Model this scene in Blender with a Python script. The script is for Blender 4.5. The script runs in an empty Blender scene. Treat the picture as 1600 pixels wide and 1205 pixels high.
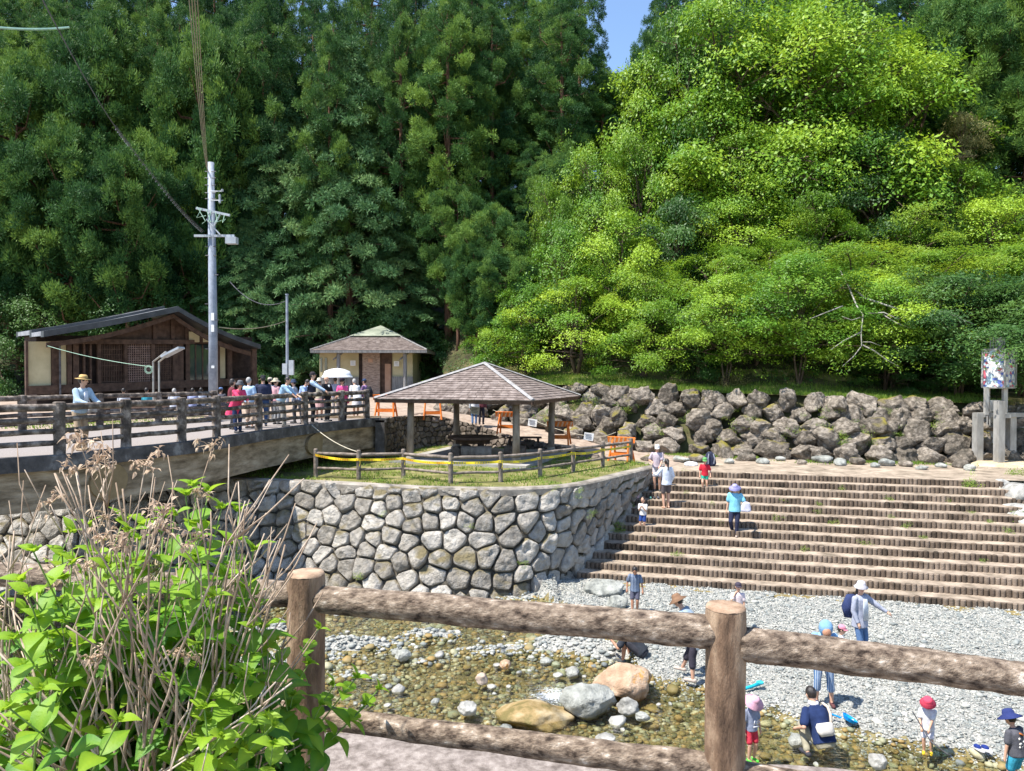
import bpy, bmesh, math, random
import numpy as np
from mathutils import Vector, Matrix, noise as mnoise
R = math.radians
random.seed(7); rng = np.random.default_rng(7)
sc = bpy.context.scene
COL = sc.collection

# ---------------------------------------------------------------- camera
F = 1170.0 / 1600.0
cam_d = bpy.data.cameras.new('camera'); cam = bpy.data.objects.new('camera', cam_d); COL.objects.link(cam)
cam.location = (0, 0, 1.75); cam.rotation_euler = (R(90 - 0.83), 0, 0)
cam_d.sensor_width = 36; cam_d.lens = 36 * F; cam_d.clip_start = 0.05; cam_d.clip_end = 2000
sc.camera = cam
# ---------------------------------------------------------------- world and sun
w = bpy.data.worlds.new('World'); sc.world = w; w.use_nodes = True
nt = w.node_tree
sky = nt.nodes.new('ShaderNodeTexSky'); sky.sky_type = 'NISHITA'; sky.sun_disc = False
SUN = Vector((-0.42, -0.20, 0.885)).normalized()
sky.sun_elevation = math.asin(SUN.z); sky.sun_rotation = math.atan2(SUN.x, SUN.y)
sky.air_density = 1.0; sky.dust_density = 0.3; sky.ozone_density = 3.0
bg = nt.nodes['Background']; nt.links.new(sky.outputs[0], bg.inputs[0]); bg.inputs[1].default_value = 0.15
sd = bpy.data.lights.new('sun', 'SUN'); sd.energy = 5.0; sd.angle = R(0.53); sd.color = (1.0, 0.955, 0.88)
so = bpy.data.objects.new('sun', sd); COL.objects.link(so); so.rotation_euler = SUN.to_track_quat('Z', 'Y').to_euler()
sc.view_settings.view_transform = 'Standard'; sc.view_settings.look = 'None'
sc.view_settings.exposure = 0.88; sc.view_settings.gamma = 1
sc.cycles.max_bounces = 8; sc.cycles.transparent_max_bounces = 12

# ---------------------------------------------------------------- materials
MATS = {}
def pmat(name, stops, scale=4.0, rough=0.85, bump=0.3, bscale=None, attr=0.0, stretch=(1, 1, 1), trans=0.0, spec=0.3, world=False, detail=6.0, objrand=0.0, bdist=0.02, metal=0.0, moss=None, wave=None, sheen=0):
    if name in MATS: return MATS[name]
    m = bpy.data.materials.new(name); m.use_nodes = True; MATS[name] = m
    n = m.node_tree.nodes; L = m.node_tree.links
    p = n['Principled BSDF']; p.inputs['Roughness'].default_value = rough; p.inputs['Metallic'].default_value = metal
    p.inputs['Specular IOR Level'].default_value = spec
    if world:
        g = n.new('ShaderNodeNewGeometry'); src = g.outputs['Position']
    else:
        g = n.new('ShaderNodeTexCoord'); src = g.outputs['Object']
    mp = n.new('ShaderNodeMapping'); mp.inputs['Scale'].default_value = stretch; L.new(src, mp.inputs[0])
    tn = n.new('ShaderNodeTexNoise'); tn.inputs['Scale'].default_value = scale; tn.inputs['Detail'].default_value = detail; tn.inputs['Roughness'].default_value = 0.62
    L.new(mp.outputs[0], tn.inputs[0])
    fac = tn.outputs[0]
    def math_(op, a, b, clamp=False):
        q = n.new('ShaderNodeMath'); q.operation = op; q.use_clamp = clamp
        for i, v in enumerate((a, b)):
            if isinstance(v, (int, float)): q.inputs[i].default_value = v
            else: L.new(v, q.inputs[i])
        return q.outputs[0]
    # spread the noise to 0..1
    fac = math_('MULTIPLY_ADD', fac, 2.2, False) if False else math_('ADD', math_('MULTIPLY', math_('SUBTRACT', fac, 0.5), 2.4), 0.5, True)
    if attr > 0:
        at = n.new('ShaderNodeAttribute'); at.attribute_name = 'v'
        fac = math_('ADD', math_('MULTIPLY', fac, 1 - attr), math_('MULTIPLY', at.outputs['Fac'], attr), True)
    if objrand > 0:
        oi = n.new('ShaderNodeObjectInfo')
        fac = math_('ADD', fac, math_('MULTIPLY', math_('SUBTRACT', oi.outputs['Random'], 0.5), objrand), True)
    cr = n.new('ShaderNodeValToRGB'); e = cr.color_ramp.elements
    for i, (pos, c) in enumerate(stops):
        if i < 2: el = e[i]; el.position = pos
        else: el = e.new(pos)
        el.color = (c[0], c[1], c[2], 1)
    L.new(fac, cr.inputs[0]); col = cr.outputs[0]
    if wave:   # stripes: (axis, scale, colour)
        wv = n.new('ShaderNodeTexWave'); wv.bands_direction = wave[0]; wv.inputs['Scale'].default_value = wave[1]; wv.inputs['Distortion'].default_value = 0.3
        L.new(src, wv.inputs[0]); st = math_('GREATER_THAN', wv.outputs[1], wave[3] if len(wave) > 3 else 0.6)
        mx = n.new('ShaderNodeMix'); mx.data_type = 'RGBA'; L.new(st, mx.inputs[0]); L.new(col, mx.inputs[6]); mx.inputs[7].default_value = (*wave[2], 1); col = mx.outputs[2]
    if moss:
        gg = n.new('ShaderNodeNewGeometry'); sx = n.new('ShaderNodeSeparateXYZ'); L.new(gg.outputs['Normal'], sx.inputs[0])
        t2 = n.new('ShaderNodeTexNoise'); t2.inputs['Scale'].default_value = moss[1]; L.new(gg.outputs['Position'], t2.inputs[0])
        mk_ = math_('MULTIPLY', math_('SUBTRACT', math_('ADD', math_('MULTIPLY', sx.outputs[2], 0.35), t2.outputs[0]), moss[2]), 7.0, True)
        mx = n.new('ShaderNodeMix'); mx.data_type = 'RGBA'; L.new(mk_, mx.inputs[0]); L.new(col, mx.inputs[6]); mx.inputs[7].default_value = (*moss[0], 1); col = mx.outputs[2]
    L.new(col, p.inputs['Base Color'])
    if bump > 0:
        bt = n.new('ShaderNodeTexNoise'); bt.inputs['Scale'].default_value = bscale or scale * 3; bt.inputs['Detail'].default_value = 8; bt.inputs['Roughness'].default_value = 0.65
        L.new(mp.outputs[0], bt.inputs[0])
        b = n.new('ShaderNodeBump'); b.inputs['Strength'].default_value = bump; b.inputs['Distance'].default_value = bdist
        L.new(bt.outputs[0], b.inputs['Height']); L.new(b.outputs[0], p.inputs['Normal'])
    if trans > 0:
        out = n['Material Output']; tr = n.new('ShaderNodeBsdfTranslucent'); mixs = n.new('ShaderNodeMixShader'); mixs.inputs[0].default_value = trans
        hs = n.new('ShaderNodeHueSaturation'); hs.inputs['Value'].default_value = 1.5; hs.inputs['Hue'].default_value = 0.485; L.new(col, hs.inputs['Color']); L.new(hs.outputs[0], tr.inputs[0])
        L.new(p.outputs[0], mixs.inputs[1]); L.new(tr.outputs[0], mixs.inputs[2]); L.new(mixs.outputs[0], out.inputs[0])
    return m
def cloth(c, d=0.8, name=None, wave=None):
    key = name or 'cloth_%02x%02x%02x' % tuple(int(x * 255) for x in c)
    return pmat(key, [(0.2, tuple(x * d for x in c)), (0.8, c)], scale=9, rough=0.9, bump=0.5, bscale=7, bdist=0.03, spec=0.15, wave=wave)
M = dict(
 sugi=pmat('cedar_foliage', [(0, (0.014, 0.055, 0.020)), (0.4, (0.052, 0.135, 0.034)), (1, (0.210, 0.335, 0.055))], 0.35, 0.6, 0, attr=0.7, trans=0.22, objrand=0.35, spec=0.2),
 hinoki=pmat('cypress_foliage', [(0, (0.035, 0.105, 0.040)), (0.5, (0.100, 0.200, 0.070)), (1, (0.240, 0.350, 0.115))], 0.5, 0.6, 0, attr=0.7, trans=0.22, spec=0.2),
 broad=pmat('broadleaf_foliage', [(0, (0.032, 0.105, 0.012)), (0.42, (0.105, 0.240, 0.018)), (1, (0.320, 0.460, 0.035))], 0.4, 0.5, 0, attr=0.6, trans=0.30, objrand=0.5, spec=0.35),
 maple=pmat('yellow_green_foliage', [(0, (0.045, 0.125, 0.012)), (0.5, (0.135, 0.260, 0.020)), (1, (0.310, 0.420, 0.040))], 0.4, 0.5, 0, attr=0.6, trans=0.42, objrand=0.3, spec=0.35),
 darkbroad=pmat('dark_leaf_foliage', [(0, (0.018, 0.062, 0.014)), (0.5, (0.048, 0.120, 0.024)), (1, (0.115, 0.215, 0.040))], 0.4, 0.5, 0, attr=0.6, trans=0.28, objrand=0.3, spec=0.3),
 bronze=pmat('bronze_foliage', [(0, (0.12, 0.13, 0.035)), (1, (0.42, 0.38, 0.16))], 0.5, 0.7, 0, attr=0.6, trans=0.3),
 weed=pmat('weed_leaves', [(0, (0.055, 0.13, 0.014)), (0.6, (0.16, 0.26, 0.03)), (1, (0.34, 0.40, 0.08))], 2, 0.6, 0, attr=0.6, trans=0.3),
 hyd=pmat('hydrangea_leaf', [(0, (0.022, 0.105, 0.012)), (0.45, (0.080, 0.240, 0.018)), (1, (0.300, 0.460, 0.030))], 3, 0.5, 0.5, 60, attr=0.75, trans=0.40, spec=0.4, bdist=0.004),
 bark=pmat('bark', [(0.2, (0.045, 0.030, 0.020)), (0.8, (0.16, 0.11, 0.075))], 3, 0.9, 0.8, stretch=(3, 3, .5)),
 redbark=pmat('cedar_bark', [(0.2, (0.07, 0.035, 0.022)), (0.8, (0.22, 0.12, 0.075))], 3, 0.9, 0.8, stretch=(3, 3, .4)),
 palebark=pmat('pale_bark', [(0.2, (0.20, 0.19, 0.16)), (0.8, (0.38, 0.36, 0.31))], 6, 0.9, 0.4),
 dry=pmat('dry_stem', [(0.1, (0.20, 0.135, 0.09)), (0.5, (0.40, 0.30, 0.215)), (0.9, (0.62, 0.52, 0.42))], 14, 0.85, 0.5, 60, attr=0.4, bdist=0.003),
 deadfl=pmat('dead_flower', [(0.1, (0.33, 0.23, 0.15)), (0.9, (0.68, 0.54, 0.40))], 20, 0.9, 0, attr=0.6, trans=0.25),
 stone=pmat('wall_stone', [(0.0, (0.11, 0.095, 0.075)), (0.3, (0.26, 0.235, 0.20)), (0.65, (0.44, 0.405, 0.355)), (1, (0.64, 0.60, 0.535))], 5.0, 0.88, 1.0, 7, attr=0.46, bdist=0.14, detail=9, moss=((0.20, 0.165, 0.09), 1.1, 0.72)),
 smallstone=pmat('path_wall_stone', [(0.1, (0.06, 0.048, 0.038)), (0.5, (0.15, 0.12, 0.095)), (0.9, (0.30, 0.25, 0.20))], 5, 0.9, 0.8, 16, attr=0.5, bdist=0.04),
 mortar=pmat('wall_mortar', [(0.2, (0.045, 0.038, 0.028)), (0.8, (0.13, 0.115, 0.09))], 5, 0.95, 0.8, 20),
 curb=pmat('curb_concrete', [(0.2, (0.16, 0.14, 0.115)), (0.8, (0.36, 0.32, 0.27))], 2.5, 0.9, 0.6, 16),
 boulder=pmat('bank_boulder', [(0.0, (0.060, 0.052, 0.040)), (0.45, (0.165, 0.138, 0.108)), (1, (0.42, 0.36, 0.295))], 3.4, 0.9, 1.0, 5, objrand=0.4, bdist=0.16, detail=9, moss=((0.24, 0.20, 0.03), 0.8, 0.84)),
 pebble=pmat('gravel_pebble', [(0.0, (0.10, 0.115, 0.115)), (0.35, (0.25, 0.265, 0.25)), (0.75, (0.40, 0.395, 0.35)), (1, (0.62, 0.59, 0.52))], 5, 0.85, 0.4, 30, attr=0.8, bdist=0.01),
 wetstone=pmat('streambed_stone', [(0.0, (0.040, 0.052, 0.022)), (0.3, (0.13, 0.115, 0.040)), (0.52, (0.30, 0.20, 0.07)), (0.68, (0.20, 0.22, 0.14)), (0.85, (0.42, 0.38, 0.24)), (1, (0.60, 0.57, 0.46))], 1.3, 0.6, 0.4, 20, attr=0.62, bdist=0.02),
 bed=pmat('streambed', [(0.1, (0.075, 0.072, 0.028)), (0.45, (0.17, 0.13, 0.045)), (0.75, (0.27, 0.225, 0.10)), (1, (0.36, 0.33, 0.2))], 2.2, 0.85, 1.0, 16, bdist=0.06),
 drybed=pmat('gravel_sheet', [(0.1, (0.14, 0.145, 0.135)), (0.5, (0.34, 0.335, 0.305)), (0.9, (0.56, 0.54, 0.48))], 22, 0.9, 1.0, 25, bdist=0.05),
 greyrock=pmat('grey_rock', [(0.1, (0.15, 0.155, 0.14)), (0.5, (0.32, 0.325, 0.29)), (0.9, (0.44, 0.44, 0.40))], 3.2, 0.85, 1.0, 7, objrand=0.3, bdist=0.09, detail=9),
 palerock=pmat('pale_rock', [(0.1, (0.17, 0.165, 0.15)), (0.5, (0.34, 0.33, 0.30)), (0.9, (0.54, 0.52, 0.47))], 3, 0.85, 1.0, 12, objrand=0.25, bdist=0.03),
 orangerock=pmat('orange_rock', [(0.0, (0.24, 0.15, 0.09)), (0.4, (0.40, 0.27, 0.175)), (0.66, (0.50, 0.37, 0.26)), (0.82, (0.55, 0.27, 0.07)), (1, (0.52, 0.24, 0.06))], 2.6, 0.8, 1.0, 8, bdist=0.06, detail=9),
 grass=pmat('grass_ground', [(0.1, (0.09, 0.085, 0.03)), (0.5, (0.17, 0.165, 0.05)), (0.9, (0.32, 0.26, 0.13))], 1.2, 0.95, 0.8, 30),
 litter=pmat('forest_floor', [(0.1, (0.035, 0.028, 0.016)), (0.5, (0.06, 0.065, 0.022)), (0.9, (0.13, 0.10, 0.055))], 0.9, 0.95, 0.8, 10),
 path=pmat('path_surface', [(0.1, (0.25, 0.185, 0.14)), (0.9, (0.42, 0.33, 0.26))], 3, 0.95, 0.4, 50),
 asphalt=pmat('road_surface', [(0.1, (0.20, 0.175, 0.16)), (0.9, (0.34, 0.30, 0.275))], 30, 0.95, 0.6, 120, bdist=0.006),
 tread=pmat('step_tread', [(0.05, (0.15, 0.12, 0.085)), (0.4, (0.28, 0.222, 0.165)), (0.9, (0.44, 0.355, 0.27))], 2.2, 0.95, 0.4, 30),
 logr=pmat('step_log', [(0.05, (0.030, 0.024, 0.017)), (0.4, (0.125, 0.092, 0.066)), (0.9, (0.30, 0.235, 0.18))], 1.3, 0.9, 0.7, 25, attr=0.3),
 olive=pmat('step_footing', [(0.1, (0.13, 0.10, 0.035)), (0.9, (0.30, 0.23, 0.09))], 2.5, 0.9, 0.4),
 rail=pmat('weathered_bridge_rail', [(0.1, (0.040, 0.031, 0.025)), (0.5, (0.125, 0.098, 0.078)), (0.9, (0.36, 0.30, 0.25))], 5, 0.85, 0.8, 18, bdist=0.015),
 girder=pmat('bridge_girder', [(0.1, (0.13, 0.095, 0.06)), (0.5, (0.29, 0.22, 0.145)), (0.9, (0.44, 0.35, 0.25))], 2.4, 0.9, 0.9, 9, bdist=0.03, stretch=(.6, .6, 2.2)),
 band=pmat('bridge_edge', [(0.1, (0.035, 0.032, 0.030)), (0.6, (0.10, 0.09, 0.085)), (0.9, (0.22, 0.21, 0.20))], 2.2, 0.85, 0.6, 14),
 patch=pmat('girder_patch', [(0.1, (0.22, 0.155, 0.08)), (0.9, (0.32, 0.235, 0.13))], 3, 0.9, 0.3),
 fpost=pmat('front_post_wood', [(0.05, (0.065, 0.040, 0.026)), (0.42, (0.20, 0.125, 0.078)), (0.9, (0.42, 0.30, 0.20))], 11, 0.92, 1.0, 34, stretch=(1, 1, .28), bdist=0.018, detail=9),
 frail=pmat('front_rail_wood', [(0.12, (0.040, 0.027, 0.019)), (0.34, (0.150, 0.108, 0.078)), (0.60, (0.28, 0.213, 0.155)), (0.80, (0.41, 0.325, 0.25)), (0.93, (0.64, 0.56, 0.47))], 30, 0.92, 1.0, 75, stretch=(.55, 1, 1), bdist=0.016, detail=9),
 fcap=pmat('front_post_end', [(0.1, (0.26, 0.165, 0.105)), (0.9, (0.50, 0.36, 0.25))], 12, 0.9, 0.8, 60, bdist=0.006),
 fence=pmat('small_fence_wood', [(0.1, (0.10, 0.080, 0.065)), (0.9, (0.30, 0.245, 0.20))], 6, 0.9, 0.6, 20),
 timber=pmat('brown_timber', [(0.1, (0.048, 0.028, 0.020)), (0.9, (0.12, 0.074, 0.052))], 4, 0.8, 0.4, 20),
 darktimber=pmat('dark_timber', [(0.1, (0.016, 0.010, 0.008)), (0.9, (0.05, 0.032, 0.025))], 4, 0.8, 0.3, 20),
 cream=pmat('cream_plaster', [(0.1, (0.46, 0.40, 0.24)), (0.9, (0.58, 0.51, 0.32))], 1.5, 0.9, 0.2, 30),
 lattice=pmat('lattice_wood', [(0.1, (0.16, 0.10, 0.08)), (0.9, (0.30, 0.21, 0.175))], 5, 0.85, 0.2),
 blackroof=pmat('black_roof_metal', [(0.1, (0.020, 0.022, 0.026)), (0.9, (0.06, 0.064, 0.07))], 2, 0.45, 0.2, spec=0.5),
 greyroof=pmat('grey_roof_sheet', [(0.1, (0.20, 0.205, 0.22)), (0.9, (0.33, 0.34, 0.36))], 2.5, 0.6, 0.3, 12, spec=0.5),
 shingle=pmat('shingle_roof', [(0.1, (0.105, 0.080, 0.068)), (0.5, (0.20, 0.158, 0.138)), (0.9, (0.33, 0.275, 0.245))], 5, 0.9, 0.6, 25, attr=0.3),
 ridge=pmat('ridge_metal', [(0.1, (0.20, 0.19, 0.185)), (0.9, (0.36, 0.345, 0.335))], 6, 0.5, 0.2),
 patina=pmat('green_copper', [(0.1, (0.17, 0.19, 0.14)), (0.9, (0.32, 0.34, 0.26))], 2, 0.7, 0.3),
 greyplank=pmat('grey_planks', [(0.1, (0.13, 0.125, 0.12)), (0.9, (0.30, 0.29, 0.28))], 6, 0.9, 0.4, stretch=(2, 2, .3)),
 brick=pmat('stone_cladding', [(0.1, (0.17, 0.115, 0.085)), (0.9, (0.42, 0.32, 0.26))], 5, 0.9, 0.6, 14, stretch=(1, 1, 3)),
 door=pmat('door_wood', [(0.1, (0.34, 0.19, 0.12)), (0.9, (0.46, 0.28, 0.19))], 3, 0.7, 0.2),
 gpost=pmat('gazebo_post', [(0.1, (0.15, 0.115, 0.085)), (0.9, (0.34, 0.285, 0.235))], 5, 0.9, 0.6, stretch=(1, 1, .3)),
 slab=pmat('gazebo_slab', [(0.1, (0.26, 0.25, 0.235)), (0.9, (0.40, 0.38, 0.35))], 2, 0.9, 0.4),
 log=pmat('log_seat', [(0.1, (0.075, 0.052, 0.038)), (0.9, (0.22, 0.17, 0.13))], 6, 0.9, 0.6),
 orange=pmat('orange_paint', [(0.1, (0.66, 0.15, 0.02)), (0.9, (0.80, 0.23, 0.045))], 4, 0.55, 0.2),
 yellow=pmat('yellow_tape', [(0.1, (0.74, 0.56, 0.02)), (0.9, (0.82, 0.66, 0.03))], 4, 0.5, 0.1),
 white=pmat('white_paint', [(0.1, (0.70, 0.70, 0.68)), (0.9, (0.82, 0.82, 0.80))], 4, 0.6, 0.1),
 paper=pmat('paper', [(0.1, (0.72, 0.72, 0.70)), (0.9, (0.84, 0.84, 0.82))], 4, 0.8, 0.1),
 ink=pmat('print_ink', [(0.1, (0.10, 0.12, 0.16)), (0.9, (0.2, 0.22, 0.28))], 4, 0.8, 0),
 redink=pmat('red_ink', [(0.1, (0.55, 0.06, 0.03)), (0.9, (0.65, 0.1, 0.05))], 4, 0.7, 0),
 pole=pmat('galvanised_pole', [(0.1, (0.19, 0.215, 0.26)), (0.9, (0.32, 0.355, 0.42))], 4, 0.6, 0.2, spec=0.4),
 steel=pmat('dull_steel', [(0.1, (0.26, 0.245, 0.22)), (0.9, (0.50, 0.48, 0.44))], 3, 0.5, 0.3, metal=0.35, stretch=(1, 1, .4)),
 box=pmat('grey_box', [(0.1, (0.34, 0.37, 0.40)), (0.9, (0.48, 0.51, 0.54))], 4, 0.5, 0.1),
 wire=pmat('wire_black', [(0.1, (0.05, 0.05, 0.055)), (0.9, (0.16, 0.16, 0.17))], 4, 0.6, 0),
 brasswire=pmat('wire_tan', [(0.1, (0.25, 0.22, 0.16)), (0.9, (0.36, 0.32, 0.24))], 4, 0.6, 0),
 greenwire=pmat('wire_green', [(0.1, (0.30, 0.48, 0.36)), (0.9, (0.42, 0.60, 0.46))], 4, 0.6, 0),
 rope=pmat('rope', [(0.1, (0.45, 0.40, 0.30)), (0.9, (0.62, 0.56, 0.44))], 20, 0.9, 0.3),
 skin=pmat('skin', [(0.1, (0.52, 0.29, 0.19)), (0.9, (0.62, 0.37, 0.26))], 6, 0.55, 0.1, spec=0.35),
 tan_or_shaded_skin=pmat('tanned_or_shaded_skin', [(0.1, (0.36, 0.17, 0.10)), (0.9, (0.46, 0.24, 0.15))], 6, 0.55, 0.1, spec=0.35),  # tanned skin, and the painted shade on the hooded face
 hair=pmat('black_hair', [(0.1, (0.010, 0.008, 0.007)), (0.9, (0.035, 0.026, 0.022))], 20, 0.45, 0.5, 60, spec=0.5, stretch=(1, 1, .2)),
 greyhair=pmat('grey_hair', [(0.1, (0.22, 0.21, 0.20)), (0.9, (0.5, 0.49, 0.47))], 20, 0.7, 0.5, 60),
 eye=pmat('eye', [(0.1, (0.012, 0.01, 0.01)), (0.9, (0.03, 0.02, 0.02))], 4, 0.2, 0),
 lip=pmat('lips', [(0.1, (0.42, 0.13, 0.10)), (0.9, (0.48, 0.16, 0.13))], 4, 0.5, 0),
)
def glass_mat():
    m = bpy.data.materials.new('window_glass'); m.use_nodes = True; p = m.node_tree.nodes['Principled BSDF']
    p.inputs['Base Color'].default_value = (0.03, 0.045, 0.05, 1); p.inputs['Roughness'].default_value = 0.05; p.inputs['Specular IOR Level'].default_value = 1.0
    return m
M['glass'] = glass_mat()
def water_mat():
    m = bpy.data.materials.new('stream_water'); m.use_nodes = True; n = m.node_tree.nodes; L = m.node_tree.links
    n.remove(n['Principled BSDF']); out = n['Material Output']
    g = n.new('ShaderNodeNewGeometry')
    mp = n.new('ShaderNodeMapping'); mp.inputs['Scale'].default_value = (1, 1.5, 1); L.new(g.outputs['Position'], mp.inputs[0])
    t = n.new('ShaderNodeTexNoise'); t.inputs['Scale'].default_value = 5.0; t.inputs['Detail'].default_value = 5; t.inputs['Distortion'].default_value = 1.2; L.new(mp.outputs[0], t.inputs[0])
    b = n.new('ShaderNodeBump'); b.inputs['Strength'].default_value = 0.9; b.inputs['Distance'].default_value = 0.07; L.new(t.outputs[0], b.inputs['Height'])
    tr = n.new('ShaderNodeBsdfTransparent'); tr.inputs[0].default_value = (0.92, 0.94, 0.87, 1)
    gl = n.new('ShaderNodeBsdfGlossy'); gl.inputs['Roughness'].default_value = 0.06; L.new(b.outputs[0], gl.inputs['Normal'])
    fr = n.new('ShaderNodeFresnel'); fr.inputs['IOR'].default_value = 1.33; L.new(b.outputs[0], fr.inputs['Normal'])
    mx = n.new('ShaderNodeMixShader'); L.new(fr.outputs[0], mx.inputs[0]); L.new(tr.outputs[0], mx.inputs[1]); L.new(gl.outputs[0], mx.inputs[2])
    # broken white water below the two large rocks
    sub = n.new('ShaderNodeVectorMath'); sub.operation = 'DISTANCE'; L.new(g.outputs['Position'], sub.inputs[0]); sub.inputs[1].default_value = (0.75, 13.75, -4.12)
    t2 = n.new('ShaderNodeTexNoise'); t2.inputs['Scale'].default_value = 13; t2.inputs['Detail'].default_value = 10; t2.inputs['Roughness'].default_value = 0.8; t2.inputs['Distortion'].default_value = 2.0; L.new(mp.outputs[0], t2.inputs[0])
    mr = n.new('ShaderNodeMapRange'); L.new(sub.outputs['Value'], mr.inputs[0]); mr.inputs[1].default_value = 0.0; mr.inputs[2].default_value = 1.1; mr.inputs[3].default_value = 0.13; mr.inputs[4].default_value = -0.22
    ad = n.new('ShaderNodeMath'); ad.operation = 'ADD'; L.new(mr.outputs[0], ad.inputs[0]); L.new(t2.outputs[0], ad.inputs[1])
    m2 = n.new('ShaderNodeMapRange'); L.new(ad.outputs[0], m2.inputs[0]); m2.inputs[1].default_value = 0.53; m2.inputs[2].default_value = 0.66
    df = n.new('ShaderNodeBsdfDiffuse'); df.inputs[0].default_value = (0.75, 0.8, 0.84, 1)
    mx2 = n.new('ShaderNodeMixShader'); L.new(m2.outputs[0], mx2.inputs[0]); L.new(mx.outputs[0], mx2.inputs[1]); L.new(df.outputs[0], mx2.inputs[2])
    L.new(mx2.outputs[0], out.inputs[0]); return m
M['water'] = water_mat()

# ---------------------------------------------------------------- helpers
def tag(o, label=None, cat=None, group=None, kind=None):
    if label: o['label'] = label
    if cat: o['category'] = cat
    if group: o['group'] = group
    if kind: o['kind'] = kind
    return o
def at(px, py, Y):            # a point of the place at depth Y
    return Vector(((px - 800) / 1170.0 * Y, Y, 1.75 - (py - 585) / 1170.0 * Y))
def atz(px, py, z):           # a point of the place at height z
    Y = (1.75 - z) * 1170.0 / (py - 585.0); return Vector(((px - 800) / 1170.0 * Y, Y, z))
def empty(name, loc, rz=0, **k):
    o = bpy.data.objects.new(name, None); o.empty_display_size = 0.2; COL.objects.link(o); o.location = loc; o.rotation_euler = (0, 0, rz)
    return tag(o, **k)
def wl(p):
    l = Vector(p.location)
    while p.parent: p = p.parent; l += p.location
    return l
def mknp(name, V, Fc, mat, v=None, smooth=False, parent=None, local=False):
    V = np.asarray(V, dtype=np.float64)
    if parent is not None and not local: V = V - np.array(wl(parent))
    Fc = np.asarray(Fc, dtype=np.int32); k = Fc.shape[1]
    me = bpy.data.meshes.new(name); me.vertices.add(len(V)); me.vertices.foreach_set('co', V.astype(np.float32).ravel())
    me.loops.add(Fc.size); me.loops.foreach_set('vertex_index', Fc.ravel()); me.polygons.add(len(Fc))
    me.polygons.foreach_set('loop_start', np.arange(0, Fc.size, k, dtype=np.int32))
    try: me.polygons.foreach_set('loop_total', np.full(len(Fc), k, dtype=np.int32))
    except Exception: pass
    if smooth: me.polygons.foreach_set('use_smooth', np.ones(len(Fc), dtype=bool))
    me.update(calc_edges=True)
    if v is not None:
        a = me.attributes.new('v', 'FLOAT', 'POINT'); a.data.foreach_set('value', np.asarray(v, dtype=np.float32))
    me.materials.append(mat)
    o = bpy.data.objects.new(name, me); COL.objects.link(o)
    if parent is not None: o.parent = parent
    return o
class MB:
    def __init__(s): s.V = []; s.F = []; s.v = []; s.cur = 0.5
    def add(s, V, Fc):
        b = len(s.V); s.V += [tuple(p) for p in V]; s.F += [tuple(i + b for i in f) for f in Fc]; s.v += [s.cur] * len(V)
    def hexa(s, P): s.add(P, [(0, 3, 2, 1), (4, 5, 6, 7), (0, 1, 5, 4), (1, 2, 6, 5), (2, 3, 7, 6), (3, 0, 4, 7)])
    def box(s, c, size, rz=0, rx=0, ry=0, rot=None):
        m = rot or (Matrix.Rotation(rz, 3, 'Z') @ Matrix.Rotation(ry, 3, 'Y') @ Matrix.Rotation(rx, 3, 'X')); x, y, z = [q / 2 for q in size]; c = Vector(c)
        s.hexa([c + m @ Vector(p) for p in ((-x, -y, -z), (x, -y, -z), (x, y, -z), (-x, y, -z), (-x, -y, z), (x, -y, z), (x, y, z), (-x, y, z))])
    def tube(s, pts, rad, n=10, cap=True, jitter=0, seed=0):
        pts = [Vector(p) for p in pts]; k = len(pts); rr = rad if isinstance(rad, (list, tuple)) else [rad] * k
        V = []; prev = None
        for i, p in enumerate(pts):
            d = (pts[min(i + 1, k - 1)] - pts[max(i - 1, 0)]).normalized()
            if prev is None:
                u = d.cross(Vector((0, 0, 1)));
                if u.length < 0.05: u = d.cross(Vector((0, 1, 0)))
                u.normalize()
            else: u = (prev - d * prev.dot(d)).normalized()
            prev = u; w_ = d.cross(u)
            for j in range(n):
                a = 2 * math.pi * j / n; q = u * math.cos(a) + w_ * math.sin(a)
                r = rr[i]
                if jitter: r *= 1 + jitter * mnoise.noise(Vector((p.x * 3 + q.x * 1.4 + seed, p.y * 3 + q.y * 1.4, p.z * 3 + q.z * 1.4)) )
                V.append(p + q * r)
        Fc = [(i * n + j, i * n + (j + 1) % n, (i + 1) * n + (j + 1) % n, (i + 1) * n + j) for i in range(k - 1) for j in range(n)]
        if cap: Fc += [tuple(range(n))[::-1], tuple(range((k - 1) * n, k * n))]
        s.add(V, Fc)
    def lathe(s, c, prof, n=16, M3=None):
        c = Vector(c); V = []
        for r, z in prof:
            for j in range(n):
                a = 2 * math.pi * j / n; p = Vector((r * math.cos(a), r * math.sin(a), z)); V.append(c + (M3 @ p if M3 else p))
        k = len(prof); Fc = [(i * n + j, i * n + (j + 1) % n, (i + 1) * n + (j + 1) % n, (i + 1) * n + j) for i in range(k - 1) for j in range(n)]
        s.add(V, Fc + [tuple(range(n))[::-1], tuple(range((k - 1) * n, k * n))])
    def build(s, name, mat, parent=None, smooth=False, local=False, **k):
        off = Vector((0, 0, 0)) if (parent is None or local) else wl(parent)
        me = bpy.data.meshes.new(name); me.from_pydata([(p[0] - off[0], p[1] - off[1], p[2] - off[2]) for p in s.V], [], s.F)
        a = me.attributes.new('v', 'FLOAT', 'POINT'); a.data.foreach_set('value', s.v)
        if smooth: me.polygons.foreach_set('use_smooth', [True] * len(me.polygons))
        me.materials.append(mat); me.update()
        o = bpy.data.objects.new(name, me); COL.objects.link(o)
        if parent is not None: o.parent = parent
        return tag(o, **k)
def lerp(a, b, t): return a + (b - a) * t
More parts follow.
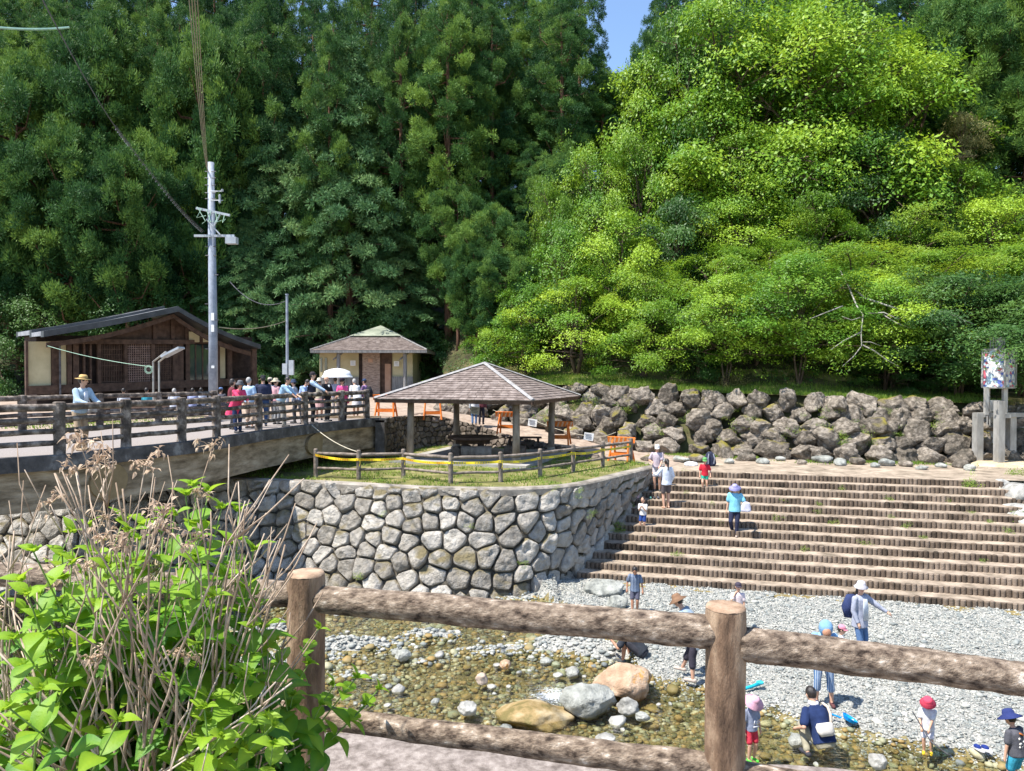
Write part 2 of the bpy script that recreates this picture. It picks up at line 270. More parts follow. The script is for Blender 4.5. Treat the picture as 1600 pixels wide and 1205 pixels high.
def interp(pts, x):           # piecewise linear table lookup, pts = [(x, value...)]
    if x <= pts[0][0]: return pts[0][1:]
    for a, b in zip(pts, pts[1:]):
        if x <= b[0]:
            t = (x - a[0]) / (b[0] - a[0]); return tuple(lerp(p, q, t) for p, q in zip(a[1:], b[1:]))
    return pts[-1][1:]
def fbm(x, y, z=0.0, o=4): return mnoise.fractal(Vector((x, y, z)), 1.0, 2.0, o)
def icosphere(sub):
    bm = bmesh.new(); bmesh.ops.create_icosphere(bm, subdivisions=sub, radius=1); V = np.array([v.co[:] for v in bm.verts]); Fc = np.array([[v.index for v in f.verts] for f in bm.faces]); bm.free(); return V, Fc
def rock_np(seed, sub=3, planes=11, lo=0.55, hi=0.9, rough=0.07):
    r = np.random.default_rng(seed); V, Fc = icosphere(sub); V = V.copy()
    for i in range(planes):
        n = r.normal(size=3); n /= np.linalg.norm(n); d = r.uniform(lo, hi); s = V @ n - d; m = s > 0; V[m] -= np.outer(s[m], n)
    for i in range(len(V)):
        V[i] *= 1 + rough * fbm(V[i][0] * 2.2 + seed, V[i][1] * 2.2, V[i][2] * 2.2)
    return V, Fc
def rotm(r):
    q = r.normal(size=4); q /= np.linalg.norm(q); a, b, c, d = q
    return np.array([[1 - 2 * (c * c + d * d), 2 * (b * c - a * d), 2 * (b * d + a * c)], [2 * (b * c + a * d), 1 - 2 * (b * b + d * d), 2 * (c * d - a * b)], [2 * (b * d - a * c), 2 * (c * d + a * b), 1 - 2 * (b * b + c * c)]])
def rock(name, loc, size, mat, seed, sub=3, parent=None, rz=0, smooth=True, lo=.55, hi=.9, **k):
    V, Fc = rock_np(seed, sub, 14 if lo > .6 else 11, lo, hi, .12 if lo > .6 else .07); V = V * np.array(size)
    c, s = math.cos(rz), math.sin(rz); V = V @ np.array([[c, s, 0], [-s, c, 0], [0, 0, 1]])
    if parent is not None: o = mknp(name, V + np.array(loc), Fc, mat, None, smooth, parent)
    else: o = mknp(name, V, Fc, mat, None, smooth); o.location = loc
    return tag(o, **k)
def scatter(name, protoV, protoF, mats3, offs, mat, v=None, smooth=False, parent=None, local=False):
    n = len(offs); p = len(protoV)
    V = np.einsum('nij,pj->npi', mats3, protoV) + offs[:, None, :]
    Fc = (protoF[None] + (np.arange(n) * p)[:, None, None]).reshape(-1, protoF.shape[1])
    vv = None if v is None else (v if v.ndim == 2 else np.repeat(v, p)).ravel()
    return mknp(name, V.reshape(-1, 3), Fc, mat, vv, smooth, parent, local)
def copy_thing(o, loc, rz=0, scale=1.0, **k):
    c = o.copy(); COL.objects.link(c); c.location = loc; c.rotation_euler = (0, 0, rz); c.scale = (scale,) * 3 if isinstance(scale, (int, float)) else scale
    for ch in o.children:
        d = ch.copy(); COL.objects.link(d); d.parent = c
        for g in ch.children:
            e = g.copy(); COL.objects.link(e); e.parent = d
    return tag(c, **k)

# ================================================================ THE GROUND
WTOP = [(-30, 23.6), (-11, 23.2), (-8.9, 22.7), (-5.27, 21.9), (-2.7, 20.85), (0, 20.55), (1.85, 21.25), (3.2, 23.3), (4.3, 24.9), (5.35, 26.3)]
def chaikin(P, it=2):
    for _ in range(it):
        Q = [P[0]]
        for a, b in zip(P, P[1:]): Q += [tuple(lerp(x, y, .25) for x, y in zip(a, b)), tuple(lerp(x, y, .75) for x, y in zip(a, b))]
        P = Q + [P[-1]]
    return P
WTOP = chaikin(WTOP)
ZL = -1.45      # the lawn
NU = Vector((0.964, -0.266)); NN = Vector((0.266, 0.964))       # along and across the steps
N0, N1, ZT, ZB = 27.0, 20.9, -1.6, -4.06
def stair_z(n): return ZB + (n - N1) / (N0 - N1) * (ZT - ZB)
def stairpt(px, py):
    lo, hi = 10.0, 40.0
    for _ in range(50):
        Y = (lo + hi) / 2; X = (px - 800) / 1170 * Y; z = 1.75 - (py - 585) / 1170 * Y
        if z > stair_z(X * NN.x + Y * NN.y): lo = Y
        else: hi = Y
    return Vector((X, Y, z))
LEFTB = sorted([(lambda p: (p.x * NN.x + p.y * NN.y, p.x * NU.x + p.y * NU.y))(stairpt(a, b)) for a, b in ((904, 905), (916, 893), (927, 876), (944, 847), (955, 832), (968, 819), (985, 795), (1005, 757), (1014, 746), (1038, 735))])
BTOP = [(-3.5, 39, 1.0), (1.85, 36.2, 1.3), (4.4, 34.7, 1.25), (8.33, 32.7, 1.0), (13, 30.8, 0.89), (18.5, 30.0, 0.62), (30, 29, 0.6)]
BBASE = [(-3.5, 37.5, -.1), (-1.5, 36.3, -.3), (1.5, 34.5, -.75), (3.7, 33, -1.2), (5.5, 32.2, -1.55), (7.9, 31, -1.55), (12.3, 28.9, -1.55), (17, 28.4, -1.55), (30, 27.2, -1.55)]
INNER = [(-5.1, 29.7, 0), (-4.28, 33.4, -.05), (-2.95, 34.2, -.25), (-1.75, 34.0, -.55), (-.14, 33, -.95), (1.35, 31.8, -1.2), (2.6, 30.2, -1.35), (3.6, 28.8, -1.47), (4.6, 27.3, -1.57), (5.35, 26.45, -1.6)]
HB = [(-80, 44, .8), (-28, 42, .8), (-22, 46, .8), (-5.5, 47, .75), (-3.5, 39.3, 1.0)] + [(a, b, c) for a, b, c in BTOP[1:]] + [(80, 27, .6)]
def hill(x, y):
    y0, z0 = interp([(a, b, c) for a, b, c in HB], x)
    d = max(0.0, y - y0)
    k = 3.5 if x > -3.5 else 2.0
    z = z0 + 0.12 * min(d, k) + 0.62 * min(27, max(0, d - k))
    return z + (0.35 * fbm(x * .15, y * .15) * min(1, d / 4))
# hillside, one sheet to beyond the ridge
V = []; Fc = []; nx, ny = 161, 60
for i in range(nx):
    x = -80 + i; y0 = interp([(a, b) for a, b, c in HB], x)[0]
    for j in range(ny):
        y = y0 - 0.02 + (j / (ny - 1)) ** 1.6 * (150 - y0); V.append((x, y, hill(x, y) - 0.03))
for i in range(nx - 1):
    for j in range(ny - 1): a = i * ny + j; Fc.append((a, a + ny, a + ny + 1, a + 1))
hm = pmat('hill_ground', [(0.1, (0.03, 0.026, 0.014)), (0.5, (0.055, 0.06, 0.02)), (0.9, (0.12, 0.10, 0.05))], 0.9, 0.95, 0.8, 10)
mknp('hillside', V, Fc, hm, None, True); tag(bpy.data.objects['hillside'], kind='structure')
# grass verge over the boulder wall: a sheet 4 mm above the hill
V = []; Fc = []; k = 0
xs = np.arange(-3.4, 34, 0.5)
for i, x in enumerate(xs):
    y0 = interp([(a, b) for a, b, c in HB], x)[0]
    for j in range(9):
        y = y0 - 0.02 + j * 0.55; V.append((x, y, hill(x, y) - 0.026))
for i in range(len(xs) - 1):
    for j in range(8): a = i * 9 + j; Fc.append((a, a + 9, a + 10, a + 1))
tag(mknp('grass_verge', V, Fc, M['grass'], None, True), kind='structure')
def slab(name, pts, zb, mat, zs=None, **k):       # polygon with thickness; pts (x,y) or (x,y,z)
    mb = MB(); n = len(pts); P = [Vector((p[0], p[1], p[2] if len(p) > 2 else zs)) for p in pts]
    mb.add(P + [Vector((p.x, p.y, zb)) for p in P], [tuple(range(n))] + [(i, i + n, (i + 1) % n + n, (i + 1) % n) for i in range(n)])
    o = mb.build(name, mat, **k); me = o.data; bm = bmesh.new(); bm.from_mesh(me); bmesh.ops.triangulate(bm, faces=[f for f in bm.faces if len(f.verts) > 4]); bmesh.ops.recalc_face_normals(bm, faces=bm.faces); bm.to_mesh(me); bm.free()
    return o
# plaza and the far bank beyond the bridge
slab('plaza', [(-90, 23.6, 0), (-30, 23.6, 0), (-11.4, 23.25, 0), (-11.4, 29.05, 0), (-5.2, 29.05, 0.0), (-5.1, 29.7, 0), (-4.28, 33.4, 0.0), (-3.4, 37.5, .0), (-3.4, 40, .35), (-5, 50, .78), (-24, 50, .84), (-90, 50, .84)], -5, M['path'], kind='structure')
# path running down behind the gazebo, and landing
def strip(name, A, B, mat, dz=0.0):
    mb = MB(); n = 30
    def samp(P, t):
        L_ = [0]
        for a, b in zip(P, P[1:]): L_.append(L_[-1] + math.dist(a[:2], b[:2]))
        return Vector(interp([(l,) + tuple(p) for l, p in zip(L_, P)], t * L_[-1]))
    m = 8
    V = []
    for i in range(n + 1):
        a, b = samp(A, i / n), samp(B, i / n)
        for j in range(m + 1): V.append(a.lerp(b, j / m) + Vector((0, 0, dz)))
    mb.add(V, [(i * (m + 1) + j, i * (m + 1) + j + 1, (i + 1) * (m + 1) + j + 1, (i + 1) * (m + 1) + j) for i in range(n) for j in range(m)])
    return mb.build(name, mat, smooth=True, kind='structure')
strip('footpath', INNER, [(-3.5, 37.6, -.02), (-1.5, 36.4, -.3), (1.5, 34.6, -.75), (3.7, 33.1, -1.2), (5.5, 32.3, -1.55), (7.9, 31.1, -1.6)], M['path'], 0.006)
def nu(n, u): return Vector((NN.x * n + NU.x * u, NN.y * n + NU.y * u))
ulast = LEFTB[-1][1]
e0 = nu(N0 + .02, ulast - .3); e1 = nu(N0 + .02, 26.0)
strip('landing', [(e0.x, e0.y, ZT), (e1.x, e1.y, ZT)], [(7.9, 31.3, -1.6), (12.3, 29.2, -1.58), (17, 28.7, -1.58), (34, 27.2, -1.58)], M['tread'], 0.0)
# lawn
lawn = [(a, b) for a, b in WTOP[1:] if a > -12] + [(5.3, 26.5), (4.55, 27.2), (3.55, 28.7), (2.55, 30.1), (1.3, 31.7), (-.2, 32.9), (-1.8, 33.9), (-3.0, 34.1), (-4.3, 33.3), (-5.1, 29.7), (-5.2, 29.0), (-11.4, 29.0)]
slab('lawn', [(a, b, ZL - .02) for a, b in lawn], -1.8, M['grass'], kind='structure')
# roadside ledge under the camera
r_ = random.Random(3); edge = []
for i in range(41):
    x = -4.0 + i * 0.25; y = 4.45 - 0.16 * max(0, x + .6) + r_.uniform(-.04, .04) if x > -3 else 4.5; edge.append((x, y, -.4 + r_.uniform(-.015, .005)))
slab('roadside', [(-14, -6, -.4), (14, -6, -.4), (14, 3.0, -.4)] + edge[::-1] + [(-14, 4.6, -.4)], -5, pmat('roadside_concrete', [(0.1, (0.13, 0.105, 0.09)), (0.5, (0.24, 0.20, 0.175)), (0.9, (0.36, 0.31, 0.275))], 16, 0.95, 0.8, 90, bdist=0.008, detail=10), kind='structure')
# river bed
SH = [(-40, 30), (.6, 20.5), (1.0, 19.2), (2.3, 16.6), (2.5, 14.3), (3.3, 13.75), (4.3, 12.9), (5.1, 12.2), (6.4, 11.6), (7.5, 10.9), (12, 10.0), (20, 9.0)]
def shore(x): return interp([(a, b) for a, b in SH], x)[0]
BARS = [(-3.6, 16.2, 1.3, .5, .34), (-1.9, 16.9, .8, .35, .30), (1.2, 16.3, 1.2, .7, .33), (2.0, 15.6, .7, .5, .28), (-4.8, 15.2, 1.4, .5, .28), (-5.6, 17.2, 1.2, .4, .25), (-2.6, 14.6, .8, .25, .12), (.3, 15.0, .6, .3, .1), (-4.2, 13.6, .9, .35, .24), (-.6, 15.9, .8, .3, .22), (-1.8, 15.4, .5, .25, .18)]
def bedz(x, y):
    s = y - shore(x) if x > .6 else -3 - (.6 - x)
    t = min(1, max(0, (s + .35) / 1.0)); t = t * t * (3 - 2 * t)
    z = -4.33 + 0.29 * t
    for bx, by, sx, sy, h in BARS: z += h * math.exp(-((x - bx) / sx) ** 2 - ((y - by) / sy) ** 2)
    if y < 11.3 and x < 3: z += .25 * min(1, (11.3 - y) / 1.2)
    if y > 18.3 and x < 1.2: z += 0.22 * min(1, (y - 18.3) / 1.6)
    return z + 0.055 * fbm(x * 1.3, y * 1.3, 3, 5) + 0.03 * fbm(x * 6, y * 6, 1, 2)
gx = np.arange(-18, 22.01, 0.12); gy = np.arange(3.0, 28, 0.12)
Z = np.array([[bedz(x, y) for y in gy] for x in gx]); X_, Y_ = np.meshgrid(gx, gy, indexing='ij')
V = np.stack([X_, Y_, Z], -1).reshape(-1, 3); a = (np.arange(len(gx) - 1)[:, None] * len(gy) + np.arange(len(gy) - 1)[None]).ravel()
Fc = np.stack([a, a + len(gy), a + len(gy) + 1, a + 1], 1)
bo = mknp('riverbed', V, Fc, M['bed'], None, True); tag(bo, kind='structure')
bo.data.materials.append(M['drybed'])
fz = Z[:-1, :-1].ravel(); bo.data.polygons.foreach_set('material_index', (fz > -4.13).astype(np.int32))
mb = MB(); mb.add([(-400, -300, -4.75), (400, -300, -4.75), (400, 500, -4.75), (-400, 500, -4.75)], [(0, 1, 2, 3)]); mb.build('ground', M['bed'], kind='structure')
WZ = -4.175
mb = MB(); mb.add([(-60, 3, WZ), (22, 3, WZ), (22, 20.9, WZ), (-60, 24, WZ)], [(0, 1, 2, 3)]); mb.build('stream_water', M['water'], kind='structure')

# pebbles
iV1, iF1 = icosphere(1); iV2, iF2 = icosphere(2)
def pebbles(name, n, region, smin, smax, mat, lift, protoV, protoF, accept, flat=0.6, power=2.5, vr=(0, 1), **k):
    x = rng.uniform(region[0], region[1], n); y = rng.uniform(region[2], region[3], n)
    keep = np.array([accept(a, b) for a, b in zip(x, y)]); x = x[keep]; y = y[keep]; n = len(x)
    s = smin + (smax - smin) * rng.random(n) ** power
    z = np.array([bedz(a, b) for a, b in zip(x, y)]) + s * lift
    S = np.stack([s * rng.uniform(.8, 1.3, n), s * rng.uniform(.7, 1.1, n), s * flat * rng.uniform(.6, 1.1, n)], 1)
    th = rng.uniform(0, 6.28, n); tl = rng.normal(0, .25, n); c, si = np.cos(th), np.sin(th)
    Rz = np.zeros((n, 3, 3)); Rz[:, 0, 0] = c; Rz[:, 0, 1] = -si; Rz[:, 1, 0] = si; Rz[:, 1, 1] = c; Rz[:, 2, 2] = 1
    Rx = np.zeros((n, 3, 3)); Rx[:, 0, 0] = 1; Rx[:, 1, 1] = np.cos(tl); Rx[:, 1, 2] = -np.sin(tl); Rx[:, 2, 1] = np.sin(tl); Rx[:, 2, 2] = np.cos(tl)
    Mx = Rz @ Rx @ (S[:, :, None] * np.eye(3)[None])
    jit = protoV * (1 + rng.normal(0, .09, (len(protoV), 1)))
    o = scatter(name, jit, protoF, Mx, np.stack([x, y, z], 1), mat, vr[0] + (vr[1] - vr[0]) * rng.random(n), True)
    return tag(o, **k)
def infr(x, y): return abs(x) < .72 * y + .5
def onbank(x, y): return x > .4 and y > shore(x) - .25 and (x * NN.x + y * NN.y) < N1 + .05 and infr(x, y)
def inwater(x, y): return infr(x, y) and bedz(x, y) < -4.12
def bars(x, y): return infr(x, y) and not onbank(x, y) and bedz(x, y) > -4.24
pebbles('gravel', 140000, (0.4, 16, 9.5, 21.2), .008, .034, M['pebble'], .25, iV1, iF1, onbank, kind='stuff')
pebbles('cobbles', 900, (0.4, 16, 9.5, 21.2), .025, .085, M['pebble'], .25, iV2, iF2, onbank, kind='stuff')
pebbles('streambed_stones', 80000, (-9, 12, 9.0, 20.5), .010, .085, M['wetstone'], .1, iV1, iF1, inwater, power=3, kind='stuff')
pebbles('streambed_stones', 3000, (-9, 12, 9.0, 20.5), .025, .13, M['wetstone'], .35, iV2, iF2, inwater, power=2.5, vr=(.3, 1), kind='stuff')
pebbles('gravel_bar', 30000, (-8, 4, 10, 20.5), .010, .075, M['pebble'], .3, iV1, iF1, bars, power=3, kind='stuff')

# named rocks of the stream
def nrock(px, py, wpx, hpx, mat, seed, label, name='river_rock', cat='rock', group=None, z=-4.15, deep=1.0, rz=0):
    p = atz(px, py + hpx * .45, z); s = wpx / 1170 * p.y / 2; h = hpx / 1170 * p.y / 2
    return rock(name, (p.x, p.y + s * .5, z + h * .55), (s * 1.06, s * .9 * deep, h * 1.15), mat, seed, 4, rz=rz, lo=.68, hi=.98, label=label, cat=cat, group=group)
nrock(977, 1066, 92, 56, M['orangerock'], 11, 'big tan and orange boulder at the edge of the gravel')
nrock(922, 1098, 86, 44, M['greyrock'], 12, 'large grey-green boulder just left of and below the orange boulder')
nrock(836, 1128, 118, 34, pmat('algae_rock', [(0.2, (0.15, 0.12, 0.04)), (0.5, (0.30, 0.21, 0.09)), (0.9, (0.46, 0.37, 0.23))], 2.5, .7, .8, 9, bdist=.03), 13, 'low orange-brown boulder half sunk in the green water', z=-4.3)
nrock(730, 1110, 30, 20, M['palerock'], 14, 'pale blue-grey stone above the middle of the lower fence rail')
nrock(984, 1106, 34, 26, M['palerock'], 15, 'pale rock against the right end of the grey-green boulder')
nrock(1006, 1122, 24, 14, M['greyrock'], 16, 'small blue-grey stone right of the pale rock by the boulder')
nrock(753, 1063, 20, 18, pmat('pink_rock', [(0.2, (0.36, 0.27, 0.21)), (0.9, (0.56, 0.46, 0.38))], 3, .8, .6), 17, 'pinkish upright stone standing alone in mid stream')
nrock(948, 920, 62, 22, M['greyrock'], 18, 'low tan-grey rock at the left foot of the log steps', z=-4.0)
nrock(966, 943, 36, 24, M['greyrock'], 19, 'smooth blue-grey rock beside the feet of the striped-shirt boy', z=-4.05)
nrock(628, 1026, 26, 18, M['greyrock'], 20, 'blue-grey stone on the left part of the stream')
nrock(918, 1011, 20, 12, M['orangerock'], 21, 'tan stone lying on the gravel bar under the upper rail')
nrock(1120, 1000, 22, 10, M['greyrock'], 22, 'flat dark stone behind the right fence post', z=-4.05)
nrock(1200, 1030, 90, 12, pmat('salmon_rock', [(0.2, (0.45, 0.32, 0.24)), (0.9, (0.60, 0.46, 0.36))], 3, .8, .6), 23, 'flat salmon rock in the gravel right of the right fence post', z=-4.07)
nrock(1378, 1192, 26, 26, M['palerock'], 24, 'pale angular stone at the water edge near the toddler with the net')
nrock(790, 1040, 18, 14, M['orangerock'], 25, 'small ochre stone in mid stream')
nrock(950, 1160, 34, 14, M['palerock'], 26, 'white flat stone just above the lower rail')
for i, (px, py, wp, hp) in enumerate([(620, 1150, 60, 22), (570, 1158, 40, 18), (690, 1168, 80, 22), (790, 1180, 60, 20), (860, 1192, 70, 20), (650, 1172, 50, 14)]):
    nrock(px, py, wp, hp, M['palerock'], 40 + i, 'pale rock along the near bank below the fence', group='pale rocks along the near bank', z=-4.05)
rs = random.Random(5)
for i in range(110):
    while True:
        x = rs.uniform(-7, 6); y = rs.uniform(11.2, 18.5)
        if infr(x, y) and not onbank(x, y) and bedz(x, y) < -4.1 and math.hypot(x - .4, y - 13.5) > .8: break
    s = .05 + .12 * rs.random() ** 2
    rock('stream_stone', (x, y, -4.2 + s * .2), (s * 1.2, s, s * .75), rs.choice([M['palerock'], M['greyrock'], M['palerock']]), 100 + i, 2, rz=rs.uniform(0, 3), label='small grey stone poking out of the shallow stream', cat='stone', group='small stones poking out of the stream')

# ================================================================ FITTED STONE WALLS
def wall_of_stones(name, T, B, cell, mat, label, cat='stone wall', gap=0.05, depth=0.16, seed=1, mortar=None, clipu=None):
    """T and B are matching top and base lines; stones are fitted cells on the ruled surface between them"""
    r = random.Random(seed); T = [Vector(p) for p in T]; B = [Vector(p) for p in B]
    L_ = [0]
    for (a, b), (c, d) in zip(zip(T, T[1:]), zip(B, B[1:])): L_.append(L_[-1] + ((b + d) / 2 - (a + c) / 2).length)
    tabT = [(l,) + tuple(p) for l, p in zip(L_, T)]; tabB = [(l,) + tuple(p) for l, p in zip(L_, B)]
    def TB(u): return Vector(interp(tabT, u)), Vector(interp(tabB, u))
    def H(u): t, b = TB(u); return (t - b).length
    def P(u, v):
        t, b = TB(u); h = max((t - b).length, 1e-4); return b.lerp(t, v / h)
    def N(u):
        t, b = TB(u); t2, b2 = TB(u + .4); t1, b1 = TB(u - .4); al = ((t2 + b2) - (t1 + b1)).normalized(); up = (t - b).normalized(); n = al.cross(up).normalized(); return n
    root = empty(name, tuple(B[0]), label=label, cat=cat)
    mb = MB(); nn = int(L_[-1] / .4) + 1; V = []
    for i in range(nn + 1):
        u = L_[-1] * i / nn; t, b = TB(u); n = N(min(max(u, .41), L_[-1] - .41)); V += [b - Vector((0, 0, .5)), b, t]
    mb.add(V, [f for i in range(nn) for f in ((i * 3, i * 3 + 3, i * 3 + 4, i * 3 + 1), (i * 3 + 1, i * 3 + 4, i * 3 + 5, i * 3 + 2))]); mb.build('mortar', mortar or M['mortar'], root)
    seeds = []
    hmax = max(H(l) for l in L_) + cell
    row = 0; v = cell * .3
    while v < hmax:
        u = r.uniform(0, cell * .5)
        while u < L_[-1]:
            if r.random() > .13: seeds.append((u + r.uniform(-.22, .22) * cell, v + r.uniform(-.34, .34) * cell)); u += cell * r.uniform(.72, 1.5)
        v += cell * .86
    VV = []; FF = []; at_ = []; m_ = 18; RG = [(1.0, -.25), (.985, .45), (.94, .80), (.82, .95), (.5, 1.0), (.2, 1.0)]
    for (u, v) in seeds:
        if v > H(u) + cell * .15 or v < -cell * .3: continue
        poly = [Vector((u - 2 * cell, v - 2 * cell)), Vector((u + 2 * cell, v - 2 * cell)), Vector((u + 2 * cell, v + 2 * cell)), Vector((u - 2 * cell, v + 2 * cell))]
        for (a, b) in seeds:
            if (a, b) == (u, v) or abs(a - u) > 2.5 * cell or abs(b - v) > 2.5 * cell: continue
            mid = Vector(((a + u) / 2, (b + v) / 2)); n = Vector((a - u, b - v)).normalized(); mid -= n * gap * .5; q = []
            for i in range(len(poly)):
                p0, p1 = poly[i], poly[(i + 1) % len(poly)]; d0 = (p0 - mid).dot(n); d1 = (p1 - mid).dot(n)
                if d0 <= 0: q.append(p0)
                if (d0 <= 0) != (d1 <= 0): q.append(p0.lerp(p1, d0 / (d0 - d1)))
            poly = q
            if len(poly) < 3: break
        if len(poly) < 3: continue
        c = sum(poly, Vector((0, 0))) / len(poly)
        ring = []
        for j in range(m_):
            a = 2 * math.pi * j / m_; d = Vector((math.cos(a), math.sin(a))); best = 9
            for i in range(len(poly)):
                p0, p1 = poly[i] - c, poly[(i + 1) % len(poly)] - c; e = p1 - p0; den = d.x * e.y - d.y * e.x
                if abs(den) < 1e-9: continue
                t = (p0.x * e.y - p0.y * e.x) / den; s = (p0.x * d.y - p0.y * d.x) / den
                if t > 0 and -1e-6 <= s <= 1 + 1e-6: best = min(best, t)
            ring.append(best)
        # soften corners a little
        ring = [min(ring[j], (ring[j - 1] + ring[(j + 1) % m_]) * .5 * 1.22 + .01) for j in range(m_)]
        planes = []
        for _ in range(4):
            a = r.uniform(0, 6.28); s = r.uniform(.2, .95); planes.append((math.cos(a) * s, math.sin(a) * s, r.uniform(.75, 1.3)))
        cu = min(max(c.x, .42), L_[-1] - .42); n = N(cu); dep = depth * r.uniform(.75, 1.25); base = len(VV); tone = r.random(); sd = r.uniform(0, 99)
        for (f, hh) in RG:
            for j in range(m_):
                a = 2 * math.pi * j / m_; rr = ring[j] * f; x_, y_ = math.cos(a) * rr, math.sin(a) * rr
                uu = min(max(c.x + x_, 0), L_[-1]); vv = c.y + y_; vv = min(max(vv, -.4), H(uu) + .01)
                h = dep * min([hh] + [pz + (px_ * x_ + py_ * y_) / cell * 1.0 for px_, py_, pz in planes]) if hh > 0 else dep * hh
                if hh > 0: h += dep * .38 * fbm(uu * 4 + sd, vv * 4, sd, 4)
                q = P(uu, vv) + n * h
                VV.append(tuple(q)); at_.append(tone)
        k = len(RG)
        for i in range(k - 1):
            for j in range(m_): FF.append((base + i * m_ + j, base + i * m_ + (j + 1) % m_, base + (i + 1) * m_ + (j + 1) % m_, base + (i + 1) * m_ + j))
        VV.append(tuple(sum((Vector(VV[base + (k - 1) * m_ + j]) for j in range(m_)), Vector()) / m_)); at_.append(tone); ci = len(VV) - 1
        for j in range(m_): q = base + (k - 1) * m_; FF.append((q + j, q + (j + 1) % m_, ci, ci))
    FF4 = [f for f in FF if f[2] != f[3]]; FF3 = [f[:3] for f in FF if f[2] == f[3]]
    mb = MB(); mb.V = VV; mb.F = FF4 + FF3; mb.v = at_
    mb.build('stonework', mat, root, smooth=True)
    return root
LB = [nu(n, u) for n, u in LEFTB]
T = [(-30, 23.6, ZL), (-11, 23.2, ZL), (-8.9, 22.7, ZL), (-5.27, 21.9, ZL), (-2.7, 20.85, ZL), (0, 20.55, ZL), (1.85, 21.25, ZL), (3.2, 23.3, ZL), (4.3, 24.9, ZL - .02), (5.35, 26.3, ZL - .08)]
B = [(-30, 22.3, -4.2), (-11.2, 22.0, -4.2), (-9.2, 21.4, -4.2), (-5.6, 20.7, -4.2), (-2.95, 19.75, -4.2), (0, 19.45, -4.2)]
for n_ in (N1 + .1, 22.6, 24.3, 26.4):
    u_ = interp(LEFTB, n_)[0]; p = nu(n_, u_); B.append((p.x - (.35 if n_ < 21.5 else .05), p.y, stair_z(n_) - (.05 if n_ < 26 else .0)))
wall_of_stones('stone_wall', chaikin(T), chaikin(B), 0.53, M['stone'], 'tall curved wall of fitted grey stones below the lawn', gap=.042, depth=.19, seed=4)
# curb along the top of the stone wall
mb = MB(); cs = []
pts = [Vector((a, b, ZL)) for a, b in WTOP]
fine = []
for a, b in zip(pts, pts[1:]):
    for i in range(2): fine.append(a.lerp(b, i / 2))
fine.append(pts[-1]); fine = [fine[0]] + [(fine[i - 1] + fine[i] * 2 + fine[i + 1]) / 4 for i in range(1, len(fine) - 1)] + [fine[-1]]
V = []
for i, p in enumerate(fine):
    d = (fine[min(i + 1, len(fine) - 1)] - fine[max(i - 1, 0)]).normalized(); n = Vector((d.y, -d.x, 0))
    j = .03 * fbm(p.x * 2, p.y * 2)
    V += [p + n * (.14 + j) + Vector((0, 0, -.14)), p + n * (.14 + j) + Vector((0, 0, .03)), p + n * .09 + Vector((0, 0, .07)), p - n * .22 + Vector((0, 0, .07)), p - n * .24 + Vector((0, 0, -.1))]
mb.add(V, [(i * 5 + k, i * 5 + 5 + k, i * 5 + 6 + k, i * 5 + 1 + k) for i in range(len(fine) - 1) for k in range(4)])
mb.build('wall_curb', M['curb'], label='worn concrete curb along the top of the curved stone wall', cat='curb')
# low stone wall holding up the path behind the gazebo
Tn = [(a, b, c + .03) for a, b, c in INNER[:8]]
Bn = [(a - dx, b - .25, ZL - .03) for (a, b, c), dx in zip(INNER[:8], (.0, -.2, .05, .15, .2, .2, .2, .15))]
wall_of_stones('path_retaining_wall', Tn, Bn, 0.27, M['smallstone'], 'low wall of small brown stones holding the path behind the gazebo', gap=.03, depth=.1, seed=9, mortar=pmat('dark_mortar', [(.1, (.03, .025, .02)), (.9, (.08, .07, .055))], 5, .95, .5))

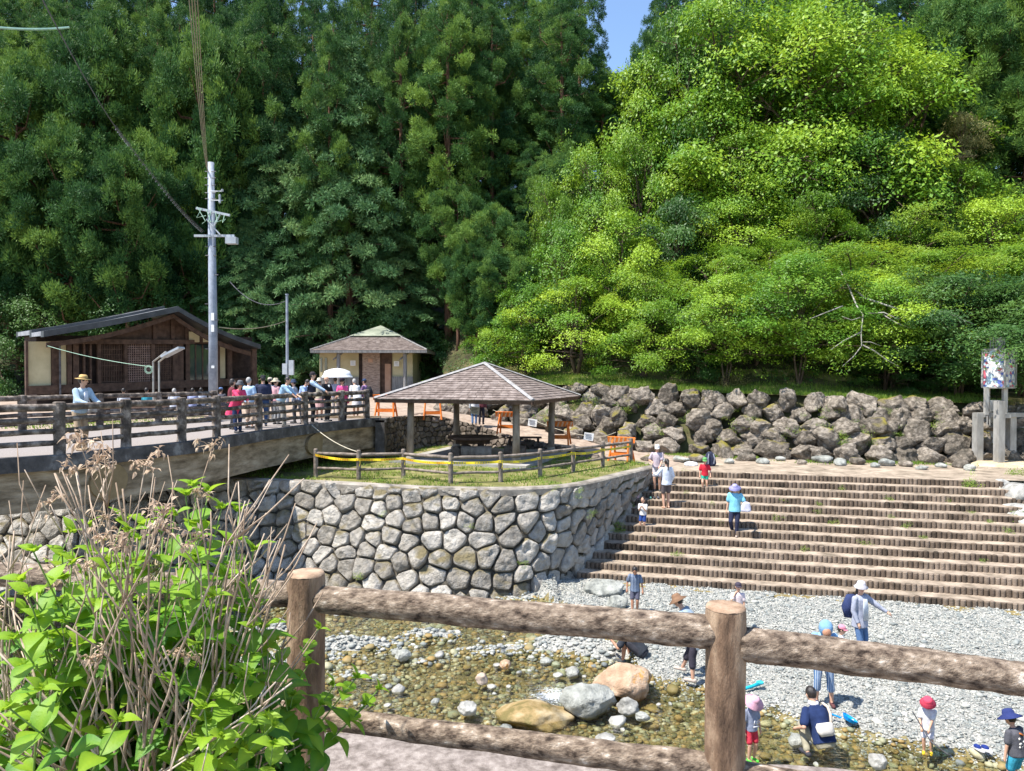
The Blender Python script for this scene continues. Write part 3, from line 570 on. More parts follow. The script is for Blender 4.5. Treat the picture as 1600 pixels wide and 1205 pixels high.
# ================================================================ LOG STEPS
st = empty('log_steps', (5.5, 26.4, ZT), label='wide flight of thirteen log-edged steps down to the river', cat='steps')
K = 13; rz_ = (ZT - ZB) / K; tn = (N0 - N1) / K
for k in range(K):
    n0 = N1 + tn * (k + 0) + .12; z0 = ZB + rz_ * k; z1 = z0 + rz_
    u0 = interp(LEFTB, n0 - .1)[0] - .05; u1 = 23.5
    if k >= K - 2: u1 = 8.9 + (K - 1 - k) * .25 if False else stairpt(1562 + 16 * (K - 1 - k), 752 + 9 * (K - 1 - k)).to_2d().dot(NU)
    mb = MB(); a = nu(n0 - .02, u0); b = nu(n0 - .02, u1); c = nu(n0 + tn + .02, u1); d = nu(n0 + tn + .02, u0 + .0)
    m_ = 40; V = []
    for i in range(m_ + 1):
        p = a.lerp(b, i / m_); q = d.lerp(c, i / m_); V += [(p.x, p.y, z1 - .02), (p.x, p.y, z1), (q.x, q.y, z1 + (.004 if k < K - 1 else -.001)), ]
    mb.add(V, [f for i in range(m_) for f in ((i * 3, i * 3 + 3, i * 3 + 4, i * 3 + 1), (i * 3 + 1, i * 3 + 4, i * 3 + 5, i * 3 + 2))]); mb.build('tread', M['tread'], st)
    mb = MB(); u = u0; r_ = random.Random(k); up = []
    while u < u1:
        wd = .128 + r_.uniform(-.006, .006); mb.cur = r_.random(); off = r_.uniform(-.018, .014); th = r_.uniform(-.022, .008)
        V = []
        for j in range(7):
            a = math.pi * (j / 6); q = nu(n0 - .02 - math.sin(a) * .062 + off, u + wd / 2 - math.cos(a) * wd / 2 * .98)
            V += [(q.x, q.y, z0 - .06), (q.x, q.y, z1 - .012 + th), ]
            q2 = nu(n0 - .02 - math.sin(a) * .05 + off, u + wd / 2 - math.cos(a) * wd / 2 * .9); V.append((q2.x, q2.y, z1 + .004 + th))
        q = nu(n0 + .03, u + wd / 2); V.append((q.x, q.y, z1 + .004 + th)); ci = 21
        mb.add(V, [f for j in range(6) for f in ((j * 3, j * 3 + 3, j * 3 + 4, j * 3 + 1), (j * 3 + 1, j * 3 + 4, j * 3 + 5, j * 3 + 2), (j * 3 + 2, j * 3 + 5, ci))])
        u += wd
    mb.build('log_riser', M['logr'], st, smooth=False)
mb = MB(); a = nu(N1 - .32, LEFTB[0][1] + .6); b = nu(N1 - .32, 23); c = nu(N1 + .15, 23); d = nu(N1 + .15, LEFTB[0][1])
mb.hexa([(p.x, p.y, -4.3) for p in (a, b, c, d)] + [(p.x, p.y, ZB + .01) for p in (a, b, c, d)]); mb.build('footing', M['olive'], st)
# rocks closing the right end of the top steps
for i, (px, py, wp, hp, sd) in enumerate([(1594, 772, 90, 50, 31), (1606, 808, 80, 50, 32), (1571, 759, 36, 28, 33)]):
    p = stairpt(px, py); rock('step_end_rock', (p.x + .1, p.y + .25, p.z - .1), (wp / 1170 * p.y * .55,) * 2 + (hp / 1170 * p.y * .5,), M['palerock'], sd, 3, label=('pale rock closing the right end of the top steps', 'lower pale rock beside the right end of the steps', 'small pale rock at the end of the topmost step')[i], cat='rock')

# ================================================================ BOULDER BANK
bw = empty('boulder_wall', (8, 31, -1.5), label='sloping bank of big brown mossy boulders behind the path', cat='boulder wall')
mb = MB(); n = 60; V = []
def BT(u):
    x = -3.5 + u * 33.5
    yb, zb = interp(BBASE, x); yt, zt = interp(BTOP, x); return Vector((x, yb, zb)), Vector((x + .25, yt, zt))
for i in range(n + 1):
    b, t = BT(i / n); V += [b + Vector((0, .1, -.3)), b.lerp(t, .5) + Vector((0, .3, -.15)), t + Vector((0, .25, 0))]
mb.add(V, [f for i in range(n) for f in ((i * 3, i * 3 + 3, i * 3 + 4, i * 3 + 1), (i * 3 + 1, i * 3 + 4, i * 3 + 5, i * 3 + 2))]); mb.build('soil', M['litter'], bw)
protos = []
for s in range(12):
    V, Fc = rock_np(200 + s, 4, 16, .55, .9, .20); o = mknp('boulder', V, Fc, M['boulder'], None, True); protos.append(o.data); bpy.data.objects.remove(o)
rb = random.Random(21); cnt = 0; rest = []
x = -3.3
while x < 22:
    u = (x + 3.5) / 33.5; b, t = BT(u); hh = t.z - b.z; rows = max(2, round(hh / .50))
    for rr in range(rows):
        q = b.lerp(t, (rr + .35) / rows) + Vector((rb.uniform(-.22, .22) + (rr % 2) * .4, -.12, rb.uniform(-.08, .08)))
        sx = rb.uniform(.50, .82); rest.append((q, (sx, rb.uniform(.46, .6), rb.uniform(.40, .60)), rb.uniform(0, 6.28), rb.uniform(-.5, .5)))
    x += rb.uniform(.80, 1.0)
rest.sort(key=lambda e: e[0].x > 19.5)
for i, (q, s, rz, rx) in enumerate(rest):
    o = bpy.data.objects.new('boulder', rb.choice(protos)); COL.objects.link(o); o.parent = bw; o.location = q - Vector(bw.location); o.scale = s; o.rotation_euler = (rx, rb.uniform(-.4, .4), rz)
print('boulders', len(rest))
for i in range(20):
    px = 1010 + i * 27 + rb.uniform(-8, 8); p = atz(px, 716 + i * .75 + rb.uniform(-4, 4), -1.55)
    s = rb.uniform(.14, .36); rock('foot_stone', (p.x, p.y, -1.55 + s * .2), (s * 1.5, s, s * .7), M['greyrock' if i % 3 else 'boulder'], 300 + i, 2, rz=rb.uniform(0, 3), label='low grey stone lying along the foot of the boulder bank', cat='stone', group='stones along the foot of the boulder bank')

# ================================================================ BRIDGE
NP = [(-9.5, 15.7), (-8.93, 17.3), (-8.28, 18.75), (-7.98, 20.2), (-7.62, 22.5), (-6.98, 25.2), (-6.2, 27.2), (-5.55, 28.6)]
FP = [(-16.2, 17.6), (-15.2, 19.5), (-14.1, 21.55), (-13.0, 23.6), (-12.0, 25.4), (-10.9, 27.4)]
ZD = .05
NE = [(-13.6, 11.2), (-11.2, 13.4), (-10.1, 14.85)] + [(a + .26, b - .1) for a, b in NP] + [(-5.1, 29.0)]
FE = [(-19.5, 13.5), (-17.5, 16.5)] + [(a - .3, b) for a, b in FP] + [(-10.6, 29.0)]
br = empty('bridge', (-8, 22, ZD), label='concrete footbridge with dark log-style railings over the stream', cat='bridge')
def sweep(pts, prof, closed=False):     # prof: list of (offset to the outside, z)
    P = [Vector((a, b, 0)) for a, b in pts]; V = []; k = len(prof)
    for i, p in enumerate(P):
        d = (P[min(i + 1, len(P) - 1)] - P[max(i - 1, 0)]).normalized(); n = Vector((d.y, -d.x, 0))
        V += [p + n * o + Vector((0, 0, z)) for o, z in prof]
    mb = MB(); mb.add(V, [(i * k + j, (i + 1) * k + j, (i + 1) * k + (j + 1) % k, i * k + (j + 1) % k) for i in range(len(P) - 1) for j in range(k)] + [tuple(range(k)), tuple(range((len(P) - 1) * k, len(P) * k))[::-1]])
    return mb
sweep(NE, [(0.02, ZD + .03), (0.04, ZD - .27), (-.5, ZD - .27), (-.5, ZD - .02), (-.3, ZD + .03)]).build('edge_band', M['band'], br)
sweep(FE, [(-.02, ZD + .03), (-.02, ZD - .27), (.5, ZD - .27), (.5, ZD - .02), (.3, ZD + .03)]).build('edge_band', M['band'], br)
sweep(NE, [(-.14, ZD - .26), (-.12, -1.06), (-.9, -1.06), (-.9, ZD - .26)]).build('girder', M['girder'], br)
sweep(FE, [(.14, ZD - .26), (.12, -1.06), (.9, -1.06), (.9, ZD - .26)]).build('girder', M['girder'], br)
dk = MB(); A = [Vector((a - .35, b, ZD)) for a, b in NE]; B_ = [Vector((a + .35, b, ZD)) for a, b in FE]
dk.add(A + B_[::-1] + [p - Vector((0, 0, .3)) for p in A + B_[::-1]], [tuple(range(len(A) + len(B_))), tuple(range(len(A) + len(B_), 2 * (len(A) + len(B_))))[::-1]]); dk.build('deck', M['asphalt'], br)
# abutment, its pier and drain hole
mb = MB(); mb.box((-8.2, 29.06, -.65), (6.2, .12, 1.6)); mb.build('abutment', M['girder'], br)
mb = MB(); mb.box((-5.05, 28.85, -.72), (.35, .5, 1.45)); mb.box((-5.25, 28.9, -.0), (.9, .6, .14)); mb.build('end_pier', M['band'], br)
def onband(px, lift, s): # oval log-end patches cast on the girder side
    pass
for px, Yg, w_, h_ in ((478, 25.45, .62, .36), (180, 16.6, .5, .4)):
    X = (px - 800) / 1170 * Yg; mb = MB(); th = math.atan2(NP[5][1] - NP[4][1], NP[5][0] - NP[4][0]) if px > 300 else math.atan2(1.6, .57)
    d = Vector((math.cos(th), math.sin(th), 0)); n = Vector((d.y, -d.x, 0))
    i = max(k for k in range(len(NE)) if NE[k][1] <= Yg); t = (Yg - NE[i][1]) / (NE[i + 1][1] - NE[i][1]); c = Vector((lerp(NE[i][0], NE[i + 1][0], t), Yg, -.62)) - n * .12
    V = [c + n * .05 + d * math.cos(a) * w_ + Vector((0, 0, math.sin(a) * h_)) for a in [k * math.pi / 10 for k in range(20)]]; V2 = [p - n * .1 for p in V]
    mb.add(V + V2, [tuple(range(20))] + [(k, (k + 1) % 20, 20 + (k + 1) % 20, 20 + k) for k in range(20)]); mb.build('oval_patch', M['patch'], br)
def lograil(mb, a, b, r, seed, n=9, sag=0):
    a = Vector(a); b = Vector(b); k = max(3, int((b - a).length / .18)); pts = []; rr = []
    for i in range(k + 1):
        t = i / k; p = a.lerp(b, t); pts.append(p + Vector((0, .012 * fbm(p.x * 2 + seed, p.y * 2), .012 * fbm(p.x * 2, p.y * 2 + seed)))); rr.append(r * (1 + .07 * fbm(p.x * 3 + seed, p.y * 3)))
    mb.tube(pts, rr, n, jitter=.10, seed=seed)
def railing(name, P, H_, label, rails=(1.02, .76, .52, .28), pr=.115, first=None, last=None):
    rt = empty(name, (P[0][0], P[0][1], ZD), label=label, cat='railing')
    Pt = [Vector((a, b, ZD)) for a, b in P]
    for i, p in enumerate(Pt):
        mb = MB(); k = 7; mb.tube([p + Vector((0, 0, H_ * j / k - .02 * (j == 0))) for j in range(k + 1)] + [p + Vector((0, 0, H_ + .012))], [pr * (1 + .05 * math.sin(j * 2.1 + i)) for j in range(k + 1)] + [pr * .8], 12, jitter=.1, seed=i)
        mb.build('post', M['rail'], rt, smooth=False)
    ext = ([Vector((*first, ZD))] if first else []) + Pt + ([Vector((*last, ZD))] if last else [])
    for z in rails:
        for i, (a, b) in enumerate(zip(ext, ext[1:])):
            mb = MB(); lograil(mb, a + Vector((0, 0, z + ZD * 0)), b + Vector((0, 0, z)), .078 if z > .9 else .058, i + z * 7); mb.build('top_rail' if z > .9 else 'rail', M['rail'], rt, smooth=True)
railing('bridge_railing', NP, 1.12, 'near dark log railing of the bridge the onlookers lean on', first=(-11.6, 13.2))
railing('bridge_railing', FP, 1.10, 'far dark log railing of the bridge behind the onlookers', first=(-18.0, 15.4))

# ================================================================ SMALL FENCE ROUND THE LAWN
FPX = [(493, 745, 707), (560, 748, 709), (630, 746, 711), (704, 754, 713), (782, 752, 706), (844, 745, 705), (896, 736, 697), (942, 729, 692), (986, 722, 685)]
fp = [atz(px, pb, ZL if i < 7 else ZL - .02) for i, (px, pb, pt) in enumerate(FPX)]
fn = empty('lawn_fence', tuple(fp[0]), label='low brown log fence curving round the edge of the gazebo lawn', cat='fence')
for i, p in enumerate(fp):
    h = .86; mb = MB(); mb.tube([p + Vector((0, 0, -.03)), p + Vector((0, 0, h * .5)), p + Vector((0, 0, h)), p + Vector((0, 0, h + .03))], [.07, .07, .068, .045], 10, jitter=.08, seed=i); mb.build('post', M['fence'], fn)
for i, (a, b) in enumerate(zip(fp, fp[1:])):
    for z, r0 in ((.74, .05), (.28, .042)):
        mb = MB(); lograil(mb, a + Vector((0, 0, z)), b + Vector((0, 0, z)), r0, i * 3 + z, 8); mb.build('rail', M['fence'], fn, smooth=True)
# yellow tape with red print, slung from post to post
tp = empty('barrier_tape', tuple(fp[0]), label='yellow barrier tape with red and black print tied along the lawn fence', cat='tape')
def ribbon(mb, P, w_, tw=0.0, off=0.0):
    V = []
    for i, p in enumerate(P):
        d = (P[min(i + 1, len(P) - 1)] - P[max(i - 1, 0)]).normalized(); n = Vector((d.y, -d.x, 0)).normalized(); a = tw * math.sin(i * .9); up = Vector((0, 0, 1)) * math.cos(a) + n * math.sin(a)
        o = n * off; V += [p + up * w_ / 2 + o, p - up * w_ / 2 + o]
    mb.add(V, [(i * 2, i * 2 + 1, i * 2 + 3, i * 2 + 2) for i in range(len(P) - 1)])
for i, (a, b) in enumerate(zip(fp, fp[1:])):
    if i == 8: break
    n = Vector((0, -.085, 0)); za = .60 if i else .70; zb = .60; sag = .02 if i % 2 else .05
    P = [a.lerp(b, t / 12) + n + Vector((0, 0, lerp(za, zb, t / 12) - sag * 4 * (t / 12) * (1 - t / 12))) for t in range(13)]
    mb = MB(); ribbon(mb, P, .075, .25); mb.build('tape_strip', M['yellow'], tp)
    mk_ = MB()                       # printed marks: short strokes like characters
    rr = random.Random(i)
    L_ = (b - a).length; k = int(L_ / .075)
    for j in range(k):
        if j % 9 > 5: continue
        t = (j + .5) / k; q = a.lerp(b, t) + n + Vector((0, 0, lerp(za, zb, t) - sag * 4 * t * (1 - t))); d = (b - a).normalized(); nn = Vector((d.y, -d.x, 0)).normalized()
        for s in range(3):
            c = q + nn * .02 + Vector((0, 0, (s - 1) * .015)); e = d * .022
            mk_.add([c - e + Vector((0, 0, .004)), c - e - Vector((0, 0, .004)), c + e - Vector((0, 0, .004)), c + e + Vector((0, 0, .004))], [(0, 1, 2, 3)])
        c = q + nn * .02; mk_.add([c + d * .004 + Vector((0, 0, .024)), c - d * .004 + Vector((0, 0, .024)), c - d * .004 - Vector((0, 0, .024)), c + d * .004 - Vector((0, 0, .024))], [(0, 1, 2, 3)])
    mk_.build('print', M['redink'] if i < 3 else M['ink'], tp)
for p in (fp[1], fp[2], fp[4], fp[6], fp[7]):
    mb = MB(); mb.tube([p + Vector((0, 0, .56)), p + Vector((0, 0, .64))], .082, 10, cap=False); mb.build('tape_wrap', M['yellow'], tp)
    mb = MB(); ribbon(mb, [p + Vector((.05, -.1, .6)), p + Vector((.07, -.11, .5)), p + Vector((.04, -.1, .4))], .04); mb.build('tape_end', M['yellow'], tp)
# cord from the bridge edge down to the fence
a = at(487, 664, 25.0); b = fp[1] + Vector((0, 0, .82)); mb = MB(); mb.tube([a.lerp(b, t / 8) - Vector((0, 0, .12 * 4 * (t / 8) * (1 - t / 8))) for t in range(9)], .014, 6)
mb.build('stay_cord', M['rope'], label='pale cord stretched from the bridge edge down to the lawn fence', cat='cord')

# ================================================================ GAZEBO
GC = Vector((-1.1, 28.9, ZL)); gz = empty('gazebo', tuple(GC), label='square open gazebo with a brown shingle pyramid roof on the lawn', cat='gazebo')
ang = [R(-65), R(-155), R(115), R(25)]; gp = [GC + Vector((math.cos(a), math.sin(a), 0)) * 2.95 for a in ang]
AP = Vector((GC.x + .05, GC.y, 2.17)); EZ = .87
slabp = [GC + Vector((math.cos(a), math.sin(a), 0)) * 3.75 for a in ang]
mb = MB(); o = [slabp[i] for i in (0, 3, 2, 1)]; mb.hexa([p + Vector((0, 0, -.1)) for p in o] + [p + Vector((0, 0, .09)) for p in o]); mb.build('floor_slab', M['slab'], gz)
for i, p in enumerate(gp):
    lean = Vector((.04 * (i % 2), 0, 0)); mb = MB(); mb.tube([p + Vector((0, 0, .05)), p + Vector((0, 0, 1.1)) + lean * .5, p + Vector((0, 0, 2.45)) + lean], [.135, .13, .12], 12, jitter=.06, seed=i); q = mb.build('post', M['gpost'], gz, smooth=True)
    mb = MB(); mb.lathe(p + Vector((0, 0, .09)), [(.3, 0), (.28, .05), (.17, .11), (.16, .2)], 14); mb.build('post_base', M['curb'], gz)
rc = [GC + Vector((math.cos(a), math.sin(a), 0)) * 4.30 for a in ang]; rc = [Vector((p.x, p.y, EZ)) for p in rc]
order = [0, 3, 2, 1]; rf = MB()
for s in range(4):
    a, b = rc[order[s]], rc[order[(s + 1) % 4]]; nrow = 17
    for k in range(nrow):          # lapped courses of shingles
        t0, t1 = k / nrow, (k + 1) / nrow; A0, B0, A1, B1 = a.lerp(AP, t0), b.lerp(AP, t0), a.lerp(AP, t1), b.lerp(AP, t1)
        nn = (b - a).cross(AP - a).normalized(); W = (B0 - A0).length; cells = max(1, int(W / .30)); sh = (k % 2) * .5
        for c in range(-1, cells + 1):
            u0 = min(1, max(0, (c + sh) / cells)); u1 = min(1, max(0, (c + 1 + sh) / cells)) - .012 / max(W, .3)
            if u1 <= u0: continue
            rf.cur = random.random(); lf = .02 + random.uniform(0, .008)
            p = [A0.lerp(B0, u0) + nn * lf, A0.lerp(B0, u1) + nn * lf, A1.lerp(B1, u1) + nn * .004, A1.lerp(B1, u0) + nn * .004]
            rf.add(p + [A0.lerp(B0, u0) - nn * .01, A0.lerp(B0, u1) - nn * .01], [(0, 1, 2, 3), (4, 5, 1, 0)])
    rf.cur = .3; rf.add([a - nn_ for nn_ in (Vector((0, 0, .0)),)] + [b, AP - Vector((0, 0, .02))], [(0, 1, 2)])
roof = rf.build('roof', M['shingle'], gz)
mb = MB()
for s in range(4):
    a, b = rc[order[s]], rc[order[(s + 1) % 4]]; d = (b - a).normalized(); n = Vector((d.y, -d.x, 0)); mb.hexa([a - Vector((0, 0, .13)) - n * .05, b - Vector((0, 0, .13)) - n * .05, b - Vector((0, 0, .13)) - n * .09, a - Vector((0, 0, .13)) - n * .09] + [a - n * .02 - Vector((0, 0, .01)), b - n * .02 - Vector((0, 0, .01)), b - n * .08, a - n * .08])
    p, q = gp[order[s]] + Vector((0, 0, 2.35)), gp[order[(s + 1) % 4]] + Vector((0, 0, 2.35)); mb.tube([p, q], .09, 8)
mb.build('eave_beam', M['timber'], gz)
for i in range(4):
    mb = MB(); a = rc[i] + Vector((0, 0, .03)); b = AP + Vector((0, 0, .03)); d = (b - a).normalized(); sd_ = d.cross(Vector((0, 0, 1))).normalized(); w_ = .095
    mb.add([a + sd_ * w_, a + Vector((0, 0, .055)), a - sd_ * w_, b + sd_ * w_, b + Vector((0, 0, .055)), b - sd_ * w_], [(0, 3, 4, 1), (1, 4, 5, 2), (0, 1, 2), (3, 5, 4)]); mb.build('ridge_strip', M['ridge'], gz)
# table and log seats
tz = ZL + .09
tc = Vector((-1.5, 28.8, tz)); tb = empty('picnic_table', tuple(tc), label='dark wooden table with a thick octagonal top under the gazebo', cat='table')
mb = MB(); mb.lathe(tc + Vector((0, 0, .66)), [(.3, -.08), (.95, -.02), (1.0, .02), (.98, .08), (.3, .085)], 8); mb.build('table_top', M['timber'], tb)
for dx in (-.3, .3): mb = MB(); mb.tube([tc + Vector((dx, 0, 0)), tc + Vector((dx, 0, .62))], .13, 10); mb.build('leg', M['timber'], tb)
mb = MB(); mb.box(tc + Vector((0, 0, .53)), (1.3, .5, .14)); mb.build('crossbeam', M['timber'], tb)
for i, (px, py, L_, r0, a, lab) in enumerate([(722, 712, .9, .2, R(60), 'round dark log seat left of the table under the gazebo'), (744, 714, 1.15, .21, R(2), 'long pale-cut log seat in front of the gazebo table'), (805, 711, .8, .19, R(-12), 'short log seat right of the gazebo table')]):
    p = atz(px, py, tz); d = Vector((math.cos(a), math.sin(a), 0)) * L_ / 2; c = p + Vector((0, 0, r0)); th = empty('log_stool', tuple(p), label=lab, cat='log seat', group='log seats under the gazebo')
    mb = MB(); mb.tube([c - d, c - d * .3, c + d * .4, c + d], [r0, r0 * .97, r0 * 1.02, r0], 14, jitter=.08, seed=i); mb.build('log', M['log'] if i != 1 else M['gpost'], th)
mb = MB(); p = atz(812, 703, tz) + Vector((.2, 1.2, 0)); mb.box(p + Vector((0, 0, .42)), (1.5, .32, .07)); mb.box(p + Vector((-.6, 0, .2)), (.1, .26, .4)); mb.box(p + Vector((.6, 0, .2)), (.1, .26, .4))
mb.build('bench', M['timber'], label='plain dark plank bench behind the gazebo table', cat='bench')
p = atz(735, 690, ZL); rock('tan_block', (p.x + .3, p.y + 1.6, ZL + .75), (.36, .3, .4), M['orangerock'], 77, 3, label='tan rock perched behind the gazebo table', cat='rock')

# ================================================================ BARRICADES
def barricade(p, rz, label, W=1.05, H_=.95, first=[None]):
    if first[0] is None:
        t = empty('barricade', tuple(p), rz=0, label=label, cat='barricade', group='orange trestle barricades closing the path')
        for sx in (-1, 1):
            for sy in (-1, 1):
                mb = MB(); mb.tube([(sx * .36 + .04 * sx, sy * .30, 0), (sx * .36 - .05 * sx, sy * .03, H_)], .040, 6); mb.build('leg', M['orange'], t, local=True)
            mb = MB(); mb.tube([(sx * .36, -.22, .24), (sx * .36, .22, .24)], .02, 6); mb.build('spreader', M['orange'], t, local=True)
        for sy in (-1, 1):
            mb = MB(); mb.box((0, sy * .19, .30), (.8, .04, .13)); mb.build('lower_board', M['orange'], t, local=True)
        b1 = None
        for sy in (-1, 1):
            mb = MB(); mb.box((0, sy * .075, .84), (W, .03, .22), rx=sy * .27 * -1); bd = mb.build('top_board', M['orange'], t, local=True)
            s_ = MB()
            for k in range(6):
                x = -W / 2 + .05 + k * .175; m3 = Matrix.Rotation(-sy * .27, 3, 'X'); V = [Vector((x, sy * .018, -.1)), Vector((x + .075, sy * .018, -.1)), Vector((x + .145, sy * .018, .1)), Vector((x + .07, sy * .018, .1))]
                s_.add([Vector((0, sy * .075, .84)) + m3 @ q for q in V], [(0, 1, 2, 3)])
            s_.build('stripes', pmat('stripe_pale', [(.1, (.62, .36, .22)), (.9, (.72, .46, .3))], 4, .5, 0), bd, local=True).location = (0, 0, 0)
        first[0] = t
    else: t = copy_thing(first[0], tuple(p), 0, label=label)
    t.rotation_euler = (0, 0, rz); return t
barricade(at(603, 652, 31), R(-6), 'orange trestle barricade at the end of the bridge railing')
barricade(at(676, 655, 33.6), R(5), 'orange trestle barricade behind the left half of the gazebo')
barricade(at(793, 677, 32.6), R(-14), 'orange striped barricade seen between the right gazebo posts')
barricade(at(875, 694, 30.6), R(-14), 'orange striped barricade just right of the gazebo posts')
barricade(at(971, 722, 28.0), R(-35), 'orange barricade at the right end of the lawn fence')
# rope with two paper notices strung along the path
P = [at(770, 640, 34), at(832, 655, 33.5), at(919, 681, 31.5), at(962, 675, 32.5)]
mb = MB(); Q = []
for a, b in zip(P, P[1:]): Q += [a.lerp(b, t / 6) - Vector((0, 0, .10 * 4 * (t / 6) * (1 - t / 6))) for t in range(6)]
mb.tube(Q + [P[-1]], .012, 5); mb.build('rope', M['rope'], label='thin rope strung along the foot of the boulder bank', cat='rope')
for px, py, Y, lab in ((832, 660, 33.35, 'white paper notice on the rope between gazebo and boulders'), (920, 682, 31.35, 'white paper notice on the rope above the last barricades'), (742, 641, 32.2, 'cream notice board held up behind the gazebo')):
    p = at(px, py, Y); t = empty('notice', tuple(p), label=lab, cat='notice'); mb = MB(); mb.box(p, (.40, .012, .32), rz=R(-10), ry=R(8)); mb.build('sheet', M['paper'], t)
    mb = MB()
    for k in range(4): mb.box(p + Vector((-.02 + .004 * k, -.012, .10 - k * .06)), (.28 - .04 * (k % 2), .004, .018), rz=R(-10), ry=R(8))
    mb.build('writing', M['ink'], t)

# ================================================================ MONUMENT
mp_ = atz(1556, 727, -1.58); my = mp_.y + .7; mx = 756 / 1170 * my; mo = empty('monument', (mx, my, -1.55), label='metal sculpture tower on square legs with a coloured mosaic box', cat='sculpture')
k_ = my / 1170
def mz(py): return 1.75 - (py - 585) * k_
mb = MB(); mb.lathe((mx, my, -1.62), [(1.45, 0), (1.35, .1), (.9, .16)], 9); mb.build('plinth', pmat('plinth_stone', [(.1, (.36, .28, .17)), (.9, (.56, .46, .32))], 3, .9, .6), mo)
zs = mz(645); lw = .26
for (px, dy, zt) in ((1528.5, -.1, zs), (1546, .65, zs), (1580, .05, zs), (1562, -.7, mz(625))):
    dx = (px - 800) / 1170 * (my + dy) - mx; mb = MB(); mb.box((mx + dx, my + dy, (zt - 1.5) / 2), (lw, lw, zt + 1.5), rz=R(8)); mb.build('leg', M['steel'], mo)
mb = MB(); mb.box((mx + .04, my - .1, zs - .06), (1.8, .22, .16)); mb.build('crossbeam', M['steel'], mo); mb = MB(); mb.box((mx, my, zs - .08), (.22, 1.4, .14)); mb.build('crossbeam', M['steel'], mo)
mb = MB(); mb.box((mx - .18, my - .1, zs + .28), (.42, .32, .42)); mb.build('core_block', M['steel'], mo)
for dx, dy in ((-.48, -.2), (-.12, .3), (.10, -.35), (.42, .1)):
    mb = MB(); mb.box((mx + dx, my + dy, (zs + mz(606)) / 2), (.13, .13, mz(606) - zs + .1)); mb.build('upright', M['steel'], mo)
for dx in (-.5, -.4, -.08, .05, .38): mb = MB(); mb.tube([(mx + dx, my - .3, zs - .1), (mx + dx, my - .3, zs - .45)], .022, 6); mb.build('rod', M['steel'], mo)
zt, zb = mz(546), mz(605); a45 = R(20)
def mosaic():
    m = bpy.data.materials.new('mosaic_glass'); m.use_nodes = True; n = m.node_tree.nodes; L = m.node_tree.links; p = n['Principled BSDF']; p.inputs['Roughness'].default_value = .35
    tc = n.new('ShaderNodeTexCoord'); v = n.new('ShaderNodeTexVoronoi'); v.inputs['Scale'].default_value = 8.5; L.new(tc.outputs['Object'], v.inputs[0])
    sx = n.new('ShaderNodeSeparateColor'); L.new(v.outputs['Color'], sx.inputs[0]); cr = n.new('ShaderNodeValToRGB'); cr.color_ramp.interpolation = 'CONSTANT'
    cs = [(0, (.62, .66, .68)), (.2, (.45, .58, .66)), (.36, (.10, .14, .42)), (.46, (.70, .68, .60)), (.62, (.52, .10, .14)), (.72, (.72, .72, .72)), (.86, (.08, .30, .28)), (.93, (.55, .45, .45))]
    for i, (q, c) in enumerate(cs):
        el = cr.color_ramp.elements[i] if i < 2 else cr.color_ramp.elements.new(q); el.position = q; el.color = (*c, 1)
    L.new(sx.outputs[0], cr.inputs[0])
    v2 = n.new('ShaderNodeTexVoronoi'); v2.feature = 'DISTANCE_TO_EDGE'; v2.inputs['Scale'].default_value = 8.5; L.new(tc.outputs['Object'], v2.inputs[0])
    g = n.new('ShaderNodeMath'); g.operation = 'LESS_THAN'; L.new(v2.outputs[0], g.inputs[0]); g.inputs[1].default_value = .035
    mx_ = n.new('ShaderNodeMix'); mx_.data_type = 'RGBA'; L.new(g.outputs[0], mx_.inputs[0]); L.new(cr.outputs[0], mx_.inputs[6]); mx_.inputs[7].default_value = (.25, .25, .27, 1); L.new(mx_.outputs[2], p.inputs['Base Color']); return m
rm = Matrix.Rotation(R(-28), 3, 'Z'); bc = Vector((mx + .05, my - .1, (zt + zb) / 2)); bw_, bd_ = .80, .72
mb = MB(); mb.box(bc, (bw_ - .04, bd_ - .04, zt - zb - .04), rot=Matrix.Rotation(R(-61), 3, 'Z').to_3x3()); bx = mb.build('mosaic_box', mosaic(), mo)
mb = MB(); r3 = Matrix.Rotation(R(-61), 3, 'Z')
for sx in (-1, 1):
    for sy in (-1, 1): mb.box(bc + r3 @ Vector((sx * bw_ / 2, sy * bd_ / 2, 0)), (.06, .06, zt - zb + .02), rot=r3)
for sz in (-1, 1):
    for s in (-1, 1):
        mb.box(bc + r3 @ Vector((0, s * bd_ / 2, sz * (zt - zb) / 2)), (bw_ - .07, .055, .055), rot=r3); mb.box(bc + r3 @ Vector((s * bw_ / 2, 0, sz * (zt - zb) / 2)), (.055, bd_ - .07, .055), rot=r3)
mb.build('box_frame', M['steel'], mo)
for dx, w_ in ((-.3, .035), (-.2, .035), (-.08, .07), (.03, .12), (.14, .05), (.22, .04)):
    mb = MB(); mb.box((mx + dx + .02, my - .1, (zt + mz(527)) / 2), (w_, w_, mz(527) - zt)); mb.build('top_rod', M['steel'], mo)

# ================================================================ LEFT BUILDING
GB = .8
def wp(px, Y, z): return Vector(((px - 800) / 1170 * Y, Y, z))
b1 = empty('restaurant_building', (-16, 34, GB), label='low dark timber building with cream panels and grey gabled roof', cat='building')
YF = 34.0
def bz(py, Y=YF): return 1.75 - (py - 585) * Y / 1170
xl, xr = wp(42, YF, 0).x, wp(400, YF, 0).x
mb = MB(); mb.box(((xl + xr) / 2 + .2, YF + .9, GB + 1.0), (xr - xl - .6, 1.5, 3.0)); mb.build('wall', M['darktimber'], b1)
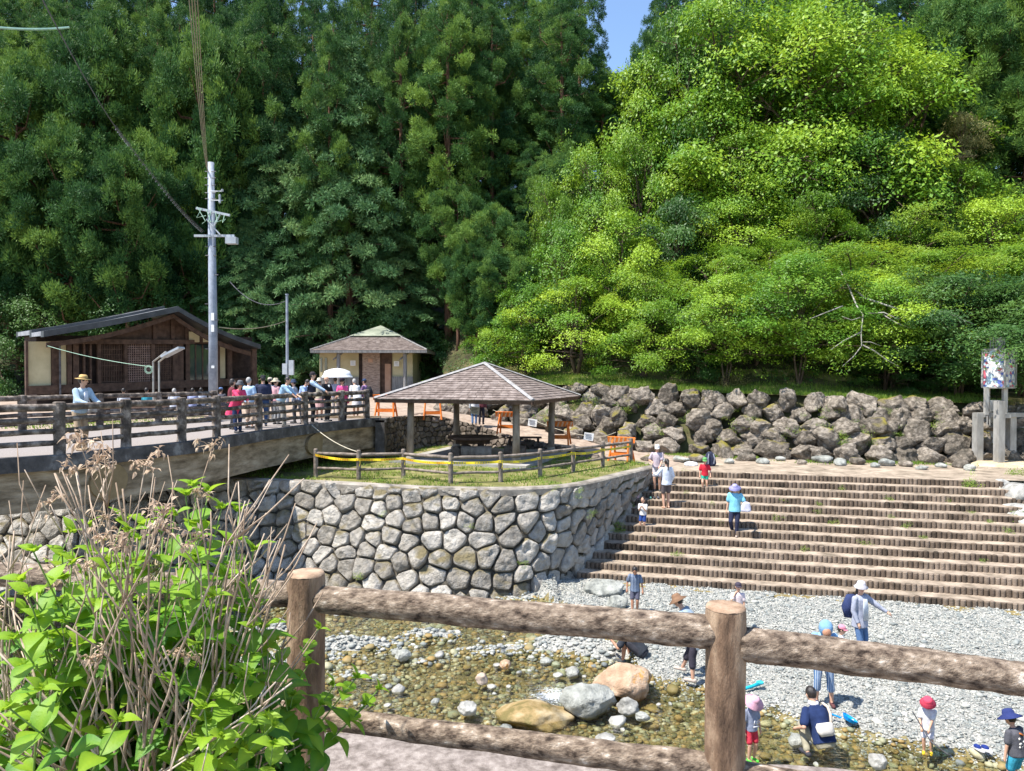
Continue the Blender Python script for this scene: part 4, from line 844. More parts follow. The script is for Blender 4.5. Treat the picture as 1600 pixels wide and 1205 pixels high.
# cream panels (front, left of the recess, right)
for (x0, x1, y0, y1, Yp) in ((42, 79, 541, 606, YF + .02), (90, 103, 543, 606, YF + .02), (341, 354, 547, 602, YF + .12), (290, 326, 524, 541, YF - .08)):
    a = wp(x0, Yp, bz(y1, Yp)); b = wp(x1, Yp, bz(y0, Yp)); mb = MB(); mb.box(((a.x + b.x) / 2, Yp - .05, (a.z + b.z) / 2), (b.x - a.x, .1, b.z - a.z)); mb.build('cream_panel', M['cream'], b1)
for x0, x1 in ((38, 42), (79, 90), (103, 110), (112, 121), (128, 131), (138, 141), (150, 156), (192, 197), (234, 240), (268, 284), (288, 294), (327, 341), (354, 360)):
    a = wp(x0, YF, 0); b = wp(x1, YF, 0); zt_ = bz(540); mb = MB(); mb.box(((a.x + b.x) / 2, YF - .12, (GB - .1 + zt_) / 2), (b.x - a.x, .16, zt_ - GB + .1)); mb.build('post', M['timber'], b1)
mb = MB(); a = wp(112, YF, 0); b = wp(300, YF, 0); mb.box(((a.x + b.x) / 2, YF - .22, bz(541)), (b.x - a.x, .14, .2)); mb.box(((xl + xr) / 2, YF - .1, bz(609)), (xr - xl, .3, .35)); mb.build('beam', M['timber'], b1)
def lattice(x0, x1, y0, y1, Yp, nx, nz, mat=None):
    a = wp(x0, Yp, bz(y1, Yp)); b = wp(x1, Yp, bz(y0, Yp)); mb = MB()
    for i in range(nx + 1): mb.box((lerp(a.x, b.x, i / nx), Yp, (a.z + b.z) / 2), (.035, .03, b.z - a.z))
    for j in range(nz + 1): mb.box(((a.x + b.x) / 2, Yp - .012, lerp(a.z, b.z, j / nz)), (b.x - a.x, .03, .032))
    mb.build('lattice_screen', mat or M['lattice'], b1)
lattice(196, 234, 544, 609, YF - .08, 11, 18)
lattice(157, 192, 544, 609, YF - .02, 13, 8, M['timber'])
lattice(241, 270, 544, 609, YF - .05, 11, 18, M['timber'])
mb = MB(); a = wp(294, YF, bz(606)); b = wp(327, YF, bz(545)); mb.box(((a.x + b.x) / 2, YF - .02, (a.z + b.z) / 2), (b.x - a.x, .05, b.z - a.z)); wn = mb.build('window', M['glass'], b1)
mb = MB()
for t in (0, .33, .66, 1): mb.box((lerp(a.x, b.x, t), YF - .06, (a.z + b.z) / 2), (.05, .05, b.z - a.z))
mb.build('frame', M['timber'], wn)
# gable infill
mb = MB(); pk = Vector((wp(256, YF, 0).x, YF, bz(497)))
lft = wp(150, YF, bz(541)); rgt = wp(385, YF, bz(545))
mb.add([lft + Vector((0, -.05, 0)), rgt + Vector((0, -.05, 0)), pk + Vector((0, -.05, -.1)), lft + Vector((0, .1, 0)), rgt + Vector((0, .1, 0)), pk + Vector((0, .1, -.1))], [(0, 1, 2), (3, 5, 4), (0, 3, 4, 1)]); mb.build('gable_wall', M['timber'], b1)
for px in (240, 268, 290, 312):
    mb = MB(); x = wp(px, YF, 0).x; t = abs(x - pk.x) / 3.8; mb.box((x, YF - .14, lerp(pk.z, bz(541), min(1, t)) / 2 + bz(541) / 2 - .05), (.16, .1, max(.15, (pk.z - bz(541)) * (1 - t)))); mb.build('gable_strut', M['timber'], b1)
# roof: two curved wings, ridge runs back from the gable peak
def roofwing(side, y0, y1, lift, mat, name, thick=.14, shift=0):
    rk = MB(); n = 12; V = []
    ex = wp(48, YF, 0).x if side < 0 else wp(382, YF, 0).x; ez = bz(529) if side < 0 else bz(546)
    for i in range(n + 1):
        t = i / n; x = lerp(pk.x, ex + shift, t); z = lerp(bz(488), ez, t) - (.09 if side < 0 else .12) * math.sin(math.pi * t) * (1 if t > 0 else 0) + lift
        V += [(x, y0, z), (x, y1, z), (x, y1, z - thick), (x, y0, z - thick)]
    Fc = [(i * 4 + k, i * 4 + 4 + k, i * 4 + 4 + (k + 1) % 4, i * 4 + (k + 1) % 4) for i in range(n) for k in range(4)] + [(0, 1, 2, 3), (n * 4, n * 4 + 3, n * 4 + 2, n * 4 + 1)]
    if side > 0: Fc = [f[::-1] for f in Fc]
    rk.add(V, Fc); return rk.build(name, mat, b1)
roofwing(-1, YF - 1.6, YF - 1.25, .03, M['blackroof'], 'roof', .24)
roofwing(-1, YF - 1.25, YF - .15, .0, M['greyroof'], 'roof', .16)
roofwing(-1, YF - .15, YF + .1, .12, M['blackroof'], 'roof', .3)
roofwing(-1, YF + .1, YF + 1.55, .08, M['greyroof'], 'roof', .16)
roofwing(-1, YF + 1.55, YF + 1.8, .10, M['blackroof'], 'roof', .22)
roofwing(1, YF - 1.6, YF + 1.8, .0, M['blackroof'], 'roof', .22)
for side in (-1, 1):
    mb = MB(); ex = wp(60, YF, 0).x if side < 0 else wp(376, YF, 0).x; ez = bz(541) if side < 0 else bz(556)
    P = [Vector((lerp(pk.x, ex, t / 8), YF - 1.0, lerp(bz(496), ez, t / 8) - .22 * math.sin(math.pi * t / 8) - .06)) for t in range(9)]
    for p, q in zip(P, P[1:]): mb.hexa([p + Vector((0, -.06, -.2)), q + Vector((0, -.06, -.2)), q + Vector((0, .06, -.2)), p + Vector((0, .06, -.2)), p + Vector((0, -.06, 0)), q + Vector((0, -.06, 0)), q + Vector((0, .06, 0)), p + Vector((0, .06, 0))])
    mb.build('bargeboard', M['timber'], b1)
mb = MB(); x = wp(368, YF - 1, 0).x; mb.box((x, YF - 1.0, (GB + bz(553)) / 2), (.2, .2, bz(553) - GB)); mb.build('porch_post', M['timber'], b1)
for px in (82,): mb = MB(); p = wp(px, YF - .35, 0); mb.tube([(p.x, p.y, GB), (p.x, p.y, bz(541))], .05, 8); mb.build('drainpipe', M['wire'], b1)

# the building stands turned: its front runs from near left to far right
_c, _s = math.cos(R(50)), math.sin(R(50)); _PL = Vector((-21.06, 32.5))
for o in [c for c in b1.children] + [g for c in b1.children for g in c.children]:
    for v_ in o.data.vertices:
        x, y, z = v_.co.x - 16, v_.co.y, v_.co.z; q_ = x / 34.0; u_ = (q_ * _PL.y - _PL.x) / (_c - q_ * _s)
        v_.co = Vector((_PL.x + u_ * _c - y * _s + 16, _PL.y + u_ * _s + y * _c - 34, z * 1.07 + .03 * u_))

# ================================================================ TOILET BLOCK
YT = 43.0; GT = .70
b2 = empty('toilet_block', (-8.7, 44.5, GT), label='small cream hipped-roof toilet block with grey planked base', cat='building')
def tz_(py, Y=YT): return 1.75 - (py - 585) * Y / 1170
def tx(px, Y=YT): return (px - 800) / 1170 * Y
x0, x1 = tx(498), tx(644); ze = tz_(548)
mb = MB(); mb.box(((x0 + x1) / 2, YT + 2.3, (GT + ze) / 2), (x1 - x0, 4.2, ze - GT)); mb.build('wall', M['cream'], b2)
def panel(name, a, b, y0, y1, mat, d=.08, prox=0.0):
    mb = MB(); mb.box(((tx(a) + tx(b)) / 2, YT + .18 - d / 2 - prox, (tz_(y0) + tz_(y1)) / 2), (tx(b) - tx(a), d, tz_(y0) - tz_(y1))); return mb.build(name, mat, b2)
panel('plank_base', 498, 560, 589, 614, M['greyplank'], .1, .02); panel('plank_base', 612, 645, 588, 614, M['greyplank'], .1, .02)
panel('cladding', 567, 594, 551, 615, M['brick'], .2, .1)
panel('doorway', 594, 612, 551, 614, M['timber'], .06, .0); panel('door', 601, 610, 568, 614, M['door'], .05, .05)
panel('doorway', 560, 567, 552, 612, M['darktimber'], .04, 0)
for a in (499.5, 507): panel('window', a, a + 3.2, 559, 581, M['glass'], .03, .03)
for a, b, y0, y1 in ((548, 556, 563, 571), (576, 584, 568, 575), (585, 591, 577, 585), (576, 583, 595, 605), (616, 624, 564, 572)):
    s_ = panel('paper_sign', a, b, y0, y1, M['paper'], .012, .26)
    mb = MB(); cx_, cz = (tx(a) + tx(b)) / 2, (tz_(y0) + tz_(y1)) / 2
    for k in range(3): mb.box((cx_, YT - .095, cz + .07 - .07 * k), ((tx(b) - tx(a)) * .65, .004, .015))
    mb.build('writing', M['ink'], s_)
panel('wood_plaque', 576, 583, 560, 566, M['door'], .03, .3)
for px in (529, 633):
    mb = MB(); p = Vector((tx(px, YT - .9), YT - .9, 0)); mb.tube([(p.x, p.y, GT), (p.x, p.y, tz_(549, YT - .9))], .11, 8); mb.tube([(p.x - .3, p.y, tz_(562)), (p.x + .25, p.y + .4, tz_(549))], .05, 6); mb.build('porch_post', M['greyplank'], b2)
C4 = [Vector((tx(485, YT - 1.3), YT - 1.3, tz_(547, YT - 1.3))), Vector((tx(667, YT - 1.3), YT - 1.3, tz_(547, YT - 1.3))), Vector((tx(667, YT - 1.3), YT + 5.4, tz_(547, YT - 1.3))), Vector((tx(485, YT - 1.3), YT + 5.4, tz_(547, YT - 1.3)))]
cc = sum(C4, Vector()) / 4; ap2 = Vector((cc.x + .1, cc.y, tz_(508, cc.y))); T4 = [p.lerp(ap2, .58) for p in C4]; T4 = [Vector((p.x, p.y, tz_(526, YT + .9))) for p in T4]
mb = MB()
for s in range(4):
    a, b, c, d = C4[s], C4[(s + 1) % 4], T4[(s + 1) % 4], T4[s]; n_ = 12
    for k in range(n_):
        t0, t1 = k / n_, (k + 1) / n_; nn = (b - a).cross(d - a).normalized(); mb.cur = random.random()
        A0, B0, A1, B1 = a.lerp(d, t0), b.lerp(c, t0), a.lerp(d, t1), b.lerp(c, t1); m_ = 22
        for q in range(m_):
            mb.cur = random.random(); mb.add([A0.lerp(B0, q / m_) + nn * .03, A0.lerp(B0, (q + 1) / m_) + nn * .03, A1.lerp(B1, (q + 1) / m_), A1.lerp(B1, q / m_), A0.lerp(B0, q / m_) - nn * .01, A0.lerp(B0, (q + 1) / m_) - nn * .01], [(0, 1, 2, 3), (4, 5, 1, 0)])
mb.add([p - Vector((0, 0, .06)) for p in C4], [(3, 2, 1, 0)]); mb.build('roof', M['shingle'], b2)
mb = MB()
for s in range(4):
    a, b = C4[s], C4[(s + 1) % 4]; d = (b - a).normalized(); n = Vector((d.y, -d.x, 0)); mb.hexa([a - Vector((0, 0, .14)), b - Vector((0, 0, .14)), b - Vector((0, 0, .14)) - n * .06, a - Vector((0, 0, .14)) - n * .06, a + n * .01, b + n * .01, b - n * .06, a - n * .06])
    mb.tube([C4[s] + Vector((0, 0, .04)), T4[s] + Vector((0, 0, .04))], .05, 6)
mb.build('roof_trim', M['ridge' if False else 'greyplank'], b2)
E4 = [ap2 + (p - ap2) * 1.12 for p in T4]; E4 = [Vector((p.x, p.y, tz_(525, YT + 1))) for p in E4]
mb = MB(); mb.add(E4 + [ap2], [(0, 1, 4), (1, 2, 4), (2, 3, 4), (3, 0, 4), (3, 2, 1, 0)]); mb.add([p - Vector((0, 0, .12)) for p in T4] + [Vector((p.x, p.y, E4[0].z + .01)) for p in T4], [(0, 1, 5, 4), (1, 2, 6, 5), (2, 3, 7, 6), (3, 0, 4, 7)]); mb.build('cap_roof', M['patina'], b2)

# ================================================================ POLES AND WIRES
up = empty('utility_pole', (-12.0, 30.0, 0), label='tall grey utility pole in front of the dark timber building', cat='utility pole')
px0 = (333 - 800) / 1170 * 30; topz = at(330, 255, 30).z; cx0 = px0
mb = MB(); mb.tube([(px0, 30, -.1), (px0 + .01, 30, 4), (px0 - .04, 30, topz)], [.185, .165, .125], 16); mb.build('shaft', M['pole'], up, smooth=True)
def pz(py): return at(0, py, 30).z
def pxx(px): return (px - 800) / 1170 * 30
mb = MB(); mb.box(((pxx(308) + pxx(370)) / 2, 29.82, pz(370)), (pxx(370) - pxx(308), .08, .09)); mb.build('cross_arm', M['box'], up)
mb = MB(); mb.box(((pxx(311) + pxx(364)) / 2, 29.8, pz(333)), (pxx(364) - pxx(311), .08, .09), ry=R(12)); mb.build('cross_arm', M['box'], up)
mb = MB(); mb.box((pxx(367), 29.75, pz(378)), (.42, .3, .26)); mb.build('junction_box', M['box'], up)
for a, b in (((328, 345), (349, 369)), ((349, 338), (339, 357))): mb = MB(); mb.tube([(pxx(a[0]), 29.75, pz(a[1])), (pxx(b[0]), 29.75, pz(b[1]))], .03, 6); mb.build('brace', M['box'], up)
for py in (270, 280, 291, 303, 312, 386, 400): mb = MB(); mb.tube([(px0 - .24, 29.9, pz(py)), (px0 + .2, 29.9, pz(py))], .018, 5); mb.build('step_bolt', M['wire'], up)
for py in (430, 475, 500, 545): mb = MB(); mb.tube([(px0 - .05, 29.9, pz(py)), (px0 + .27 * (-1 if py % 2 else 1), 29.9, pz(py))], .014, 5); mb.build('step_bolt', M['wire'], up)
for px, py, L_ in ((348, 313, .35), (352, 300, .1)): mb = MB(); mb.lathe((pxx(px), 29.8, pz(py) - L_ / 2), [(.03, 0), (.05, .05), (.04, L_ * .5), (.05, L_ * .9), (.02, L_)], 8); mb.build('insulator', M['box'], up)
for q_, e_ in ((301, 353), (315, 352)): mb = MB(); mb.tube([(px0, 29.85, pz(q_)), (pxx(e_), 29.85, pz(q_))], .02, 5); mb.build('bracket', M['box'], up)
mb = MB()
rw = random.Random(2)
for k in range(7):
    a = Vector((pxx(314 + k * 7), 29.75, pz(326 + k * 2))); b = Vector((pxx(322 + k * 6), 29.7, pz(345 + rw.uniform(-6, 8)))); mb.tube([a, a.lerp(b, .5) + Vector((rw.uniform(-.3, .3), -.1, -.25)), b], .012, 5)
mb.build('jumper_wire', M['greenwire'], up)
for py, h in ((495, .3), (513, .28), (573, .1)): mb = MB(); mb.box((px0 + .06, 29.83, pz(py)), (.12, .02, h)); mb.build('plate', M['paper'], up)
def wire(P, r, mat, label, sag=0.0, n=24, name='overhead_wire', **k):
    a, b = Vector(P[0]), Vector(P[1]); mb = MB(); mb.tube([a.lerp(b, t / n) - Vector((0, 0, sag * 4 * (t / n) * (1 - t / n))) for t in range(n + 1)], r, 5); return mb.build(name, mat, label=label, cat='wire', **k)
for i, (px, r) in enumerate(((296, .007), (301, .008), (306, .008), (311, .007))):
    wire((at(328 - 1.2 * (3 - i), 262 + 4 * i, 30), at(px - 2, -60, 9)), r, M['brasswire'], ('leftmost', 'second from left', 'third from left', 'rightmost')[i] + ' of the four power lines rising from the tall pole', .35, group='power lines rising from the tall pole')
a, b = at(318, 362, 29.9), at(205, 190, 15); 
ch = empty('spiral_cable', tuple(a), label='black cable wrapped in a loose spiral running up left from the pole', cat='cable')
c3 = at(60, -20, 8)
def cab(t):
    p = a.lerp(b, t) if t <= 1 else b.lerp(c3, t - 1); return p - Vector((0, 0, .5 * 4 * (t / 2) * (1 - t / 2)))
mb = MB(); mb.tube([cab(t / 20) for t in range(41)], .008, 5); mb.build('cable', M['wire'], ch)
mb = MB(); P = []
for i in range(520):
    t = i / 520 * 1.25; p = cab(t); sc_ = max(.35, p.y / 30); P.append(p + Vector((math.cos(i * .5) * .06 * sc_, 0, math.sin(i * .5) * .06 * sc_)))
mb.tube(P, .0045, 4); mb.build('spiral', M['wire'], ch)
wire((at(-20, 44, 14), at(112, 46, 17)), .025, M['greenwire'], 'thick pale green cable end crossing the upper left corner', .05)
wire((at(343, 511, 30), at(447, 501, 38)), .018, M['brasswire'], 'thin cable from the tall pole to the thin grey pole', .2)
wire((at(75, 540, 31), at(240, 573, 27)), .010, M['greenwire'], 'pale green cord from the building eave to the slanted lamp stand', .1)
wire((at(447, 470, 38), at(360, 440, 40)), .02, M['wire'], 'dark cable from the top of the thin pole into the trees', .6)
tpz = empty('thin_pole', ((449 - 800) / 1170 * 38, 38, .5), label='thin grey pole with two small boxes beside the trees', cat='pole')
mb = MB(); xx = (449 - 800) / 1170 * 38; mb.tube([(xx, 38, .3), (xx, 38, at(0, 461, 38).z)], [.085, .065], 10); mb.tube([(xx, 38, at(0, 461, 38).z), (xx, 38, at(0, 460, 38).z + .03)], .09, 10); mb.build('shaft', M['pole'], tpz)
for px, py, h in ((455.5, 574, .75), (445.5, 576, .55)): mb = MB(); p = at(px, py, 37.9); mb.box(p, (.24, .16, h)); mb.build('meter_box', M['box'], tpz)
ls = empty('lamp_stand', tuple(at(243, 612, 27)), label='slim metal stand with a slanted flat lamp head before the building', cat='lamp')
for px in (239.5, 248.5): mb = MB(); mb.tube([at(px, 625, 27), at(px, 565, 27), at(px + 20, 549.5, 26.6)], .035, 6); mb.build('upright', M['steel'], ls)
mb = MB(); p = at(270, 550, 26.6); mb.box(p, (.72, .5, .07), ry=R(-27)); mb.build('lamp_head', M['box'], ls)
mb = MB()
for r0 in (.10, .12, .15):
    c = at(232, 577, 26.9); mb.tube([c + Vector((math.cos(t * .52) * r0, .02 * t / 12, math.sin(t * .52) * r0)) for t in range(13)], .007, 5)
mb.build('cord_coil', M['greenwire'], label='coil of pale green cord hanging on the slanted lamp stand', cat='cord')

# ================================================================ FRONT FENCE
ff = empty('front_fence', (-.9, 3.28, 0), label='foreground fence of thick brown log posts and pale mottled rails', cat='fence')
PL = Vector((-.905, 3.28, 0)); PR = Vector((.868, 3.03, 0))
def fpost(p, h, r, seed):
    mb = MB(); k = 40; Z_ = [-.45 + (h + .45) * j / k for j in range(k + 1)]; Z_[-1] = h - .012
    pts = [p + Vector((.006 * fbm(z * 2 + seed, 1), .006 * fbm(z * 2, seed), z)) for z in Z_]; n = 40; V = []
    for i, q in enumerate(pts):
        for j in range(n):
            a = 2 * math.pi * j / n; rr = r * (1 + .045 * fbm(math.cos(a) * 2.2 + seed, math.sin(a) * 2.2, q.z * 1.1) + .02 * fbm(math.cos(a) * 9 + seed, math.sin(a) * 9, q.z * 2)) * (.97 if i == k else 1)
            V.append(q + Vector((math.cos(a) * rr, math.sin(a) * rr, 0)))
    mb.add(V, [(i * n + j, i * n + (j + 1) % n, (i + 1) * n + (j + 1) % n, (i + 1) * n + j) for i in range(k) for j in range(n)]); o = mb.build('post', M['fpost'], ff, smooth=True)
    cp = MB(); top = pts[-1]; V = []
    for f, dz in ((.985, 0), (.93, .010), (.6, .013), (.3, .012)):
        for j in range(n):
            a = 2 * math.pi * j / n; rr = r * f * (1 + .03 * fbm(math.cos(a) * 2.2 + seed, math.sin(a) * 2.2, q.z)); V.append(top + Vector((math.cos(a) * rr, math.sin(a) * rr, dz + .003 * fbm(math.cos(a) * rr * 60, math.sin(a) * rr * 60, seed))))
    V.append(top + Vector((0, 0, .012))); cp.add(V, [(i * n + j, i * n + (j + 1) % n, (i + 1) * n + (j + 1) % n, (i + 1) * n + j) for i in range(3) for j in range(n)] + [(3 * n + j, 3 * n + (j + 1) % n, 4 * n) for j in range(n)]); cp.build('end_grain', M['fcap'], o, smooth=True)
    return o
def frail(a, b, ra, rb, seed, name='rail'):
    a = Vector(a); b = Vector(b); k = 60; n = 28; d = (b - a).normalized(); u = Vector((0, 0, 1)); u = (u - d * u.dot(d)).normalized(); w_ = d.cross(u); V = []
    for i in range(k + 1):
        t = i / k; c = a.lerp(b, t) + u * .008 * fbm(t * 5 + seed, 0) ; r = lerp(ra, rb, t)
        for j in range(n):
            an = 2 * math.pi * j / n; x = t * (b - a).length
            rr = r * (1 + .06 * fbm(x * 3 + seed, math.cos(an) * 1.2, math.sin(an) * 1.2) + .05 * fbm(x * 14 + seed, math.cos(an) * 3, math.sin(an) * 3)) 
            V.append(c + (u * math.cos(an) + w_ * math.sin(an)) * rr)
    mb = MB(); mb.add(V, [(i * n + j, i * n + (j + 1) % n, (i + 1) * n + (j + 1) % n, (i + 1) * n + j) for i in range(k) for j in range(n)] + [tuple(range(n))[::-1], tuple(range(k * n, (k + 1) * n))]); return mb.build(name, M['frail'], ff, smooth=True)
fpost(PL, .885, .080, 1.0); fpost(PR, .815, .081, 5.0)
frail((PL.x + .05, 3.27, at(0, 937, 3.27).z), (PR.x - .04, 3.04, at(0, 989, 3.04).z), .060, .068, 2)
x2 = 2.35; frail((PR.x + .05, 3.02, at(0, 1006, 3.02).z), (x2, 2.80, .55), .070, .061, 9)
frail((PL.x - .05, 3.29, at(0, 930, 3.29).z), (-2.9, 3.6, .82), .058, .055, 13)
frail((PL.x + .05, 3.27, at(0, 1123, 3.27).z), (PR.x - .04, 3.04, at(0, 1205, 3.04).z), .047, .058, 17)
frail((PR.x + .05, 3.02, at(0, 1215, 3.02).z), (x2, 2.80, -.02), .058, .055, 23)
frail((PL.x - .05, 3.29, at(0, 1115, 3.29).z), (-2.9, 3.6, .28), .05, .05, 29)

# ================================================================ TREES
def tuft_needles(n, seed, up=.45, size=.30, wid=.05, rad=.42, flat=1.0):
    """rounded tuft of slender needle sprays pointing outward"""
    r = np.random.default_rng(seed); V = []; v = []
    for i in range(n):
        d = r.normal(size=3); d /= np.linalg.norm(d); d[2] = abs(d[2]) * 1.0 - .25 if r.random() < .8 else d[2]; d /= np.linalg.norm(d)
        b = d * rad * r.uniform(.25, .85) * np.array([1, 1, flat]); dd = d + np.array([0, 0, up]) + r.normal(0, .25, 3); dd /= np.linalg.norm(dd)
        s = np.cross(dd, r.normal(size=3)); s /= np.linalg.norm(s); L = size * r.uniform(.7, 1.2)
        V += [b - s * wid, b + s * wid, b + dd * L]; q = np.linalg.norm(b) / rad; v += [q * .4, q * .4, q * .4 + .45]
    V = np.array(V); return V, np.arange(len(V)).reshape(-1, 3), np.array(v)
def tuft_leaves(n, seed, rad=.5, leaf=.14, flat=.45, droop=.3, aspect=.5):
    """spray of broad leaves, each a folded four-point blade"""
    r = np.random.default_rng(seed); V = []; Fc = []; v = []
    for i in range(n):
        a = r.uniform(0, 6.28); q = math.sqrt(r.random()); b = np.array([math.cos(a) * q * rad, math.sin(a) * q * rad, r.normal(0, flat * rad * .5) - q * q * droop * rad])
        az = a + r.normal(0, .9); el = r.normal(-.25, .45); d = np.array([math.cos(az) * math.cos(el), math.sin(az) * math.cos(el), math.sin(el)])
        s = np.cross(d, [0, 0, 1]); s /= np.linalg.norm(s) + 1e-6; s = s * math.cos(el) + np.array([0, 0, 1]) * r.normal(0, .4); L = leaf * r.uniform(.7, 1.3)
        k = len(V); V += [b, b + d * L * .45 + s * L * aspect * .5, b + d * L, b + d * L * .45 - s * L * aspect * .5]; Fc.append((k, k + 1, k + 2, k + 3)); c = r.uniform(-.15, .15) + .5; v += [c, c, c + .12, c]
    return np.array(V), np.array(Fc), np.array(v)
def build_tufts(name, tufts, P, S, D, tone, mat, parent, seed=0, tilt=.35):
    """P positions, S scales, D outward directions (xy) used to tilt the tufts"""
    r = np.random.default_rng(seed); allV = []; allF = []; allv = []; base = 0; P = np.array(P); S = np.array(S); D = np.array(D); tone = np.array(tone); which = r.integers(0, len(tufts), len(P))
    for t, (tV, tF, tv) in enumerate(tufts):
        m = which == t; n = m.sum()
        if n == 0: continue
        th = r.uniform(0, 6.28, n); c, s = np.cos(th), np.sin(th); Rz = np.zeros((n, 3, 3)); Rz[:, 0, 0] = c; Rz[:, 0, 1] = -s; Rz[:, 1, 0] = s; Rz[:, 1, 1] = c; Rz[:, 2, 2] = 1
        up = np.stack([D[m, 0] * tilt, D[m, 1] * tilt, np.ones(n)], 1) + r.normal(0, .08, (n, 3)); up /= np.linalg.norm(up, axis=1)[:, None]
        x = np.cross(up, np.array([0, 1, .1])); x /= np.linalg.norm(x, axis=1)[:, None]; y = np.cross(up, x); B = np.stack([x, y, up], 2) @ Rz
        V = np.einsum('nij,pj->npi', B, tV) * S[m][:, None, None] + P[m][:, None, :]; p = len(tV)
        allV.append(V.reshape(-1, 3)); allF.append((tF[None] + (np.arange(n) * p)[:, None, None]).reshape(-1, tF.shape[1]) + base); base += n * p
        allv.append((np.clip(tv[None] + (tone[m] - .5)[:, None], 0, 1)).ravel())
    return mknp(name, np.concatenate(allV), np.concatenate(allF), mat, np.concatenate(allv), False, parent, local=True)
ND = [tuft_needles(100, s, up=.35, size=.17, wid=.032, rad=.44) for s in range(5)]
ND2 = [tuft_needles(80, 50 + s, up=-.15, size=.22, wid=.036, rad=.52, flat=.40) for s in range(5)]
LV = [tuft_leaves(34, s, leaf=.135, aspect=.55) for s in range(5)]
LV2 = [tuft_leaves(30, 20 + s, rad=.62, leaf=.155, flat=.22, droop=.35, aspect=.42) for s in range(5)]
def sugi(seed, H, Rr, base=.22, nb=150, per=5, mat='sugi', rounded=.6):
    r = random.Random(seed); t = empty('cedar_tree', (0, 0, 0)); mb = MB(); k = 10
    mb.tube([(.12 * fbm(i * .5, seed), .12 * fbm(seed, i * .5), H * .96 * i / k - .5 * (i == 0)) for i in range(k + 1)], [lerp(.30, .04, i / k) * H / 20 + .02 for i in range(k + 1)], 8, jitter=.1); 
    P = []; S = []; D = []; T = []; br_ = MB()
    for i in range(nb):
        f = base + (1 - base) * ((i + r.random()) / nb) ** .85; a = i * 2.39996 + r.uniform(-.4, .4); g = (1 - f) / (1 - base); env = Rr * (min(1, g * (1.7 + rounded)) ** .75) * (.62 + .38 * min(1, (f - base) * 4 + .3)) * r.choice((.55, .8, .95, 1.0, 1.1, 1.2))
        z = f * H; n_ = max(2, int(per * (env / Rr + .25))); c = Vector((math.cos(a), math.sin(a), 0)); tone = r.uniform(.0, 1.0); tip = c * env + Vector((0, 0, z + env * .18))
        if i % 3 == 0: br_.tube([(0, 0, z - .4), tuple(c * env * .6 + Vector((0, 0, z - .35))), tuple(tip)], [.05, .035, .015], 4, cap=False)
        for q in range(n_):
            rad = env * (1 - .22 * (q / n_)) if q < n_ - 1 else env * .5; off = Vector((r.gauss(0, .30), r.gauss(0, .30), r.gauss(0, .22) + .1)); p = c * rad + Vector((0, 0, z + rad * .22)) + off
            P.append(p[:]); S.append(r.uniform(.75, 1.2) * (.75 + .3 * g)); D.append((c.x, c.y)); T.append(min(1, max(0, tone + r.uniform(-.1, .1))))
    for q in range(5): P.append((r.gauss(0, .2), r.gauss(0, .2), H * (.95 + .012 * q))); S.append(.8); D.append((0, 0)); T.append(.6)
    mb.build('trunk', M['redbark'], t, smooth=True, local=True); br_.build('branches', M['redbark'], t, local=True)
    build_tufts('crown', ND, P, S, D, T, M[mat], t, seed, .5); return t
def hinoki(seed, H, Rr, nb=260, name='cypress_tree'):
    r = random.Random(seed); t = empty(name, (0, 0, 0)); mb = MB(); mb.tube([(0, 0, -.5), (.1, 0, H * .5), (0, 0, H * .97)], [.32, .2, .03], 8); mb.build('trunk', M['redbark'], t, smooth=True, local=True)
    P = []; S = []; D = []; T = []; bb = MB()
    for i in range(nb):
        f = .03 + .97 * ((i + r.random()) / nb) ** .9; a = i * 2.39996; g = 1 - f; env = Rr * (min(1, g * 1.9) ** .8) * r.uniform(.55, 1.15); z = f * H; c = Vector((math.cos(a), math.sin(a), 0)); tone = r.uniform(.15, .85)
        n_ = max(3, int(9 * env / Rr + 1)); side = Vector((-c.y, c.x, 0))
        if i % 3 == 0: bb.tube([(0, 0, z), tuple(c * env * .5 + Vector((0, 0, z + .2))), tuple(c * env + Vector((0, 0, z - .15)))], [.05, .03, .012], 4, cap=False)
        for q in range(n_):
            u = (q + .5) / n_; rad = env * (1 - .62 * u ** 1.2); p = c * rad + side * r.gauss(0, .32 * (1 - .3 * u)) + Vector((0, 0, z + .35 * math.sin(u * 2.6) - .30 * (1 - u) + r.gauss(0, .1)))
            P.append(p[:]); S.append(r.uniform(.7, 1.15)); D.append((c.x, c.y)); T.append(min(1, max(0, tone + r.uniform(-.12, .12))))
    bb.build('branches', M['bark'], t, local=True); build_tufts('crown', ND2, P, S, D, T, M['hinoki'], t, seed, .75); return t
